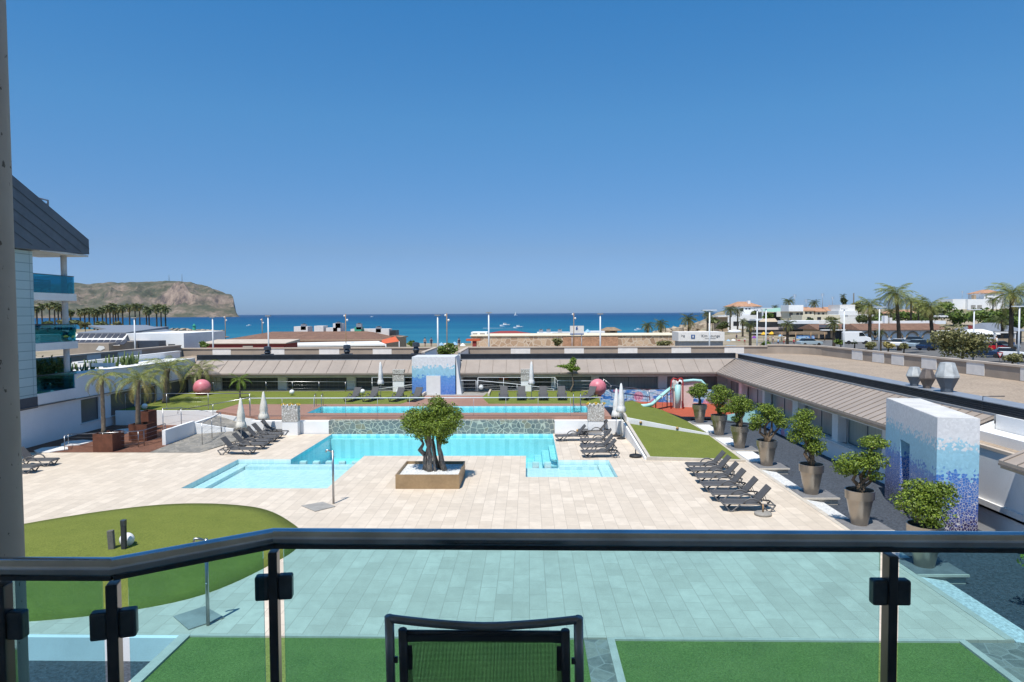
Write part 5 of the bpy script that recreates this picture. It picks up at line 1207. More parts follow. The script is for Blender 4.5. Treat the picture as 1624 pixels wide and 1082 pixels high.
for a, b in [(245, 281), (337, 366), (430, 451), (506, 538), (591, 621), (810, 841), (895, 926), (980, 1011), (1065, 1096), (1149, 1180), (1256, 1285)]:
    xa, xb = PY(a, 555, 65.97).x, PY(b, 555, 65.97).x; MB().box(xa, xb, 65.965, 65.998, 3.55, 4.17).build('white_panel', 'white_panel', op)
for a, b in [(1351, 1366), (1388, 1405), (1416, 1434), (1460, 1482), (1526, 1552), (1605, 1640)]:
    if a < 1360: X0 = 26.78
    else: X0 = 27.15
    qa, qb = PX(a, 560, X0 + .2), PX(b, 560, X0 + .2)
    def wx(y): return 26.8 + (27.9 - 26.8) * (62.1 - y) / (62.1 - 38.5) if y > 38.5 else 27.9 + .5 * (38.5 - y) / 14.5
    MB().hexa([(wx(qa.y) - .035, qa.y), (wx(qb.y) - .035, qb.y), (wx(qb.y) - .003, qb.y), (wx(qa.y) - .003, qa.y)], 3.55, 4.40).build('white_panel', 'white_panel', op)
# chimneys and roof vents
for px, h, lb in ((550.5, 1, 'black roof cowl with narrow waist on the back wing roof'), (660, 1.15, 'black roof cowl with square base at the gap in the back wing roof'), (424.5, .9, 'small dark roof cowl behind the left part of the back wing')):
    q = PY(px, 570, 59.5); t = thing('roof_cowl', lb, 'chimney', (q.x, 59.5, 3.5), 'dark roof cowls on the back wing'); MB().box(q.x - .42, q.x + .42, 59.1, 59.9, 3.5, 3.5 + .55).build('base', 'dark_louver', t)
    MB().lathe([(.16, .5), (.30, .75 * h), (.20, .95 * h), (.34, 1.0 * h), (.30, 1.3 * h), (.0, 1.36 * h)], (q.x, 59.5, 3.5), 10, False).build('cowl', 'black_metal', t)
for px, w_, hgt, mt, lb in ((1450, .34, .86, 'galv', 'smallest grey metal roof vent, left of the three'), (1470.5, .33, .84, 'galv_brown', 'brown metal roof vent in the middle of the three'), (1502, .455, 1.24, 'galv', 'largest grey metal roof vent, right of the three')):
    q = PX(px, 600, 17.85); t = thing('roof_vent', lb, 'roof vent', (17.85, q.y, 4.06), 'three metal roof vents on the right wing')
    MB().lathe([(w_ * .52, 0), (w_ * .54, hgt * .12), (w_, hgt * .50)], (17.85, q.y, 4.065), 8, False).build('lower_cone', 'zinc_dark' if mt == 'galv' else 'galv_brown', t)
    MB().lathe([(w_ + .01, hgt * .50), (w_ + .01, hgt * .56), (w_ * .62, hgt), (w_ * .2, hgt * 1.02)], (17.85, q.y, 4.065), 8, False).build('upper_cone', mt, t)

# ---------------------------------------------------------------- right wing
rwg = thing('right_wing', 'low right wing with taupe standing seam roof and shaded windows facing the pots', 'building', (17, 40, 0))
m = MB(); m.box(16.0, 16.62, 12, 57.0, -.3, .62).box(16.62, 17.35, 12, 57.4, -.3, 3.1).box(17.38, 17.6, 12, 25.7, -.3, 3.65); m.box(16.3, 16.62, 26.0, 57.0, 2.02, 2.6); m.box(15.995, 16.62, 22.0, 26.0, .62, 2.74); m.box(16.3, 16.62, 12, 22, 2.02, 2.6)
m.hexa([(16.0, 25.75), (17.6, 25.75), (17.6, 25.95), (16.0, 25.95)], 2.74, [2.86, 3.5, 3.5, 2.86]); m.build('wall', 'white_render', rwg)
MB().box(15.9, 16.3, 12, 56, .62, .70).build('sill', 'white_stone', rwg)
def roof_y(y0, y1, corner=False):
    ex, rx, ez, rz = 15.2, 17.35, EZ, 3.58; m = MB(); th = .09
    yc = y1 + 2.0 if corner else y1
    a = [(ex, y0, ez), (ex, y1, ez), (rx, yc, rz), (rx, y0, rz)]
    m.add([tuple(p) for p in a] + [(p[0], p[1], p[2] - th) for p in a], [(3, 2, 1, 0), (4, 5, 6, 7), (0, 1, 5, 4), (1, 2, 6, 5), (2, 3, 7, 6), (3, 0, 4, 7)], False)
    m.m(1); y = y0 + .03
    while y < yc - .1:
        x0 = ex if y <= y1 else ex + (y - y1) / 2.0 * (rx - ex); z0 = ez + (x0 - ex) / (rx - ex) * (rz - ez)
        m.add([(x0, y - .014, z0), (x0, y + .014, z0), (rx, y + .014, rz), (rx, y - .014, rz), (x0, y - .014, z0 + .035), (x0, y + .014, z0 + .035), (rx, y + .014, rz + .035), (rx, y - .014, rz + .035)], [(7, 6, 5, 4), (4, 5, 1, 0), (5, 6, 2, 1), (7, 4, 0, 3)], False)
        y += .62
    m.build('roof', ['roof_metal', 'roof_seam'], rwg)
    MB().box(ex - .02, ex + .05, y0, y1, ez - .16, ez - .092).build('gutter', 'roof_seam', rwg)
    MB().box(ex + .06, ex + .14, y0 + .02, y1, ez - .26, ez - .10).build('fascia', 'beige_fascia', rwg)
    MB().box(ex + .14, 16.62, y0 + .05, y1 - .0, ez - .24, ez - .20).build('soffit', 'white_render', rwg)
roof_y(25.75, 55.5, True); roof_y(11.5, 22.3)
m = MB(); m.box(17.36, 17.62, 25.75, 57.5, 3.3, 3.66); m.build('flashing', 'flash_grey', rwg)
m = MB(); m.box(17.50, 17.72, 12, 57.4, 3.661, 4.02); 
for z in (3.70, 3.78, 3.86, 3.94): m.box(17.46, 17.50, 12, 57.3, z, z + .035)
m.build('louver_parapet', 'dark_louver', rwg)
m = MB(); m.box(17.44, 18.35, 12, 57.4, 4.025, 4.06).box(17.9, 18.2, 12, 57.4, 3.5, 4.02); m.build('parapet_cap', 'flash_grey', rwg)
m = MB(); m.face([(16.0, 22.3, 2.745), (17.34, 22.3, 2.745), (17.34, 25.74, 2.745), (16.0, 25.74, 2.745)]); m.build('flat_roof', 'roof_gravel', rwg)
MB().box(15.95, 16.12, 22.3, 25.74, 2.68, 2.79).build('coping', 'coping', rwg)
MB().box(17.0, 17.9, 22.4, 23.3, 2.8, 3.4).build('concrete_block', 'concrete_base', rwg)
yw = [(52.81, 56.0), (47.53, 51.57), (42.18, 46.52), (36.73, 40.81), (31.6, 35.48), (26.6, 30.4)]
for a, b in yw:
    o = MB().box(16.55, 16.615, a, b, .705, 2.015).build('window', 'blind_y', rwg)
    f = MB(); f.box(16.52, 16.548, a, b, 1.96, 2.015).box(16.52, 16.548, a, b, .705, .76)
    for k in range(3): y = a + (b - a) * k / 2; f.box(16.522, 16.546, y - .03, y + .03, .76, 1.96)
    f.build('frame', 'zinc_dark', o)
for a, b in [(51.57, 52.81), (46.52, 47.53), (40.81, 42.18), (35.48, 36.73), (30.4, 31.6), (25.9, 26.6)]:
    MB().box(16.1, 16.55, a + .28, b - .28, .70, 2.45).build('pillar', 'white_render', rwg)
MB().hexa([(15.9, 22), (15.99, 22), (15.99, 25.9), (15.9, 25.9)], .62, .9).build('ledge', 'white_stone', rwg)
r_ = thing('roof_access_rail', 'small dark metal hoop railing on the right wing roof edge', 'railing', (17.5, 25.5, 4.06)); MB().tube([(17.48, 26.6, 3.66), (17.48, 26.6, 4.22), (18.3, 26.6, 4.22)], .02, 6).build('bar', 'black_metal', r_)

# ---------------------------------------------------------------- left wing
lwg = thing('left_wing', 'low white left wing with dark shaded windows behind the palm planters', 'building', (-28.8, 48, 0))
m = MB(); m.box(-31, -28.75, 36.0, 57.4, -.2, 2.2); m.box(-28.75, -28.5, 36.0, 57.4, -.2, .58).box(-28.75, -28.5, 36.0, 57.4, 2.14, 2.26)
m.box(-31.0, -28.4, 42.0, 57.4, 2.3, 3.82); m.box(-31.2, -31.0, 46, 60, 2.3, 4.25); m.build('wall', 'white_render', lwg)
m = MB(); m.box(-28.5, -28.3, 36.0, 57.4, 2.262, 2.298); m.build('gutter', 'roof_seam', lwg)
MB().box(-28.75, -28.42, 42.5, 57, .582, .63).build('sill', 'white_stone', lwg)
m = MB(); m.box(-31.3, -30.9, 46, 60, 4.251, 4.33).box(-28.6, -28.34, 42.0, 57.4, 3.821, 3.86).box(-31.3, -28.3, 45.9, 46.05, 4.0, 4.25); m.build('coping', 'white_stone', lwg)
for a, b in [(38.9, 40.85), (42.6, 44.5), (45.7, 48.65), (49.3, 51.5), (52.5, 56.6)]:
    z0 = .25 if a < 40 else .635
    o = MB().box(-28.745, -28.66, a, b, z0, 2.135).build('window', 'shutter', lwg)
    f = MB().box(-28.655, -28.62, a, a + .05, z0, 2.135).box(-28.655, -28.62, b - .05, b, z0, 2.135).box(-28.655, -28.62, a + .05, b - .05, 2.08, 2.135); f.build('frame', 'zinc_dark', o)
for a, b in [(36, 38.9), (40.85, 42.6), (44.5, 45.7), (48.65, 49.3), (51.5, 52.5), (56.6, 57.4)]: MB().box(-28.75, -28.49, a, b, .58, 2.14).build('pillar', 'white_render', lwg)
op2 = thing('side_parapet', 'pale coped roof parapet behind the white terrace with cactus plants', 'parapet', (-34, 55, 3))
m = MB(); m.box(-34.2, -34, 40, 65.99, 2.5, 4.48); m.build('wall', 'taupe_panel', op2); MB().box(-34.3, -33.9, 40, 65.9, 4.481, 4.60).build('coping', 'coping', op2)
for a, b in [(138, 160), (187, 225)]:
    qa, qb = PX(a, 570, -33.97), PX(b, 570, -33.97); MB().box(-33.998, -33.965, qa.y, qb.y, 2.6, 4.47).build('white_panel', 'white_panel', op2)
m = MB(); m.face([(-34, 42, 3.3), (-28.6, 42, 3.3), (-28.6, 66, 3.3), (-34, 66, 3.3)]); struct(m.build('planted_terrace', 'soil'))
def cactus(label, px, py, w, n, seed, Y, X=-30.0, mat='leaf_cactus', hh=1.2):
    q = PX(px, py, X); t = thing('cactus_plant', label, 'plant', (X, q.y, 3.3), 'cactus plants on the left terrace'); rg = random.Random(seed); m = MB()
    for i in range(n):
        x, y = X + rg.uniform(-.3, .3), q.y + rg.uniform(-w, w) ; h = rg.uniform(.5, 1.0) * hh; b = Vector((x, y, 3.3)); e = b + Vector((rg.uniform(-.2, .2), rg.uniform(-.25, .25), h))
        m.tube([b, b.lerp(e, .5) + Vector((rg.uniform(-.06, .06), rg.uniform(-.06, .06), 0)), e], [.07, .075, .03], 6)
        if rg.random() < .6: f = b.lerp(e, .55); g = f + Vector((0, rg.choice((-1, 1)) * .16, .12)); m.tube([f, g, g + Vector((0, .02, .3))], [.05, .055, .02], 6)
    m.build('stems', mat, t)
    m = MB(); leaf_cloud(m, [(X, q.y, 3.45, .4, w * 1.1, .35)], 200, .22, seed, flat=.2); m.build('foliage', 'leaf_tree', t)
cactus('low bushy cactus next to the apartment balcony column', 125, 580, .35, 6, 1, 0, hh=1.1)
cactus('dark branching cactus in the middle of the left terrace', 172, 580, .75, 10, 2, 0, mat='leaf_tree', hh=1.5)
cactus('clump of tall pale green cactus at the right of the left terrace', 205, 575, .85, 22, 3, 0, hh=1.55)
cactus('yellow green cactus with one tall stem on the left terrace', 148, 580, .4, 7, 4, 0, hh=1.35)

# ---------------------------------------------------------------- apartment building at the left
ap = thing('apartment_building', 'apartment building with teal glass balconies and dark sloping metal roof', 'building', (-32, 38, 0))
X0 = -28.45
m = MB(); m.box(-40, X0 - .02, 26, 38.62, -.2, 11.2); m.box(-40, X0 - .02, 38.62, 42.3, -.2, 2.38); m.build('wall', 'white_render', ap)
m = MB(); m.box(X0 - .02, X0 + .04, 30, 38.66, 2.85, 11.2); m.build('cladding', 'clad_glass', ap)
m = MB(); m.box(X0 - .01, X0 + .06, 30, 38.68, 2.2, 2.84); m.build('dark_band', 'slate_panel', ap)
for i, (z0, z1) in enumerate([(2.35, 2.97), (5.46, 5.90), (8.43, 8.86)]): MB().box(-31.2, X0 + .06, 38.66, 42.35, z0, z1).build('balcony_slab', 'white_render', ap)
for z0, z1 in ((2.98, 5.45), (5.91, 8.42), (8.87, 11.22)): MB().lathe([(.17, z0), (.17, z1)], (X0 - .35, 41.85, 0), 20).build('column', 'old_white', ap)
for i, (z0, z1) in enumerate([(2.99, 4.0), (5.92, 6.95), (8.88, 9.93)]):
    o = MB().box(X0 - .02, X0 + .0, 38.72, 42.25, z0, z1).build('balcony_glass', 'teal_glass', ap); MB().box(-31.1, X0 - .03, 42.22, 42.24, z0, z1).build('side_glass', 'teal_glass', o)
    MB().tube([(-31.1, 42.24, z1 + .02), (X0 - .01, 42.24, z1 + .02), (X0 - .01, 38.7, z1 + .02)], .025, 6).build('balcony_rail', 'black_metal', ap)
MB().box(-31.0, X0 - .25, 42.10, 42.12, 4.0, 4.85).build('screen_glass', 'teal_light', ap)
m = MB()
# dark metal gable seen edge-on from the pool side
pr_ = [(34.0, 16.35), (43.05, 12.34), (43.05, 11.40), (34.0, 11.15)]
m.yprism(pr_, -30.2, -27.95); m.build('roof_gable', 'zinc_dark', ap)
m = MB()
for k in range(1, 7):
    zt = lambda y, k=k: 16.35 + (12.34 - 16.35) * (y - 34) / 9.05 - k * .62
    pts = [(y, zt(y)) for y in (34.0, 43.04)]
    ya = 34.0; yb = 43.04
    # clip at the soffit line
    while zt(yb) < 11.42 and yb > 34.2: yb -= .1
    if zt(ya) > 11.3: m.add([(-27.93, ya, zt(ya)), (-27.93, yb, zt(yb)), (-27.93, yb, zt(yb) + .05), (-27.93, ya, zt(ya) + .05)], [(0, 1, 2, 3)])
m.build('roof_seams', 'zinc_seam', ap)
MB().box(-31.2, -27.97, 38.7, 43.0, 11.23, 11.34).build('soffit', 'old_white', ap)
t = thing('roof_pergola', 'thin metal pergola frame with yellow plant on the apartment roof', 'pergola', (-29.2, 40.5, 13)); m = MB()
m.tube([(-29.2, 39.2, 14.55), (-29.2, 41.2, 14.52), (-29.2, 41.2, 12.9)], .06, 6); m.tube([(-29.9, 40.0, 14.3), (-29.2, 41.2, 14.3)], .04, 6); m.build('frame', 'flash_grey', t)
t = thing('balcony_bench', 'slatted bench on the top apartment balcony behind teal glass', 'bench', (-29.3, 40.2, 8.86)); m = MB()
for k in range(4): m.box(-29.2, -29.16, 39.0, 41.2, 9.2 + .13 * k, 9.28 + .13 * k)
m.build('slats', 'slab_grey', t); m = MB()
for y in (39.05, 39.75, 40.45, 41.15): m.box(-29.25, -29.2, y - .03, y + .03, 8.87, 9.7)
m.box(-29.9, -29.2, 39.0, 41.2, 9.25, 9.3).build('frame', 'zinc_dark', t)
t = thing('balcony_hedge', 'row of bamboo-like plants on the lowest apartment balcony', 'hedge', (-29.6, 41.6, 2.98)); m = MB(); leaf_cloud(m, [(-29.2 - .5 * k, 41.75, 4.0, .35, .2, .95) for k in range(4)], 1500, .2, 77, flat=0); m.build('foliage', 'leaf_cactus', t)
# ---------------------------------------------------------------- street, beach and village beyond the roof parapet
def gz(x, y): return ground_z(x, y)
def at(px, py, Y): return PY(px, py, Y)
LAMPS = [(213, 505, 95, 'left of the grey metal roof'), (337, 504, 95, 'before the jetty'), (425, 502, 95, 'before the brown tiled roof'), (694, 501, 90, 'over the gap in the roof parapet'), (775, 497, 90, 'before the stone building'), (952, 499, 90, 'right of the white sign board'), (1125.5, 493, 95, 'before the white kiosk'), (1201, 491, 100, 'left of a close pair before the yellow umbrellas'), (1215, 490, 100, 'right of a close pair before the yellow umbrellas'), (1339, 491, 100, 'before the shop row'), (1395, 488, 110, 'before the arcade with the brown roof'), (1545, 492, 100, 'before the big olive tree'), (1617, 487, 90, 'by the right edge of the picture')]
for px, py, Y, wh in LAMPS:
    q = at(px, py, Y); z0 = gz(q.x, Y); t = thing('street_lamp', 'tall white street lamp ' + wh, 'street lamp', (q.x, Y, z0), 'white street lamps beyond the roof parapet')
    MB().tube([(q.x, Y, z0), (q.x, Y, q.z)], [.13, .085], 8).build('pole', 'white_pole', t)
    wide = px > 1000
    m = MB(); m.obox((q.x, Y, q.z + .08), (1.9 if wide and px not in (1201, 1339) else .75, .35, .12)); m.build('lamp_head', 'white_pole' if wide else 'slab_grey', t)
for px, py, Y, wh in [(708.5, 497, 98, 'behind the gap in the roof parapet'), (548, 498, 110, 'behind the brown tiled roof'), (910, 496, 120, 'behind the white sign board'), (357, 501, 150, 'near the jetty'), (415.5, 505, 150, 'behind the left end of the brown tiled roof')]:
    q = at(px, py, Y); z0 = gz(q.x, Y); t = thing('wooden_pole', 'thin wooden pole with small lamps ' + wh, 'pole', (q.x, Y, z0), 'thin poles beyond the roof parapet'); MB().tube([(q.x, Y, z0), (q.x, Y, q.z)], .07, 6).build('shaft', 'tan_wood', t); MB().sphere((q.x + .25, Y, q.z - 1.0), .18, 8).sphere((q.x - .2, Y, q.z - .3), .16, 8).build('lamps', 'ball_white', t)

def bx(px0, px1, py0, py1, Y, d, mat, parent, name='wall', zb=None):
    a, b = at(px0, py0, Y), at(px1, py1, Y); z0 = b.z if zb is None else zb
    return MB().box(a.x, b.x, Y, Y + d, min(z0, a.z - .1), a.z).build(name, mat, parent)
def hip(px0, px1, pyr, pye, Y, d, mat, parent, ins=.3, name='roof', over=.5):
    a, b = at(px0, pye, Y), at(px1, pye, Y); zr = at((px0 + px1) / 2, pyr, Y + d * .5).z
    x0, x1, y0, y1, z = a.x - over, b.x + over, Y - over, Y + d + over, a.z; k = (x1 - x0) * ins; ym = (y0 + y1) / 2
    m = MB(); m.add([(x0, y0, z), (x1, y0, z), (x1, y1, z), (x0, y1, z), (x0 + k, ym, zr), (x1 - k, ym, zr), (x0, y0, z - .12), (x1, y0, z - .12), (x1, y1, z - .12), (x0, y1, z - .12)], [(0, 1, 5, 4), (1, 2, 5), (2, 3, 4, 5), (3, 0, 4), (6, 7, 1, 0), (7, 8, 2, 1), (8, 9, 3, 2), (9, 6, 0, 3), (9, 8, 7, 6)], False)
    return m.build(name, mat, parent)
def bld(name, label, px, Y, cat='building', group=None):
    q = at(px, 540, Y); return thing(name, label, cat, (q.x, Y, gz(q.x, Y)), group)
def wins(parent, rects, Y, mat='shop_dark', name='window', out=.05):
    for a, b, c, d in rects:
        p, q = at(a, c, Y), at(b, d, Y); MB().box(p.x, q.x, Y - out, Y - .004, q.z, p.z).build(name, mat, parent)

# brown tiled restaurant
b = bld('tiled_restaurant', 'long restaurant with brown tiled hip roof and roof plant on the beach front', 490, 118)
bx(345, 612, 540, 556, 118, 20, 'tan_wall', b, zb=.4); hip(345, 607, 526, 541.5, 118, 22, 'tile_brown', b, .2)
for p0, p1, y0, y1 in ((466, 488, 518, 527), (498, 513, 517, 527), (517, 535, 520, 527), (528, 540, 513, 524), (556, 617, 522, 530)): bx(p0, p1, y0, y1 + 3, 131, 3, 'white_panel', b, 'roof_plant')
bx(618, 628, 524, 532, 128, 3, 'shop_dark', b, 'roof_plant'); bx(562, 573, 519, 526, 129, 2, 'green_canvas', b, 'roof_plant')
t = bld('white_awning', 'long white awning in front of the brown tiled restaurant', 535, 108, 'awning'); q0, q1 = at(462, 548, 108), at(612, 546, 108); a0_, a1_ = at(470, 543.5, 114), at(600, 541, 114)
m = MB(); m.add([q0, q1, a1_, a0_, q0 - Vector((0, 0, .25)), q1 - Vector((0, 0, .25))], [(0, 1, 2, 3), (4, 5, 1, 0)]); m.build('canvas', 'white_canvas', t)
m = MB()
for p in (q0, q1): m.tube([(p.x, p.y, .4), p], .06, 6)
m.build('posts', 'white_pole', t)
t = bld('red_awning', 'red canvas awning at the right end of the brown tiled restaurant', 618, 112, 'awning'); pts = [at(604, 546, 110), at(633, 541.5, 110), at(627, 533.5, 115), at(606, 539, 115)]; m = MB(); m.add(pts, [(0, 1, 2, 3)]); m.build('canvas', 'orange_canvas', t); MB().tube([(pts[1].x, 110, .4), pts[1]], .06, 6).tube([(pts[0].x, 110, .4), pts[0]], .06, 6).build('posts', 'white_pole', t)
t = bld('red_banner_roof', 'low shop roof with dark red front band left of the street lamp', 385, 100); a, c = at(318, 546, 100), at(450, 546, 100); MB().box(a.x, c.x, 100, 106, .4, a.z).build('wall', 'red_canvas', t); e = at(318, 542.5, 100); MB().hexa([(a.x - .2, 99.8), (c.x + .4, 99.8), (c.x + .4, 106), (a.x - .2, 106)], a.z + .02, [e.z - .2, e.z - .2, e.z + .15, e.z + .15]).build('roof', 'coping', t); p_, q_ = at(385, 548.6, 99.97), at(401, 551, 99.97); MB().box(p_.x, q_.x, 99.95, 99.99, q_.z, p_.z).build('sign_strip', 'coping', t)
# stone beach building with red tent
b = bld('stone_building', 'long low beach building of pink-brown stone with white coping', 900, 135); bx(747, 1085, 533.5, 556, 135, 14, 'stone_building', b, zb=.4); bx(745, 1087, 532.6, 533.4, 134.8, 14.4, 'cream', b, 'coping', zb=at(800, 533.4, 135).z + .01)
bx(893, 980, 534.5, 549, 134.9, .08, 'terracotta', b, 'plain_panel', zb=.6)
t = bld('red_tent', 'wide dark red tent roof behind the stone building', 805, 150, 'tent'); hip(757, 852, 525, 533, 150, 10, 'red_canvas', t, .38); MB().box(at(765, 533, 152).x, at(845, 533, 152).x, 152, 158, .4, at(800, 533.5, 152).z).build('wall', 'white_render', t)
b = bld('white_block', 'low white block with balustrade behind the left end of the stone building', 768, 142); bx(747, 772, 527, 534, 143, 6, 'white_render', b, zb=.4)
wins(b, [(750, 757, 528.5, 531), (761, 769, 528.5, 531)], 143, 'slab_grey', 'opening')
b = bld('white_block', 'row of low white beach huts behind the middle of the stone building', 880, 165); bx(852, 972, 527.5, 534, 165, 5, 'white_render', b, zb=.4); bx(934, 969, 525.5, 534, 160, 4, 'white_render', b, zb=.4); wins(b, [(876, 903, 528, 531)], 164.9, 'shop_dark', 'opening')
t = bld('sign_board', 'large white sign board with a small blue emblem on the beach front', 915, 128, 'sign'); p, q = at(904, 517, 128), at(926, 531, 128); MB().box(p.x, q.x, 128, 128.2, q.z, p.z).build('board', 'white_panel', t); MB().box(p.x, q.x, 127.96, 127.998, q.z, q.z + .22).build('blue_band', 'sign_blue', t); MB().tube([(p.x + .4, 128.3, .4), (p.x + .4, 128.3, p.z)], .08, 6).tube([(q.x - .4, 128.3, .4), (q.x - .4, 128.3, p.z)], .08, 6).build('posts', 'white_pole', t)
c = at(915, 520.5, 127.95); m = MB(); m.add([c + Vector((-.22, 0, -.3)), c + Vector((.02, 0, -.38)), c + Vector((.2, 0, -.05)), c + Vector((.05, 0, .1)), c + Vector((.12, 0, .4)), c + Vector((-.15, 0, .2))], [(0, 1, 2, 3, 4, 5)]); m.build('emblem', 'sign_blue', t)
t = bld('thatched_hut', 'small thatched beach hut with dark doorway', 968, 150, 'hut'); hip(958, 982, 519, 524, 150, 4, 'thatch', t, .3); bx(962, 979, 524, 531, 150.2, 3.5, 'tan_wall', t, zb=.4); wins(t, [(968, 975, 524, 531)], 150.2, 'shop_dark', 'doorway')
bx_ = bld('kiosk', 'white flat-roofed kiosk with blue square logo and dark lettering', 1110, 112, 'kiosk'); bx(1076, 1149, 527, 541, 112, 5, 'white_panel', bx_, 'sign_wall'); a, c = at(1080, 541, 112), at(1148, 541, 112); MB().box(a.x, c.x, 112.5, 116.5, .4, a.z - .01).build('base', 'flash_grey', bx_)
p, q = at(1096, 531, 112), at(1102, 537, 112); lg = MB().box(p.x, q.x, 111.94, 111.99, q.z, p.z).build('logo', 'sign_blue', bx_); p, q = at(1098, 532.5, 112), at(1100, 535.5, 112); MB().box(p.x, q.x, 111.9, 111.935, q.z, p.z).build('logo_mark', 'white_canvas', bx_); text('Kim Lounge', .62, 'sign_ink', bx_, at(1127, 533, 111.97)); p, q = at(1118, 536.6, 112), at(1135, 536.9, 112); MB().box(p.x, q.x, 111.95, 111.99, q.z, p.z).build('small_print', 'slab_grey', bx_); text('ing', .55, 'sign_ink', bx_, at(1083, 532.5, 111.97))
# olive green shrubs just behind the parapet
def shrub(label, px, py, rpx, Y, leaf='leaf_olive', n=500, name='shrub', cat='shrub', group=None, size=.45, flat=.8):
    c = at(px, py, Y); r = rpx * Y / F; z0 = gz(c.x, Y); t = thing(name, label, cat, (c.x, Y, z0), group)
    MB().tube([(c.x, Y, z0), (c.x + .1, Y, c.z)], [.16, .07], 6).build('trunk', 'far_trunk', t); rg = random.Random(int(px)); m = MB()
    bl = [(c.x + rg.uniform(-.55, .55) * r, Y + rg.uniform(-.4, .4) * r, c.z + rg.uniform(-.35, .4) * r * flat, r * rg.uniform(.4, .6), r * .5, r * rg.uniform(.3, .5) * flat) for _ in range(7)]
    leaf_cloud(m, bl, n, size, int(px)); m.build('crown', leaf, t); return t
shrub('green shrub in the gap of the roof parapet', 712, 560, 20, 85, 'leaf_tree', 900, size=.35); shrub('small round tree left of the lamp by the beach gap', 653, 546, 9, 120, 'leaf_tree'); shrub('small round tree by the beach umbrellas', 713, 548, 8, 130, 'leaf_tree')
shrub('olive green shrub growing against the stone building', 884, 543, 11, 120, group=None); shrub('low wide shrub at the right end of the stone building', 1050, 545, 14, 120, flat=.5); shrub('small bush right of the low brown tiled roof', 325, 546, 9, 98, 'leaf_tree')
# beach umbrellas
for i, (px, py, r, mt, lb) in enumerate([(700, 546, 4.5, 'blue_canvas', 'pale blue beach umbrella left of the small round tree'), (706, 547, 3.5, 'white_canvas', 'white beach umbrella beside the pale blue one'), (721, 545, 5.5, 'blue_canvas', 'striped blue beach umbrella right of the small round tree'), (734, 547, 5, 'white_canvas', 'pale green and white beach umbrella farther right'), (634, 546, 4, 'green_canvas', 'small green beach umbrella by the red awning'), (932, 525, 5, 'blue_canvas', 'turquoise beach umbrella right of the white sign board'), (1211, 529, 4.2, 'yellow_canvas', 'left one of two yellow umbrellas in front of the village'), (1224, 528.5, 5.2, 'yellow_canvas', 'right one of two yellow umbrellas in front of the village')]):
    Y = 150 if px < 1000 else 170; c = at(px, py, Y); r *= Y / F; z0 = gz(c.x, Y); t = thing('beach_umbrella', lb, 'umbrella', (c.x, Y, z0), 'umbrellas on the beach'); MB().tube([(c.x, Y, z0), (c.x, Y, c.z)], .05, 6).build('pole', 'white_pole', t); MB().lathe([(r, -.25), (r * .6, .12), (.02, .4)], (c.x, Y, c.z), 10, False).build('canopy', mt, t)
# orange canopy and red figures by the stone building
t = bld('orange_canopy', 'orange canopy with red counter at the left end of the stone building', 751, 125, 'stall'); m = MB(); a, c = at(739, 541, 125), at(761, 538, 125); m.box(a.x, c.x, 125, 127, a.z, c.z); m.build('canopy', 'orange_canvas', t); a, c = at(749, 545.5, 125), at(755, 541, 125); MB().box(a.x, c.x, 125.2, 126.5, .5, a.z + .5).build('counter', 'red_canvas', t)
# people on the beach front: one body mesh, hair and clothes as children
def person(label, px, Y, zb=None, pose=0, cl='cloth_dark', top=None):
    q = at(px, 548, Y); z0 = gz(q.x, Y) if zb is None else zb; t = thing('person', label, 'person', (q.x, Y, z0), 'people on the beach front')
    me = bpy.data.meshes.new('body'); sw = .12 if pose else .03
    vs = [(0, 0, .95), (0, 0, 1.2), (0, 0, 1.42), (0, 0, 1.5), (0, -.02, 1.62), (0, -.01, 1.72), (.1, 0, .9), (.11, sw, .5), (.12, -sw * .3 + sw, .06), (.12, sw - .14, .03), (-.1, 0, .9), (-.11, -sw, .5), (-.12, -sw, .06), (-.12, -sw - .14, .03), (.2, 0, 1.4), (.25, .03, 1.12), (.24, -.08, .86), (-.2, 0, 1.4), (-.25, .03, 1.12), (-.24, -.08, .86)]
    ed = [(0, 1), (1, 2), (2, 3), (3, 4), (4, 5), (0, 6), (6, 7), (7, 8), (8, 9), (0, 10), (10, 11), (11, 12), (12, 13), (2, 14), (14, 15), (15, 16), (2, 17), (17, 18), (18, 19)]
    me.from_pydata(vs, ed, []); o = bpy.data.objects.new('body', me); COL.objects.link(o); o.parent = t; me.materials.append(MATS['skin'])
    sk_ = o.modifiers.new('skin', 'SKIN'); rr = [.14, .13, .13, .055, .09, .085, .09, .065, .045, .035, .09, .065, .045, .035, .06, .045, .035, .06, .045, .035]
    for i, r in enumerate(rr): me.skin_vertices[0].data[i].radius = (r, r * .85)
    me.skin_vertices[0].data[0].use_root = True; o.modifiers.new('sub', 'SUBSURF').levels = 1; o.rotation_euler = (0, 0, pose)
    MB().lathe([(.17, .72), (.185, .85), (.165, 1.02), (.15, 1.04)], (0, 0, 0), 12, cap=False).build('shorts', cl, t, local=True)
    if top: MB().lathe([(.165, 1.0), (.165, 1.2), (.18, 1.38), (.08, 1.49)], (0, 0, 0), 12, cap=False).build('shirt', top, t, local=True)
    MB().sphere((0, .02, 1.70), .112, 12, (1, 1, .9)).build('hair', 'hair', t, local=True)
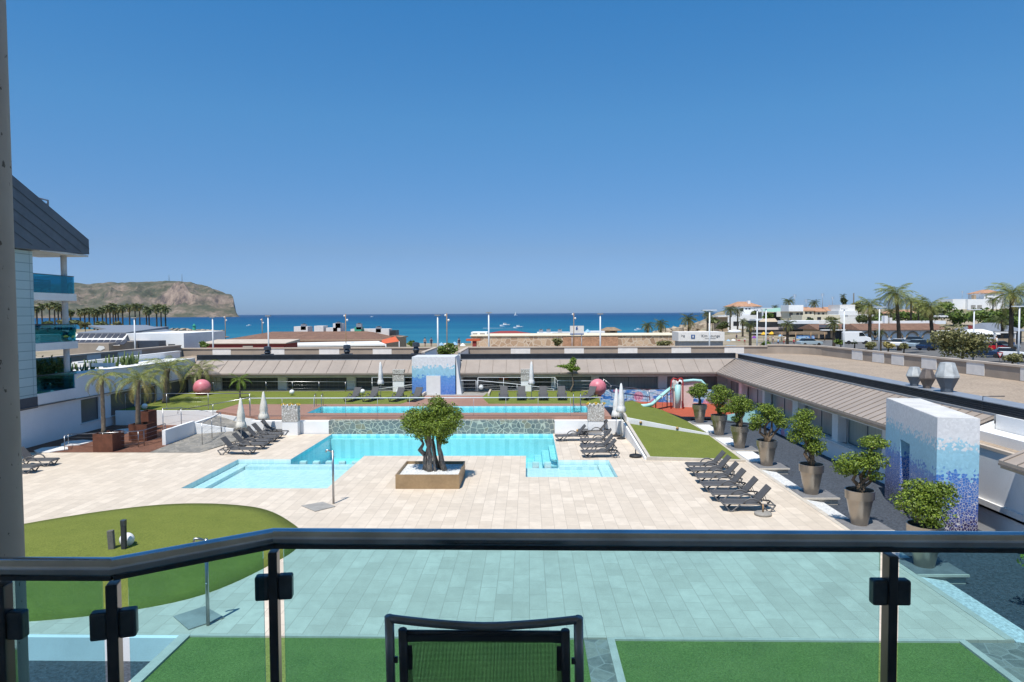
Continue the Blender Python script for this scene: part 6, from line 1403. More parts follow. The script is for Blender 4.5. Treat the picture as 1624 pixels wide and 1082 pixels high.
for px, Y, lb, cl, tp_ in ((674, 120, 'person in dark swimwear standing left of the street lamp on the beach', 'cloth_dark', None), (684, 120, 'person in dark clothes just left of the tall street lamp on the beach', 'cloth_dark', 'cloth_dark'), (728, 125, 'person in dark top between two beach umbrellas', 'cloth_dark', 'cloth_dark'), (1206, 112, 'person in orange top beneath the left yellow umbrella', 'cloth_dark', 'orange_canvas'), (1228, 112, 'person in red clothes below the right yellow umbrella', 'cloth_red', 'cloth_red'), (1580, 98, 'person in a pale shirt near the white pergola at right', 'cloth_dark', 'white_canvas')):
    q = at(px, 546, Y); person(lb, px, Y, None if px > 1000 and px < 1500 else q.z - .6, .4, cl, tp_)
# ---- left shore: solar roof, grey metal roof, white buildings, jetty, palm grove
b = bld('solar_building', 'taupe building with two rows of tilted solar panels on its roof', 155, 92); bx(100, 173, 545, 565, 92, 12, 'taupe_panel', b, zb=.2)
m = MB(); 
for r in range(2):
    for k in range(9):
        y0, y1 = (538, 529) if r == 1 else (546, 539); xo = 112 + k * 9.6 + (6 if r else 0)
        if xo > 190: continue
        a, c, d, e = at(xo, y0, 93 + r * 5), at(xo + 8.2, y0, 93 + r * 5), at(xo + 8.2 + 6.5, y1, 97 + r * 5), at(xo + 6.5, y1, 97 + r * 5)
        o = MB().add([a, c, d, e] + [v - Vector((0, 0, .08)) for v in (a, c, d, e)], [(0, 1, 2, 3), (4, 5, 1, 0), (5, 6, 2, 1), (7, 4, 0, 3)]).build('solar_panel', 'solar_dark', b)
a, c = at(110, 546.6, 92.8), at(190, 546.6, 92.8); d, e = at(203, 528.4, 102.5), at(121, 528.4, 102.5); m = MB(); dz = Vector((0, 0, .12)); m.add([v - dz for v in (a, c, d, e)], [(0, 1, 2, 3)]); m.build('panel_rack', 'white_panel', b)
p = at(158, 552, 91.95); m = MB(); m.add([p + Vector((-.55, 0, -.25)), p + Vector((.1, 0, -.4)), p + Vector((.75, 0, -.05)), p + Vector((.55, 0, .25)), p + Vector((-.1, 0, .3))], [(0, 1, 2, 3, 4)]); m.build('shell_emblem', 'white_canvas', b)
b = bld('metal_roof_hall', 'low hall under a wide grey metal roof before the palm grove', 210, 135); m = MB(); a, c, d, e = at(196, 527, 130), at(276, 525, 130), at(232, 515.5, 165), at(140, 516, 165); m.add([a, c, d, e] + [v - Vector((0, 0, .4)) for v in (a, c, d, e)], [(0, 1, 2, 3), (4, 5, 1, 0), (5, 6, 2, 1), (7, 4, 0, 3), (7, 6, 5, 4)]); m.build('roof', 'metal_roof_grey', b); a, c = at(165, 527, 133), at(265, 529, 133); MB().box(a.x, c.x, 133, 150, .2, a.z - .3).build('wall', 'shop_dark', b)
a, c = at(122, 521, 125), at(200, 526, 125); MB().hexa([(a.x, 125), (c.x, 125), (c.x, 140), (a.x, 140)], .2, [a.z - .8, a.z - .8, a.z, a.z]).build('side_roof', 'metal_roof_grey', b)
b = bld('white_building', 'white building with slate sign strip and dark windows beside the solar roof', 250, 102); bx(200, 292, 529, 560, 102, 14, 'white_render', b, zb=.2); bx(188, 252, 541, 551, 99, 2, 'slate_panel', b, 'sign_strip', zb=2.0); wins(b, [(256, 264, 547, 555), (267, 278, 546, 555), (282, 287, 548, 555)], 102)
b = bld('small_house', 'small white house with terracotta roof beside the sea', 306, 110); bx(291, 321, 537, 556, 110, 8, 'white_render', b, zb=.2); hip(290, 323, 532, 537, 110, 8, 'terracotta', b, .1); wins(b, [(303, 309, 538, 542), (294, 300, 546, 552), (306, 312, 546, 552)], 110)
t = thing('breakwater', 'low rocky breakwater reaching into the bay', 'breakwater', (at(310, 528, 330).x, 330, -1.6)); m = MB(); rg = random.Random(9)
for k in range(150):
    q = k / 149; px = 272 + 82 * q; Y = 345 - 20 * q + rg.uniform(-5, 5); c = at(px + rg.uniform(-1, 1), 530, Y); s = rg.uniform(1.0, 2.6) * (1.15 - .5 * q); m.obox((c.x, Y, -1.4 + rg.uniform(0, 1.5) * (1 - .5 * q)), (s, s * rg.uniform(.7, 1.2), s * rg.uniform(.5, .9)), rg.uniform(0, 3), rg.uniform(-.4, .4), rg.uniform(-.4, .4))
m.build('rocks', 'rock', t)
c = at(308, 523.5, 336); t = thing('harbour_light', 'small green harbour light tower on the rocky breakwater', 'lighthouse', (c.x, 336, -1)); MB().lathe([(.9, -1), (.7, c.z + 2.0), (1.0, c.z + 2.0), (1.0, c.z + 2.3), (.5, c.z + 2.4), (.1, c.z + 3.2)], (c.x, 336, 0), 10, False).build('tower', 'green_canvas', t)
rg = random.Random(21)
GP = [(58, 489, 8), (66, 485, 9), (78, 484, 9), (86, 483, 8), (92, 487, 8), (97, 486, 7), (127, 495, 8), (134, 493, 8), (141, 492, 9), (149, 495, 8), (154, 494, 8), (162, 491, 8), (168, 489, 9), (174, 488, 9), (179, 485, 9), (183, 491, 8), (187, 489, 8), (194, 488, 10), (205, 487, 10), (214, 486, 9), (221, 485, 9), (232, 494, 7), (236, 491, 8), (248, 488, 11), (255, 487, 11), (262, 489, 11), (104, 492, 8), (112, 495, 7)]
for i, (px, py, r) in enumerate(GP):
    Y = rg.uniform(330, 395); c = at(px, py, Y); zb = gz(c.x, Y)
    palm('grove_palm', 'tall slim palm in the grove on the left shore before the headland', (c.x, Y, zb), c.z - zb, r * Y / F * .95, nf=16, seed=i + 40, dry=.3, tr=.42, nl=7, leaf='leaf_far', trunk='far_trunk', group='palms of the grove on the left shore', lw=.55, ll=1.5)
for i, (px, py, r) in enumerate([(135, 515, 12), (160, 514, 12), (185, 515, 10), (120, 512, 10), (100, 512, 10), (75, 513, 12)]):
    shrub(['second', 'third', 'rightmost', 'fourth', 'fifth', 'leftmost'][i] + ' low leafy bush at the foot of the left palm grove', px, py, r, 300, 'leaf_far' if i % 2 else 'leaf_olive', 260, size=1.4, flat=.6)
t = thing('hill_mast', 'thin radio mast on the headland, left one of two', 'mast', (at(268, 449, 3500).x, 3500, 150)); c = at(268, 436, 3500); MB().tube([(c.x, 3500, c.z - 48), (c.x, 3500, c.z)], [1.6, .8], 6).build('shaft', 'zinc_dark', t)
t = thing('hill_mast', 'thin radio mast on the headland, right one of two', 'mast', (at(288, 449, 3500).x, 3500, 150)); c = at(288.5, 435, 3500); MB().tube([(c.x, 3500, c.z - 52), (c.x, 3500, c.z)], [1.6, .8], 6).build('shaft', 'zinc_dark', t)
# ---- boats
def boat(label, px, py, Lm, sail=False, wake=0, dirx=1):
    Y = P(px, py, -1.6).y; c = P(px, py, -1.6); t = thing('motor_boat' if not sail else 'sailing_boat', label, 'boat', (c.x, Y, -1.6), None); w_ = Lm * .3; x, s = c.x, dirx
    m = MB(); hullp = [(-.5, .0), (-.5, .14), (.36, .17), (.52, .2), (.40, .0)]; vs = []
    m.add([(x + s * Lm * a, Y + e * w_ * (.5 if a < .4 else .08), -1.65 + Lm * b) for e in (-1, 1) for a, b in hullp], [(0, 1, 2, 3, 4), (9, 8, 7, 6, 5), (0, 5, 6, 1), (1, 6, 7, 2), (2, 7, 8, 3), (3, 8, 9, 4), (4, 9, 5, 0)]); m.build('hull', 'hull_white', t)
    if sail: m = MB(); m.tube([(x, Y, -1.6), (x, Y, -1.6 + Lm * 1.2)], .12, 5); m.build('mast', 'white_pole', t); m = MB(); m.add([(x + .1, Y, -1.2 + Lm * .15), (x - Lm * .42, Y, -1.2 + Lm * .15), (x + .1, Y, -1.7 + Lm * 1.2)], [(0, 1, 2)]); m.build('sail', 'white_canvas', t)
    else: MB().box(x - .18 * Lm, x + .14 * Lm, Y - w_ * .3, Y + w_ * .3, -1.65 + Lm * .15, -1.65 + Lm * .30).build('cabin', 'hull_white', t); MB().box(x - .10 * Lm, x + .145 * Lm, Y - w_ * .31, Y + w_ * .31, -1.65 + Lm * .22, -1.65 + Lm * .27).build('windscreen', 'car_glass', t)
    if wake:
        m = MB(); m.add([(x - s * Lm * .45, Y - w_ * .3, -1.56), (x - s * Lm * .45, Y + w_ * .3, -1.56), (x - s * wake, Y + w_ * 1.6, -1.56), (x - s * wake, Y - w_ * 1.0, -1.56)], [(0, 3, 2, 1)]); tag(m.build('wake', 'foam'), kind='structure')
boat('white motor boat passing left of another on the sea above the red tent', 801, 517.5, 7.5); boat('white motor boat drawing a long wake above the red tent', 822, 520.5, 6, wake=22); boat('tiny white sailing boat far out near the horizon', 818, 500.7, 14, True); boat('tiny white boat far out left of the thin wooden pole', 590, 503, 10); boat('tiny white boat far out on the left near the brown tiled roof', 395, 517, 4); boat('small white boat moored near the rocks on the right', 1012, 524, 4)
# ---- right shore rocks
t = thing('shore_rocks', 'low brown rocks along the shore behind the kiosk', 'rocks', (at(1085, 526, 240).x, 240, -1)); m = MB(); rg = random.Random(5)
for k in range(130):
    q = rg.random(); px = 1035 + 110 * q; Y = 225 + 120 * q + rg.uniform(-10, 20); c = at(px, 528, Y); s = rg.uniform(1.2, 3.6); m.obox((c.x, Y, -1.4 + rg.uniform(0, 3.4) * (.35 + q)), (s, s, s * .6), rg.uniform(0, 3), rg.uniform(-.4, .4), rg.uniform(-.4, .4))
m.build('rocks', 'rock', t)
# ---- village at the right
b = bld('villa', 'cream villa with terracotta hip roof on the rise above the beach', 1187, 280); bx(1168, 1207, 486, 512, 280, 16, 'white_render', b, zb=1); hip(1167, 1207, 478.5, 486, 280, 16, 'terracotta', b, .32); bx(1186.5, 1190, 477, 484, 284, 2, 'white_render', b, 'chimney'); wins(b, [(1174, 1179, 489, 494), (1182, 1185, 489, 491), (1187, 1190, 489, 491)], 280)
bx(1150, 1213, 500, 526, 268, 11, 'white_render', b, 'terrace_wall', zb=.5); wins(b, [(1163, 1172, 510, 517), (1176, 1184, 510, 517), (1190, 1198, 509, 517)], 268); bx(1141, 1154, 503, 526, 255, 8, 'tan_wall', b, 'side_wall', zb=.5); MB().box(at(1139, 503, 254).x, at(1160, 503, 254).x, 254, 264, at(1150, 503, 254).z, at(1150, 501, 254).z).build('flat_roof', 'white_panel', b)
b = bld('glass_hall', 'hall with pale green sloping roof and dark glazing', 1230, 262); bx(1208, 1258, 496, 506, 262, 10, 'shop_dark', b, zb=1); m = MB(); a, c, d, e = at(1206, 490, 260), at(1236, 488, 260), at(1230, 494, 258), at(1214, 495, 258); m.add([at(1207, 494, 258), at(1233, 495, 258), at(1262, 487, 272), at(1208, 489.5, 272)], [(0, 1, 2, 3)]); m.build('roof', 'green_roof', b); bx(1232, 1250, 494, 502.5, 256, .5, 'white_panel', b, 'sign_panel')
for p in (1209, 1214, 1250): bx(p, p + 1.6, 490, 506, 257, .6, 'white_pole', b, 'post')
b = bld('terrace_house', 'white terrace house with glazed balcony and brown door bays', 1262, 248); bx(1251, 1274, 484, 494, 248, 8, 'white_render', b); bx(1251, 1276, 494, 506, 249, 8, 'cream', b, zb=1); wins(b, [(1252, 1257, 496, 502), (1263, 1267, 496, 502), (1269, 1273, 496, 502)], 249, 'galv_brown')
for i, (p0, p1, yr, ye, yb_, lb) in enumerate([(1273, 1291, 487, 493, 502, 'left'), (1293, 1311, 488, 494, 503, 'middle'), (1313, 1332, 487, 493, 503, 'right')]):
    b = bld('tiled_house', lb + ' one of three small cream houses with tiled roofs in the village', (p0 + p1) / 2, 270, group='small tiled houses in the village'); bx(p0, p1, ye, yb_, 270, 10, 'cream', b, zb=1); hip(p0, p1, yr, ye, 270, 10, 'terracotta', b, .12)
    wins(b, [(p0 + 4, p0 + 7, ye + 2, ye + 5), (p1 - 7, p1 - 4, ye + 2, ye + 5)], 270)
b = bld('white_house', 'large plain white house on top of the village below the two-tier palm', 1344, 262); bx(1332, 1356, 483.5, 495, 262, 10, 'white_panel', b, zb=1); bx(1330, 1360, 493, 497, 260, 10, 'white_render', b, 'terrace', zb=1)
b = bld('cream_house', 'long low cream building with planted terrace below the tiled houses', 1300, 235); bx(1272, 1332, 500, 516, 235, 10, 'cream', b, zb=1); wins(b, [(1280, 1284, 503, 508), (1296, 1302, 503, 508), (1316, 1322, 503, 508)], 235, 'shop_dark'); bx(1330, 1378, 499, 512, 236, 8, 'white_render', b, 'side_wall', zb=1); bx(1345, 1390, 499.5, 502.5, 230, 3, 'white_panel', b, 'flat_roof')
b = bld('red_awning_cafe', 'cafe with faded red awning strip and orange canopy in front of the glass hall', 1225, 215); bx(1196, 1255, 509, 524, 218, 8, 'shop_dark', b, zb=1); bx(1190, 1250, 519.5, 523, 212, 4, 'pale_pink', b, 'awning'); m = MB(); m.add([at(1203, 510.5, 212), at(1234, 510.5, 212), at(1229, 505, 216), at(1210, 505.5, 216)], [(0, 1, 2, 3)]); m.build('canopy', 'beige_fascia', b)
b = bld('dark_awning_shops', 'shop row under a long black awning beside the shaggy palm', 1275, 200); bx(1253, 1299, 509, 514, 202, 10, 'white_render', b); bx(1253, 1299, 514, 522.5, 200, 2, 'shop_dark', b, 'awning'); bx(1253, 1299, 522.5, 545, 203, 8, 'shop_dark', b, 'shop_front', zb=.6); p, q = at(1274, 518, 199.9), at(1285, 521.5, 199.9); MB().box(p.x, q.x, 199.9, 199.97, q.z, p.z).build('sign', 'white_panel', b)
t = bld('pergola', 'long thatched beam pergola with coloured banner in front of the village shops', 1270, 165, 'pergola'); p, q = at(1236, 527, 165), at(1312, 530.5, 165); MB().box(p.x, q.x, 165, 169, q.z, p.z).build('beams', 'thatch', t)
for px in (1240, 1262, 1286, 1308): MB().tube([(at(px, 530, 165).x, 165, .6), (at(px, 530, 165).x, 165, p.z - .1)], .12, 6).build('post', 'tan_wood', t)
p, q = at(1262, 532, 165.2), at(1292, 537.5, 165.2); MB().box(p.x, q.x, 165.2, 165.3, q.z, p.z).build('banner', 'mural', t)
b = bld('shop_row', 'shop row with solar panels, tiled eaves and shaded shop fronts', 1332, 180); bx(1298, 1366, 522, 548, 180, 10, 'tan_wall', b, zb=.6); hip(1298, 1366, 514, 522.5, 180, 12, 'tile_brown', b, .02)
for p0, p1 in ((1299, 1330), (1335, 1363)): m = MB(); m.add([at(p0, 519.5, 179.2), at(p1, 519.5, 179.2), at(p1, 515, 181.2), at(p0, 515, 181.2)], [(0, 1, 2, 3)]); m.build('solar_panel', 'solar_dark', b)
wins(b, [(1300, 1317, 525, 537), (1321, 1338, 525, 538), (1342, 1352, 525, 533)], 180, 'shop_dark', 'shop_front'); wins(b, [(1353, 1360, 525.5, 532)], 180, 'green_canvas', 'green_sign'); p, q = at(1303, 522.8, 178.6), at(1362, 524.2, 178.6); MB().box(p.x, q.x, 178.6, 179.9, q.z, p.z).build('awning', 'white_canvas', b)
b = bld('arcade_building', 'long white arcade building with brick arches and brown tiled roof', 1430, 172); Ya = 172; a, c = at(1365, 523, Ya), at(1505, 523, Ya); zb_, zt_ = .4, a.z
m = MB(); m.box(a.x, c.x, Ya + .3, Ya + 10, zb_, zt_); m.build('wall', 'white_render', b)
cxs = [1372, 1391, 1421, 1446, 1471, 1494]; spn = at(1384, 530, Ya).x - at(1372, 530, Ya).x
for i, px in enumerate([1377, 1398, 1422, 1447, 1472, 1495]):
    cc = at(px, 536, Ya); R = 9.2 * Ya / F; m = MB(); k = 12
    outer = 12.0 * Ya / F
    pts = [(cc.x + R * math.cos(math.pi * j / k), cc.z + R * 1.0 * math.sin(math.pi * j / k)) for j in range(k + 1)]
    prof = [(cc.x + outer, zb_), (cc.x + outer, zt_), (cc.x - outer, zt_), (cc.x - outer, zb_), (cc.x - R, zb_)] + pts[::-1] + [(cc.x + R, zb_)]
    m = MB(); vs = [(p[0], Ya, p[1]) for p in prof]; m.add(vs, [tuple(range(len(vs)))]); 
    o = m.build('arch_wall', 'white_render', b); so_ = o.modifiers.new('solid', 'SOLIDIFY'); so_.thickness = .5
    m = MB(); ring = [(cc.x - R, zb_ + .8)] + pts[::-1] + [(cc.x + R, zb_ + .8)]; m.tube([(p[0], Ya - .06, p[1]) for p in ring], .22, 5); m.build('arch_brick', 'tan_wall', b)
hip(1365, 1505, 513, 523.5, Ya - .3, 12, 'tile_brown', b, .03); bx(1385, 1500, 509.5, 514, Ya + 7, 3, 'white_render', b, 'roof_parapet'); bx(1403, 1408, 501, 513, Ya + 6, 1.5, 'white_render', b, 'chimney'); bx(1411, 1415, 504, 513, Ya + 6, 1.5, 'white_panel', b, 'chimney')
b = bld('hilltop_villa', 'white villa with tower and terracotta roof on the hill at right', 1548, 330); bx(1511, 1533, 474.5, 493, 330, 12, 'white_render', b, zb=2); bx(1535, 1563, 474.5, 494, 328, 12, 'white_render', b, zb=2); bx(1561, 1592, 465, 494, 331, 12, 'white_render', b, 'tower', zb=2); hip(1561, 1592, 459.5, 465, 331, 12, 'terracotta', b, .35); bx(1545, 1548, 468, 475, 332, 2, 'tan_wall', b, 'chimney'); wins(b, [(1540, 1547, 484, 491), (1550, 1557, 484, 491), (1563, 1565, 468, 474)], 327.9, 'slab_grey'); bx(1517, 1550, 494, 502, 318, 3, 'tan_wall', b, 'garden_wall', zb=2); bx(1592, 1620, 486, 500, 335, 10, 'white_render', b, 'annex', zb=2)
b = bld('pink_house', 'pale pink house with terracotta roof half hidden behind the palms', 1425, 290); bx(1412, 1452, 496, 506, 290, 8, 'pale_pink', b, zb=2); hip(1408, 1456, 492, 497, 290, 8, 'terracotta', b, .2)
b = bld('grey_tent', 'grey pitched canopy roof at the right behind the white pergola', 1598, 150, 'canopy'); hip(1570, 1626, 512, 525, 150, 12, 'metal_roof_grey', b, .3); bx(1577, 1620, 525, 545, 151, 8, 'shop_dark', b, zb=.4)
b = bld('white_tent', 'low white canvas tent roof left of the grey pitched canopy', 1568, 140, 'tent'); hip(1553, 1583, 522, 530, 140, 8, 'white_canvas', b, .2)
for px in (1556, 1580): MB().tube([(at(px, 530, 139.6).x, 139.6, .4), (at(px, 530, 139.6).x, 139.6, at(px, 530, 139.6).z)], .07, 6).build('post', 'white_pole', b)
t = bld('white_pergola', 'white beam pergola over stacked goods at the right', 1594, 128, 'pergola'); p, q = at(1578, 526.5, 128), at(1612, 528.5, 128); MB().box(p.x, q.x, 128, 128.6, q.z, p.z).build('beam', 'white_panel', t)
for px in (1579, 1611): MB().box(at(px, 530, 128).x - .1, at(px, 530, 128).x + .1, 128.1, 128.4, .4, q.z - .01).build('post', 'white_panel', t)
b = bld('garden_wall', 'plain beige wall behind the red car', 1588, 126, 'wall'); bx(1576, 1610, 537.5, 556, 126, .4, 'tan_wall', b, zb=.4); bx(1605, 1609, 543, 556, 125.5, .3, 'sign_blue', b, 'blue_panel', zb=.5)
b = bld('cream_awning', 'cream sloping awning in front of the arcade, behind the olive tree', 1494, 160, 'awning'); m = MB(); m.add([at(1479, 532, 158), at(1510, 532, 158), at(1508, 524, 163), at(1486, 524, 163)], [(0, 1, 2, 3)]); m.build('canvas', 'white_canvas', b); m = MB()
for px in (1481, 1508): p = at(px, 532, 158.1); m.tube([(p.x, 158.1, .4), p], .07, 6)
m.build('posts', 'white_pole', b)
# palms and trees of the right shore
PL = [(1027, 516, 13, 529, 150, 'short bushy palm left of a pair behind the stone building'), (1048, 514, 15, 529, 152, 'short bushy palm right of a pair behind the stone building'), (1092, 507, 17, 527, 200, 'short palm with spreading fronds on the rocks behind the kiosk'), (1122, 498, 12, 520, 230, 'palm behind the street lamp at the kiosk'), (1158, 491, 13, 520, 240, 'left bushy fan palm beside the cream villa'), (1170, 493, 11, 520, 242, 'right bushy fan palm touching the cream villa'), (1178, 509, 9, 530, 205, 'small palm before the lower villa terrace'), (1190, 516, 13, 546, 135, 'windblown palm left of the close pair of lamps'), (1249, 514, 15, 546, 125, 'dark shaggy palm in front of the black awning shops'), (1251, 478, 12, 495, 300, 'rounded palm showing above the terrace house'), (1229, 487, 7, 496, 310, 'tiny palm top above the green roof'), (1291, 481, 11, 495, 310, 'spiky palm top above the tiled houses'), (1323, 512, 16, 545, 125, 'palm with bent fronds before the shop row'), (1337, 469, 6, 487, 290, 'slim two-tier palm against the sky above the white house'), (1380, 484, 24, 545, 130, 'tall palm with drooping dry fronds left of the tallest'), (1421, 466, 31, 547, 128, 'tallest windswept palm before the arcade'), (1445, 478, 19, 510, 230, 'round palm behind the tallest windswept palm'), (1457, 481, 16, 512, 232, 'palm with dry skirt right of the round palm'), (1474, 486, 26, 548, 128, 'windswept palm standing alone before the arcade'), (1605, 466, 36, 530, 105, 'large full palm at the right edge with thick trunk'), (1590, 508, 17, 528, 135, 'small dark palm below the large palm at right'), (1575, 476, 12, 492, 300, 'small palm in front of the hilltop villa tower'), (1413, 494, 12, 510, 200, 'dry fan palm left of the pale pink house'), (1396, 526, 9, 550, 115, 'stubby dark palm before an arch of the arcade')]
for i, (px, py, r, pb, Y, lb) in enumerate(PL):
    c = at(px, py, Y); zb = gz(c.x, Y); rm = r * Y / F
    wind = .35 if px in (1190, 1323, 1421, 1474, 1380) else 0
    near = r > 18
    palm('palm_tree', lb, (c.x + (.8 if px in (1421, 1474) else 0), Y, zb), c.z - zb, rm, nf=36 if near else 24, lean=(-.8 if px in (1421, 1474) else 0, 0), seed=i + 90, dry=.22, tr=.36 if near else .3, nl=16 if near else 9, leaf='leaf_palm' if near else 'leaf_far', trunk='far_trunk', lw=rm * (.026 if near else .055), ll=rm * .36, wind=wind)
c = at(1337, 477, 290); shrub('lower dark leaf tier hanging on the slim two-tier palm', 1337, 478, 5.5, 290, 'leaf_far', 160, name='leaf_skirt', cat='plant', size=1.6, flat=1.2)
shrub('big olive-green tree standing behind the right roof parapet', 1526, 541, 47, 84, 'leaf_olive', 4600, name='olive_tree', cat='tree', size=.33, flat=.8)
for px, py, r, Y, lf, lb, fl in [(1440, 503, 30, 245, 'leaf_tree', 'clipped green hedge trees behind the arcade roof, left', .45), (1478, 500, 28, 250, 'leaf_far', 'dark green trees behind the arcade roof, right', .6), (1497, 488, 24, 310, 'leaf_tree', 'flat-topped pine left of the hilltop villa', .5), (1522, 504, 28, 240, 'leaf_tree', 'green hedge below the hilltop villa garden wall', .5), (1562, 500, 32, 220, 'leaf_tree', 'bright green tree below the hilltop villa', .7), (1587, 505, 34, 200, 'leaf_tree', 'broad green tree left of the large palm', .7), (1618, 500, 34, 190, 'leaf_tree', 'green tree behind the large palm at the right edge', .8), (1355, 541, 10, 115, 'leaf_tree', 'low green bush left of the white van', .5), (1333, 542, 9, 115, 'leaf_tree', 'low green bush before the shop row lamp', .5), (1382, 548, 9, 100, 'leaf_olive', 'grey green bush right of the white van', .7), (1408, 547, 8, 98, 'leaf_palm_dry', 'yellowish spiky bush behind the parapet', .8), (1433, 549, 7, 98, 'leaf_olive', 'round green bush by the parked cars', 1.0), (1605, 567, 16, 80, 'leaf_olive', 'olive bush behind the right end of the roof parapet', .6), (1130, 508, 11, 245, 'leaf_far', 'dark shrub on the rocks below the palm by the kiosk', .6), (1385, 500, 13, 235, 'leaf_far', 'dark green tree behind the lamp near the arcade', .9), (1362, 488, 10, 280, 'leaf_olive', 'yellowish trees beside the plain white house', 1.0), (1300, 512, 9, 228, 'leaf_olive', 'flowering shrubs on the cream building terrace', .5), (1200, 497, 8, 270, 'leaf_far', 'dark balcony plants on the cream villa', .6), (1215, 545, 7, 108, 'leaf_tree', 'low green plants at the foot of the close pair of lamps', .4)]:
    shrub(lb, px, py, r, Y, lf, 700 if r > 14 else 350, size=max(.3, Y * .0055), flat=fl, cat='tree' if r > 12 else 'shrub', name='green_tree' if r > 12 else 'shrub')
# cars
def car(label, px, py, Y, mat, van=False, rz=0.0, Lc=4.3):
    c = at(px, py, Y); z0 = c.z; t = thing('parked_van' if van else 'parked_car', label, 'van' if van else 'car', (c.x, Y, z0), 'vehicles parked behind the roof parapet'); W = .88; h = Lc / 2
    if van: body = [(-h, .35), (-h, 1.95), (-h + .1, 2.1), (h * .35, 2.1), (h * .62, 1.35), (h * .95, 1.1), (h, .8), (h, .35)]; gl = [(h * .12, 1.35), (h * .12, 1.95), (h * .36, 2.0), (h * .58, 1.38)]
    else: body = [(-h, .35), (-h, .85), (-h * .9, .95), (-h * .55, 1.0), (h * .45, .98), (h * .95, .82), (h, .6), (h, .35)]; gl = None
    m = MB(); m.xprism(body, -W, W); m.build('body', mat, t, .08, local=True)
    if not van:
        m = MB(); cab = [(-h * .78, .95), (-h * .58, 1.42), (h * .06, 1.46), (h * .42, .97)]; vs = [(x, s * (W - (.04 if z < 1 else .2)), z) for s in (-1, 1) for x, z in cab]; m.add(vs, [(0, 1, 2, 3)[::-1], (4, 5, 6, 7), (0, 4, 5, 1), (1, 5, 6, 2), (2, 6, 7, 3)]); m.build('windows', 'car_glass', t, local=True)
        m = MB(); m.box(-h * .56, h * .04, -W + .2, W - .2, 1.44, 1.49); m.build('roof', mat, t, .03, local=True)
    else:
        m = MB(); m.xprism(gl, -W - .01, W + .01); m.build('windows', 'car_glass', t, local=True); m = MB(); m.add([(h * .375, -W + .1, 2.06), (h * .375, W - .1, 2.06), (h * .625, W - .1, 1.40), (h * .625, -W + .1, 1.40)], [(0, 1, 2, 3)]); m.build('windscreen', 'car_glass', t, local=True)
    for sx in (-h * .62, h * .62):
        for sy in (-1, 1):
            m = MB(); n = 14; vs = [(sx + .32 * math.cos(2 * math.pi * j / n), sy * (W - .08 + .1 * e), .32 + .32 * math.sin(2 * math.pi * j / n)) for e in (0, 1) for j in range(n)]; m.add(vs, [tuple(range(n)), tuple(range(n, 2 * n))[::-1]] + [(j, n + j, n + (j + 1) % n, (j + 1) % n) for j in range(n)]); m.build('wheel', 'tyre', t, local=True)
    m = MB(); m.box(h - .02, h + .02, -W + .1, -W + .35, .62, .75).box(h - .02, h + .02, W - .35, W - .1, .62, .75); m.build('headlights', 'ball_white', t, local=True)
    t.rotation_euler = (0, 0, rz)
car('white panel van parked by the arcade', 1358, 546, 115, 'car_white', True, -.25, 4.2)
car('red car with dark windows parked at the right, facing right', 1578, 557.5, 108, 'car_red', rz=-.12); car('dark grey car behind the red car', 1592, 555, 116, 'car_grey', rz=-.5); car('white camper van left of the red car', 1563, 555, 118, 'car_white', True, .4, 3.2); car('navy blue car in front of the red car', 1561, 567, 98, 'car_navy', rz=-.6); car('white car in front at right of the traffic sign', 1600, 568, 98, 'car_white', rz=-.4)
car('silver blue car parked at left of the dark blue one', 1460, 553, 112, 'car_silver', rz=.3); car('black car behind the silver blue car', 1452, 547, 122, 'car_grey', rz=.5); car('dark blue car parked right of the silver blue one', 1477, 556, 110, 'car_navy', rz=.25); car('white car at the left end of the parked cars', 1426, 551, 118, 'car_white', rz=.8, Lc=3.8); car('white car parked on the hill road below the pine', 1492, 505, 235, 'car_white', rz=.2)
c = at(1586, 563, 92); t = thing('traffic_sign', 'red and white triangular give way sign before the parked cars', 'traffic sign', (c.x, 92, .4)); MB().tube([(c.x, 92.05, .4), (c.x, 92.05, c.z + .4)], .035, 6).build('post', 'steel', t)
MB().add([(c.x - .42, 92, c.z + .36), (c.x + .42, 92, c.z + .36), (c.x, 92, c.z - .4)], [(0, 2, 1)]).build('border', 'red_paint', t); MB().add([(c.x - .27, 91.98, c.z + .27), (c.x + .27, 91.98, c.z + .27), (c.x, 91.98, c.z - .21)], [(0, 2, 1)]).build('face', 'white_panel', t)
c = at(1539, 519, 118); t = thing('red_sign', 'small red sign board above the olive tree', 'sign', (c.x, 118, .4)); MB().box(c.x - .4, c.x + .4, 118, 118.08, c.z - .3, c.z + .3).build('board', 'red_canvas', t); MB().tube([(c.x, 118.1, .4), (c.x, 118.1, c.z)], .05, 6).build('post', 'white_pole', t)
c = at(1349, 480, 285); t = thing('wooden_pole', 'tall bare utility pole beside the two-tier palm', 'pole', (at(1354, 480, 285).x, 285, 4)); MB().tube([(at(1354, 480, 285).x, 285, 3), at(1354, 465, 285)], .25, 6).build('shaft', 'post_stone', t)
t = bld('boat_on_land', 'upturned white boat lying on the ground before the villa', 1165, 190, 'boat'); c = at(1165, 526, 190); m = MB(); m.sphere((c.x, 190, c.z), 1.0, 14, (1.9, .8, .55)); m.build('hull', 'hull_white', t)

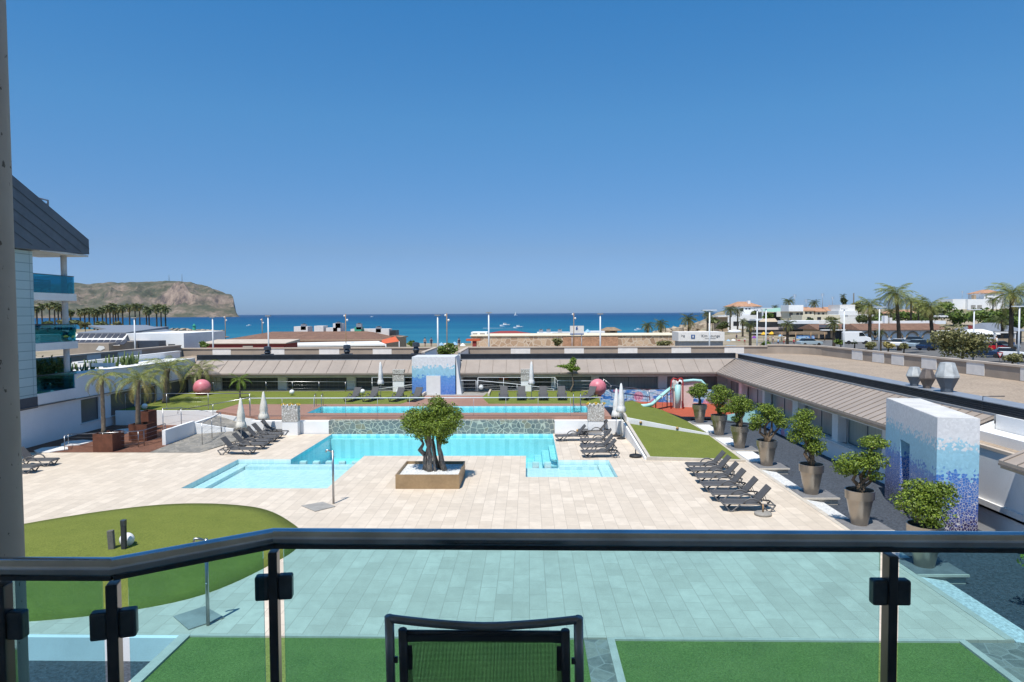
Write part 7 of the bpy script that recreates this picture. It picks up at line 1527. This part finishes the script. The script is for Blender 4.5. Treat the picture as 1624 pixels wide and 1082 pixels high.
# more of the crowded beach corner between the kiosk and the pergola
for px, py, r, Y, mt, lb in [(1155, 541, 5, 172, 'blue_canvas', 'blue beach umbrella right beside the kiosk'), (1163, 540, 5, 176, 'white_canvas', 'white beach umbrella near the kiosk'), (1172, 541, 4, 174, 'red_canvas', 'red beach umbrella between the kiosk and the windblown palm'), (1238, 532, 4, 180, 'blue_canvas', 'blue beach umbrella right of the close pair of lamps'), (1196, 535, 4, 182, 'purple', 'purple beach umbrella left of the close pair of lamps'), (1248, 536, 4, 178, 'pale_pink', 'pale pink beach umbrella by the dark shaggy palm')]:
    c = at(px, py, Y); r *= Y / F; z0 = gz(c.x, Y); t = thing('beach_umbrella', lb, 'umbrella', (c.x, Y, z0), 'umbrellas on the beach'); MB().tube([(c.x, Y, z0), (c.x, Y, c.z)], .05, 6).build('pole', 'white_pole', t); MB().lathe([(r, -.25), (r * .6, .12), (.02, .4)], (c.x, Y, c.z), 10, False).build('canopy', mt, t)
for i, (px, Y, cl, top, lb) in enumerate([(1168, 170, 'cloth_dark', 'cloth_dark', 'person in dark clothes beside the red beach umbrella'), (1181, 150, 'cloth_red', 'white_canvas', 'person in white top and red shorts left of the windblown palm'), (1218, 150, 'cloth_dark', None, 'bare-chested person between the close pair of lamps'), (1234, 140, 'cloth_dark', 'blue_canvas', 'person in blue top right of the close pair of lamps'), (1243, 150, 'cloth_red', None, 'bare-chested person in red shorts near the shaggy palm'), (1259, 145, 'cloth_dark', 'cloth_red', 'person in red top right of the shaggy palm'), (1279, 150, 'cloth_dark', 'cloth_dark', 'person in dark clothes under the thatched pergola'), (1226, 160, 'cloth_dark', 'pale_pink', 'person in pale pink top behind the yellow umbrellas')]):
    person(lb, px, Y, None, .3 + i, cl, top)
car('silver car parked in front of the thatched pergola', 1284, 549, 128, 'car_silver', rz=.1)
for px, py, Y, mt, lb in [(1160, 546, 130, 'blue_canvas', 'blue and white market stall table near the kiosk'), (1247, 546, 120, 'tan_wood', 'small wooden terrace table left of the shaggy palm')]:
    c = at(px, py, Y); z0 = gz(c.x, Y); t = thing('stall_table', lb, 'table', (c.x, Y, z0)); MB().box(c.x - .9, c.x + .9, Y, Y + .8, z0 + .7, z0 + .78).build('top', mt, t)
    for sx in (-.8, .8): MB().box(c.x + sx - .04, c.x + sx + .04, Y + .3, Y + .4, z0, z0 + .7).build('leg', 'tan_wood', t)
b = bld('white_cafe', 'white two-bay cafe between the villa and the red awning cafe', 1205, 225); bx(1198, 1222, 506, 530, 228, 6, 'white_render', b, zb=.2); wins(b, [(1200, 1208, 512, 522), (1211, 1219, 512, 522)], 228)
b = bld('flat_roof_shop', 'flat-roofed pale shop with planted roof right of the dark awning shops', 1298, 212); bx(1262, 1330, 508.5, 516, 214, 8, 'white_panel', b, zb=.4)

# antennas, chimneys and roof clutter in the village and on the beach buildings
rg = random.Random(77)
for i, (px, py, Y, hgt) in enumerate([(1306, 484, 272, 4.5), (1322, 485, 272, 3.5), (1262, 485, 250, 4.0), (1528, 475, 332, 4.0), (1556, 474, 330, 3.0), (1280, 488, 272, 3.2)]):
    c = at(px, py, Y); t = thing('roof_aerial', ['tall thin aerial on the middle tiled house', 'short thin aerial on the right tiled house', 'thin aerial on the white terrace house', 'thin aerial on the left block of the hilltop villa', 'short aerial on the middle block of the hilltop villa', 'thin aerial on the left tiled house'][i], 'aerial', (c.x, Y + 1, c.z - 1)); m = MB(); m.tube([(c.x, Y + 1, c.z - 1.5), (c.x, Y + 1, c.z + hgt)], .09, 5)
    for k in range(3): m.tube([(c.x - .7, Y + 1, c.z + hgt - .4 * k), (c.x + .7, Y + 1, c.z + hgt - .4 * k)], .05, 4)
    m.build('mast', 'flash_grey', t)
for i, (px, py, Y) in enumerate([(481, 517, 131), (536, 514, 131), (569, 516, 129), (600, 521, 131), (858, 525, 166), (870, 524.5, 166), (888, 525, 166)]):
    c = at(px, py, Y); t = thing('roof_unit', ['round-fan roof unit on the left end of the tiled restaurant', 'roof unit on the tallest white box of the tiled restaurant', 'small roof unit beside the green box on the tiled restaurant', 'roof unit at the right end of the tiled restaurant', 'small roof unit left on the white beach huts', 'small roof unit in the middle of the white beach huts', 'small roof unit right on the white beach huts'][i], 'roof unit', (c.x, Y, c.z - .6)); MB().box(c.x - .5, c.x + .5, Y, Y + .8, c.z - .8, c.z + .3).build('case', 'flash_grey', t); MB().lathe([(.3, .31), (.3, .45)], (c.x, Y + .4, c.z), 10).build('fan', 'dark_louver', t)
for px, py, r, Y, lf, lb in [(1394, 507, 14, 226, 'leaf_tree', 'dense green tree right of the lamp by the arcade chimneys'), (1368, 506, 10, 226, 'leaf_far', 'dark tree left of the arcade chimneys'), (1462, 493, 14, 262, 'leaf_far', 'dark tree behind the windswept palm standing alone'), (1217, 502, 8, 255, 'leaf_tree', 'green shrub between the villa and the glass hall'), (1284, 508, 8, 228, 'leaf_tree', 'green shrub above the black awning shops'), (1318, 508, 9, 226, 'leaf_olive', 'olive shrub above the shop row'), (1146, 516, 10, 225, 'leaf_far', 'dark shrub below the tan side wall of the villa'), (1608, 514, 18, 160, 'leaf_tree', 'green tree beneath the large palm at the right edge')]:
    shrub(lb, px, py, r, Y, lf, 600, size=Y * .005, flat=.8, cat='tree' if r > 9 else 'shrub', name='green_tree' if r > 9 else 'shrub')
# ---------------------------------------------------------------- the air over the bay
def add_haze(dens=2.6e-5):
    m = bpy.data.materials.new('haze_air'); m.use_nodes = True; nt = m.node_tree; nt.nodes.clear()
    out = nt.nodes.new('ShaderNodeOutputMaterial'); v = nt.nodes.new('ShaderNodeVolumePrincipled')
    v.inputs['Color'].default_value = (0.78, 0.86, 0.95, 1); v.inputs['Density'].default_value = dens
    v.inputs['Anisotropy'].default_value = 0.0; nt.links.new(v.outputs[0], out.inputs['Volume']); MATS['haze_air'] = m
    mb = MB().box(-7000, 7000, -500, 6900, -8.0, 330.0); o = mb.build('haze', 'haze_air'); tag(o, 'thin pale haze over the bay and headland', 'haze', kind='stuff')
add_haze()
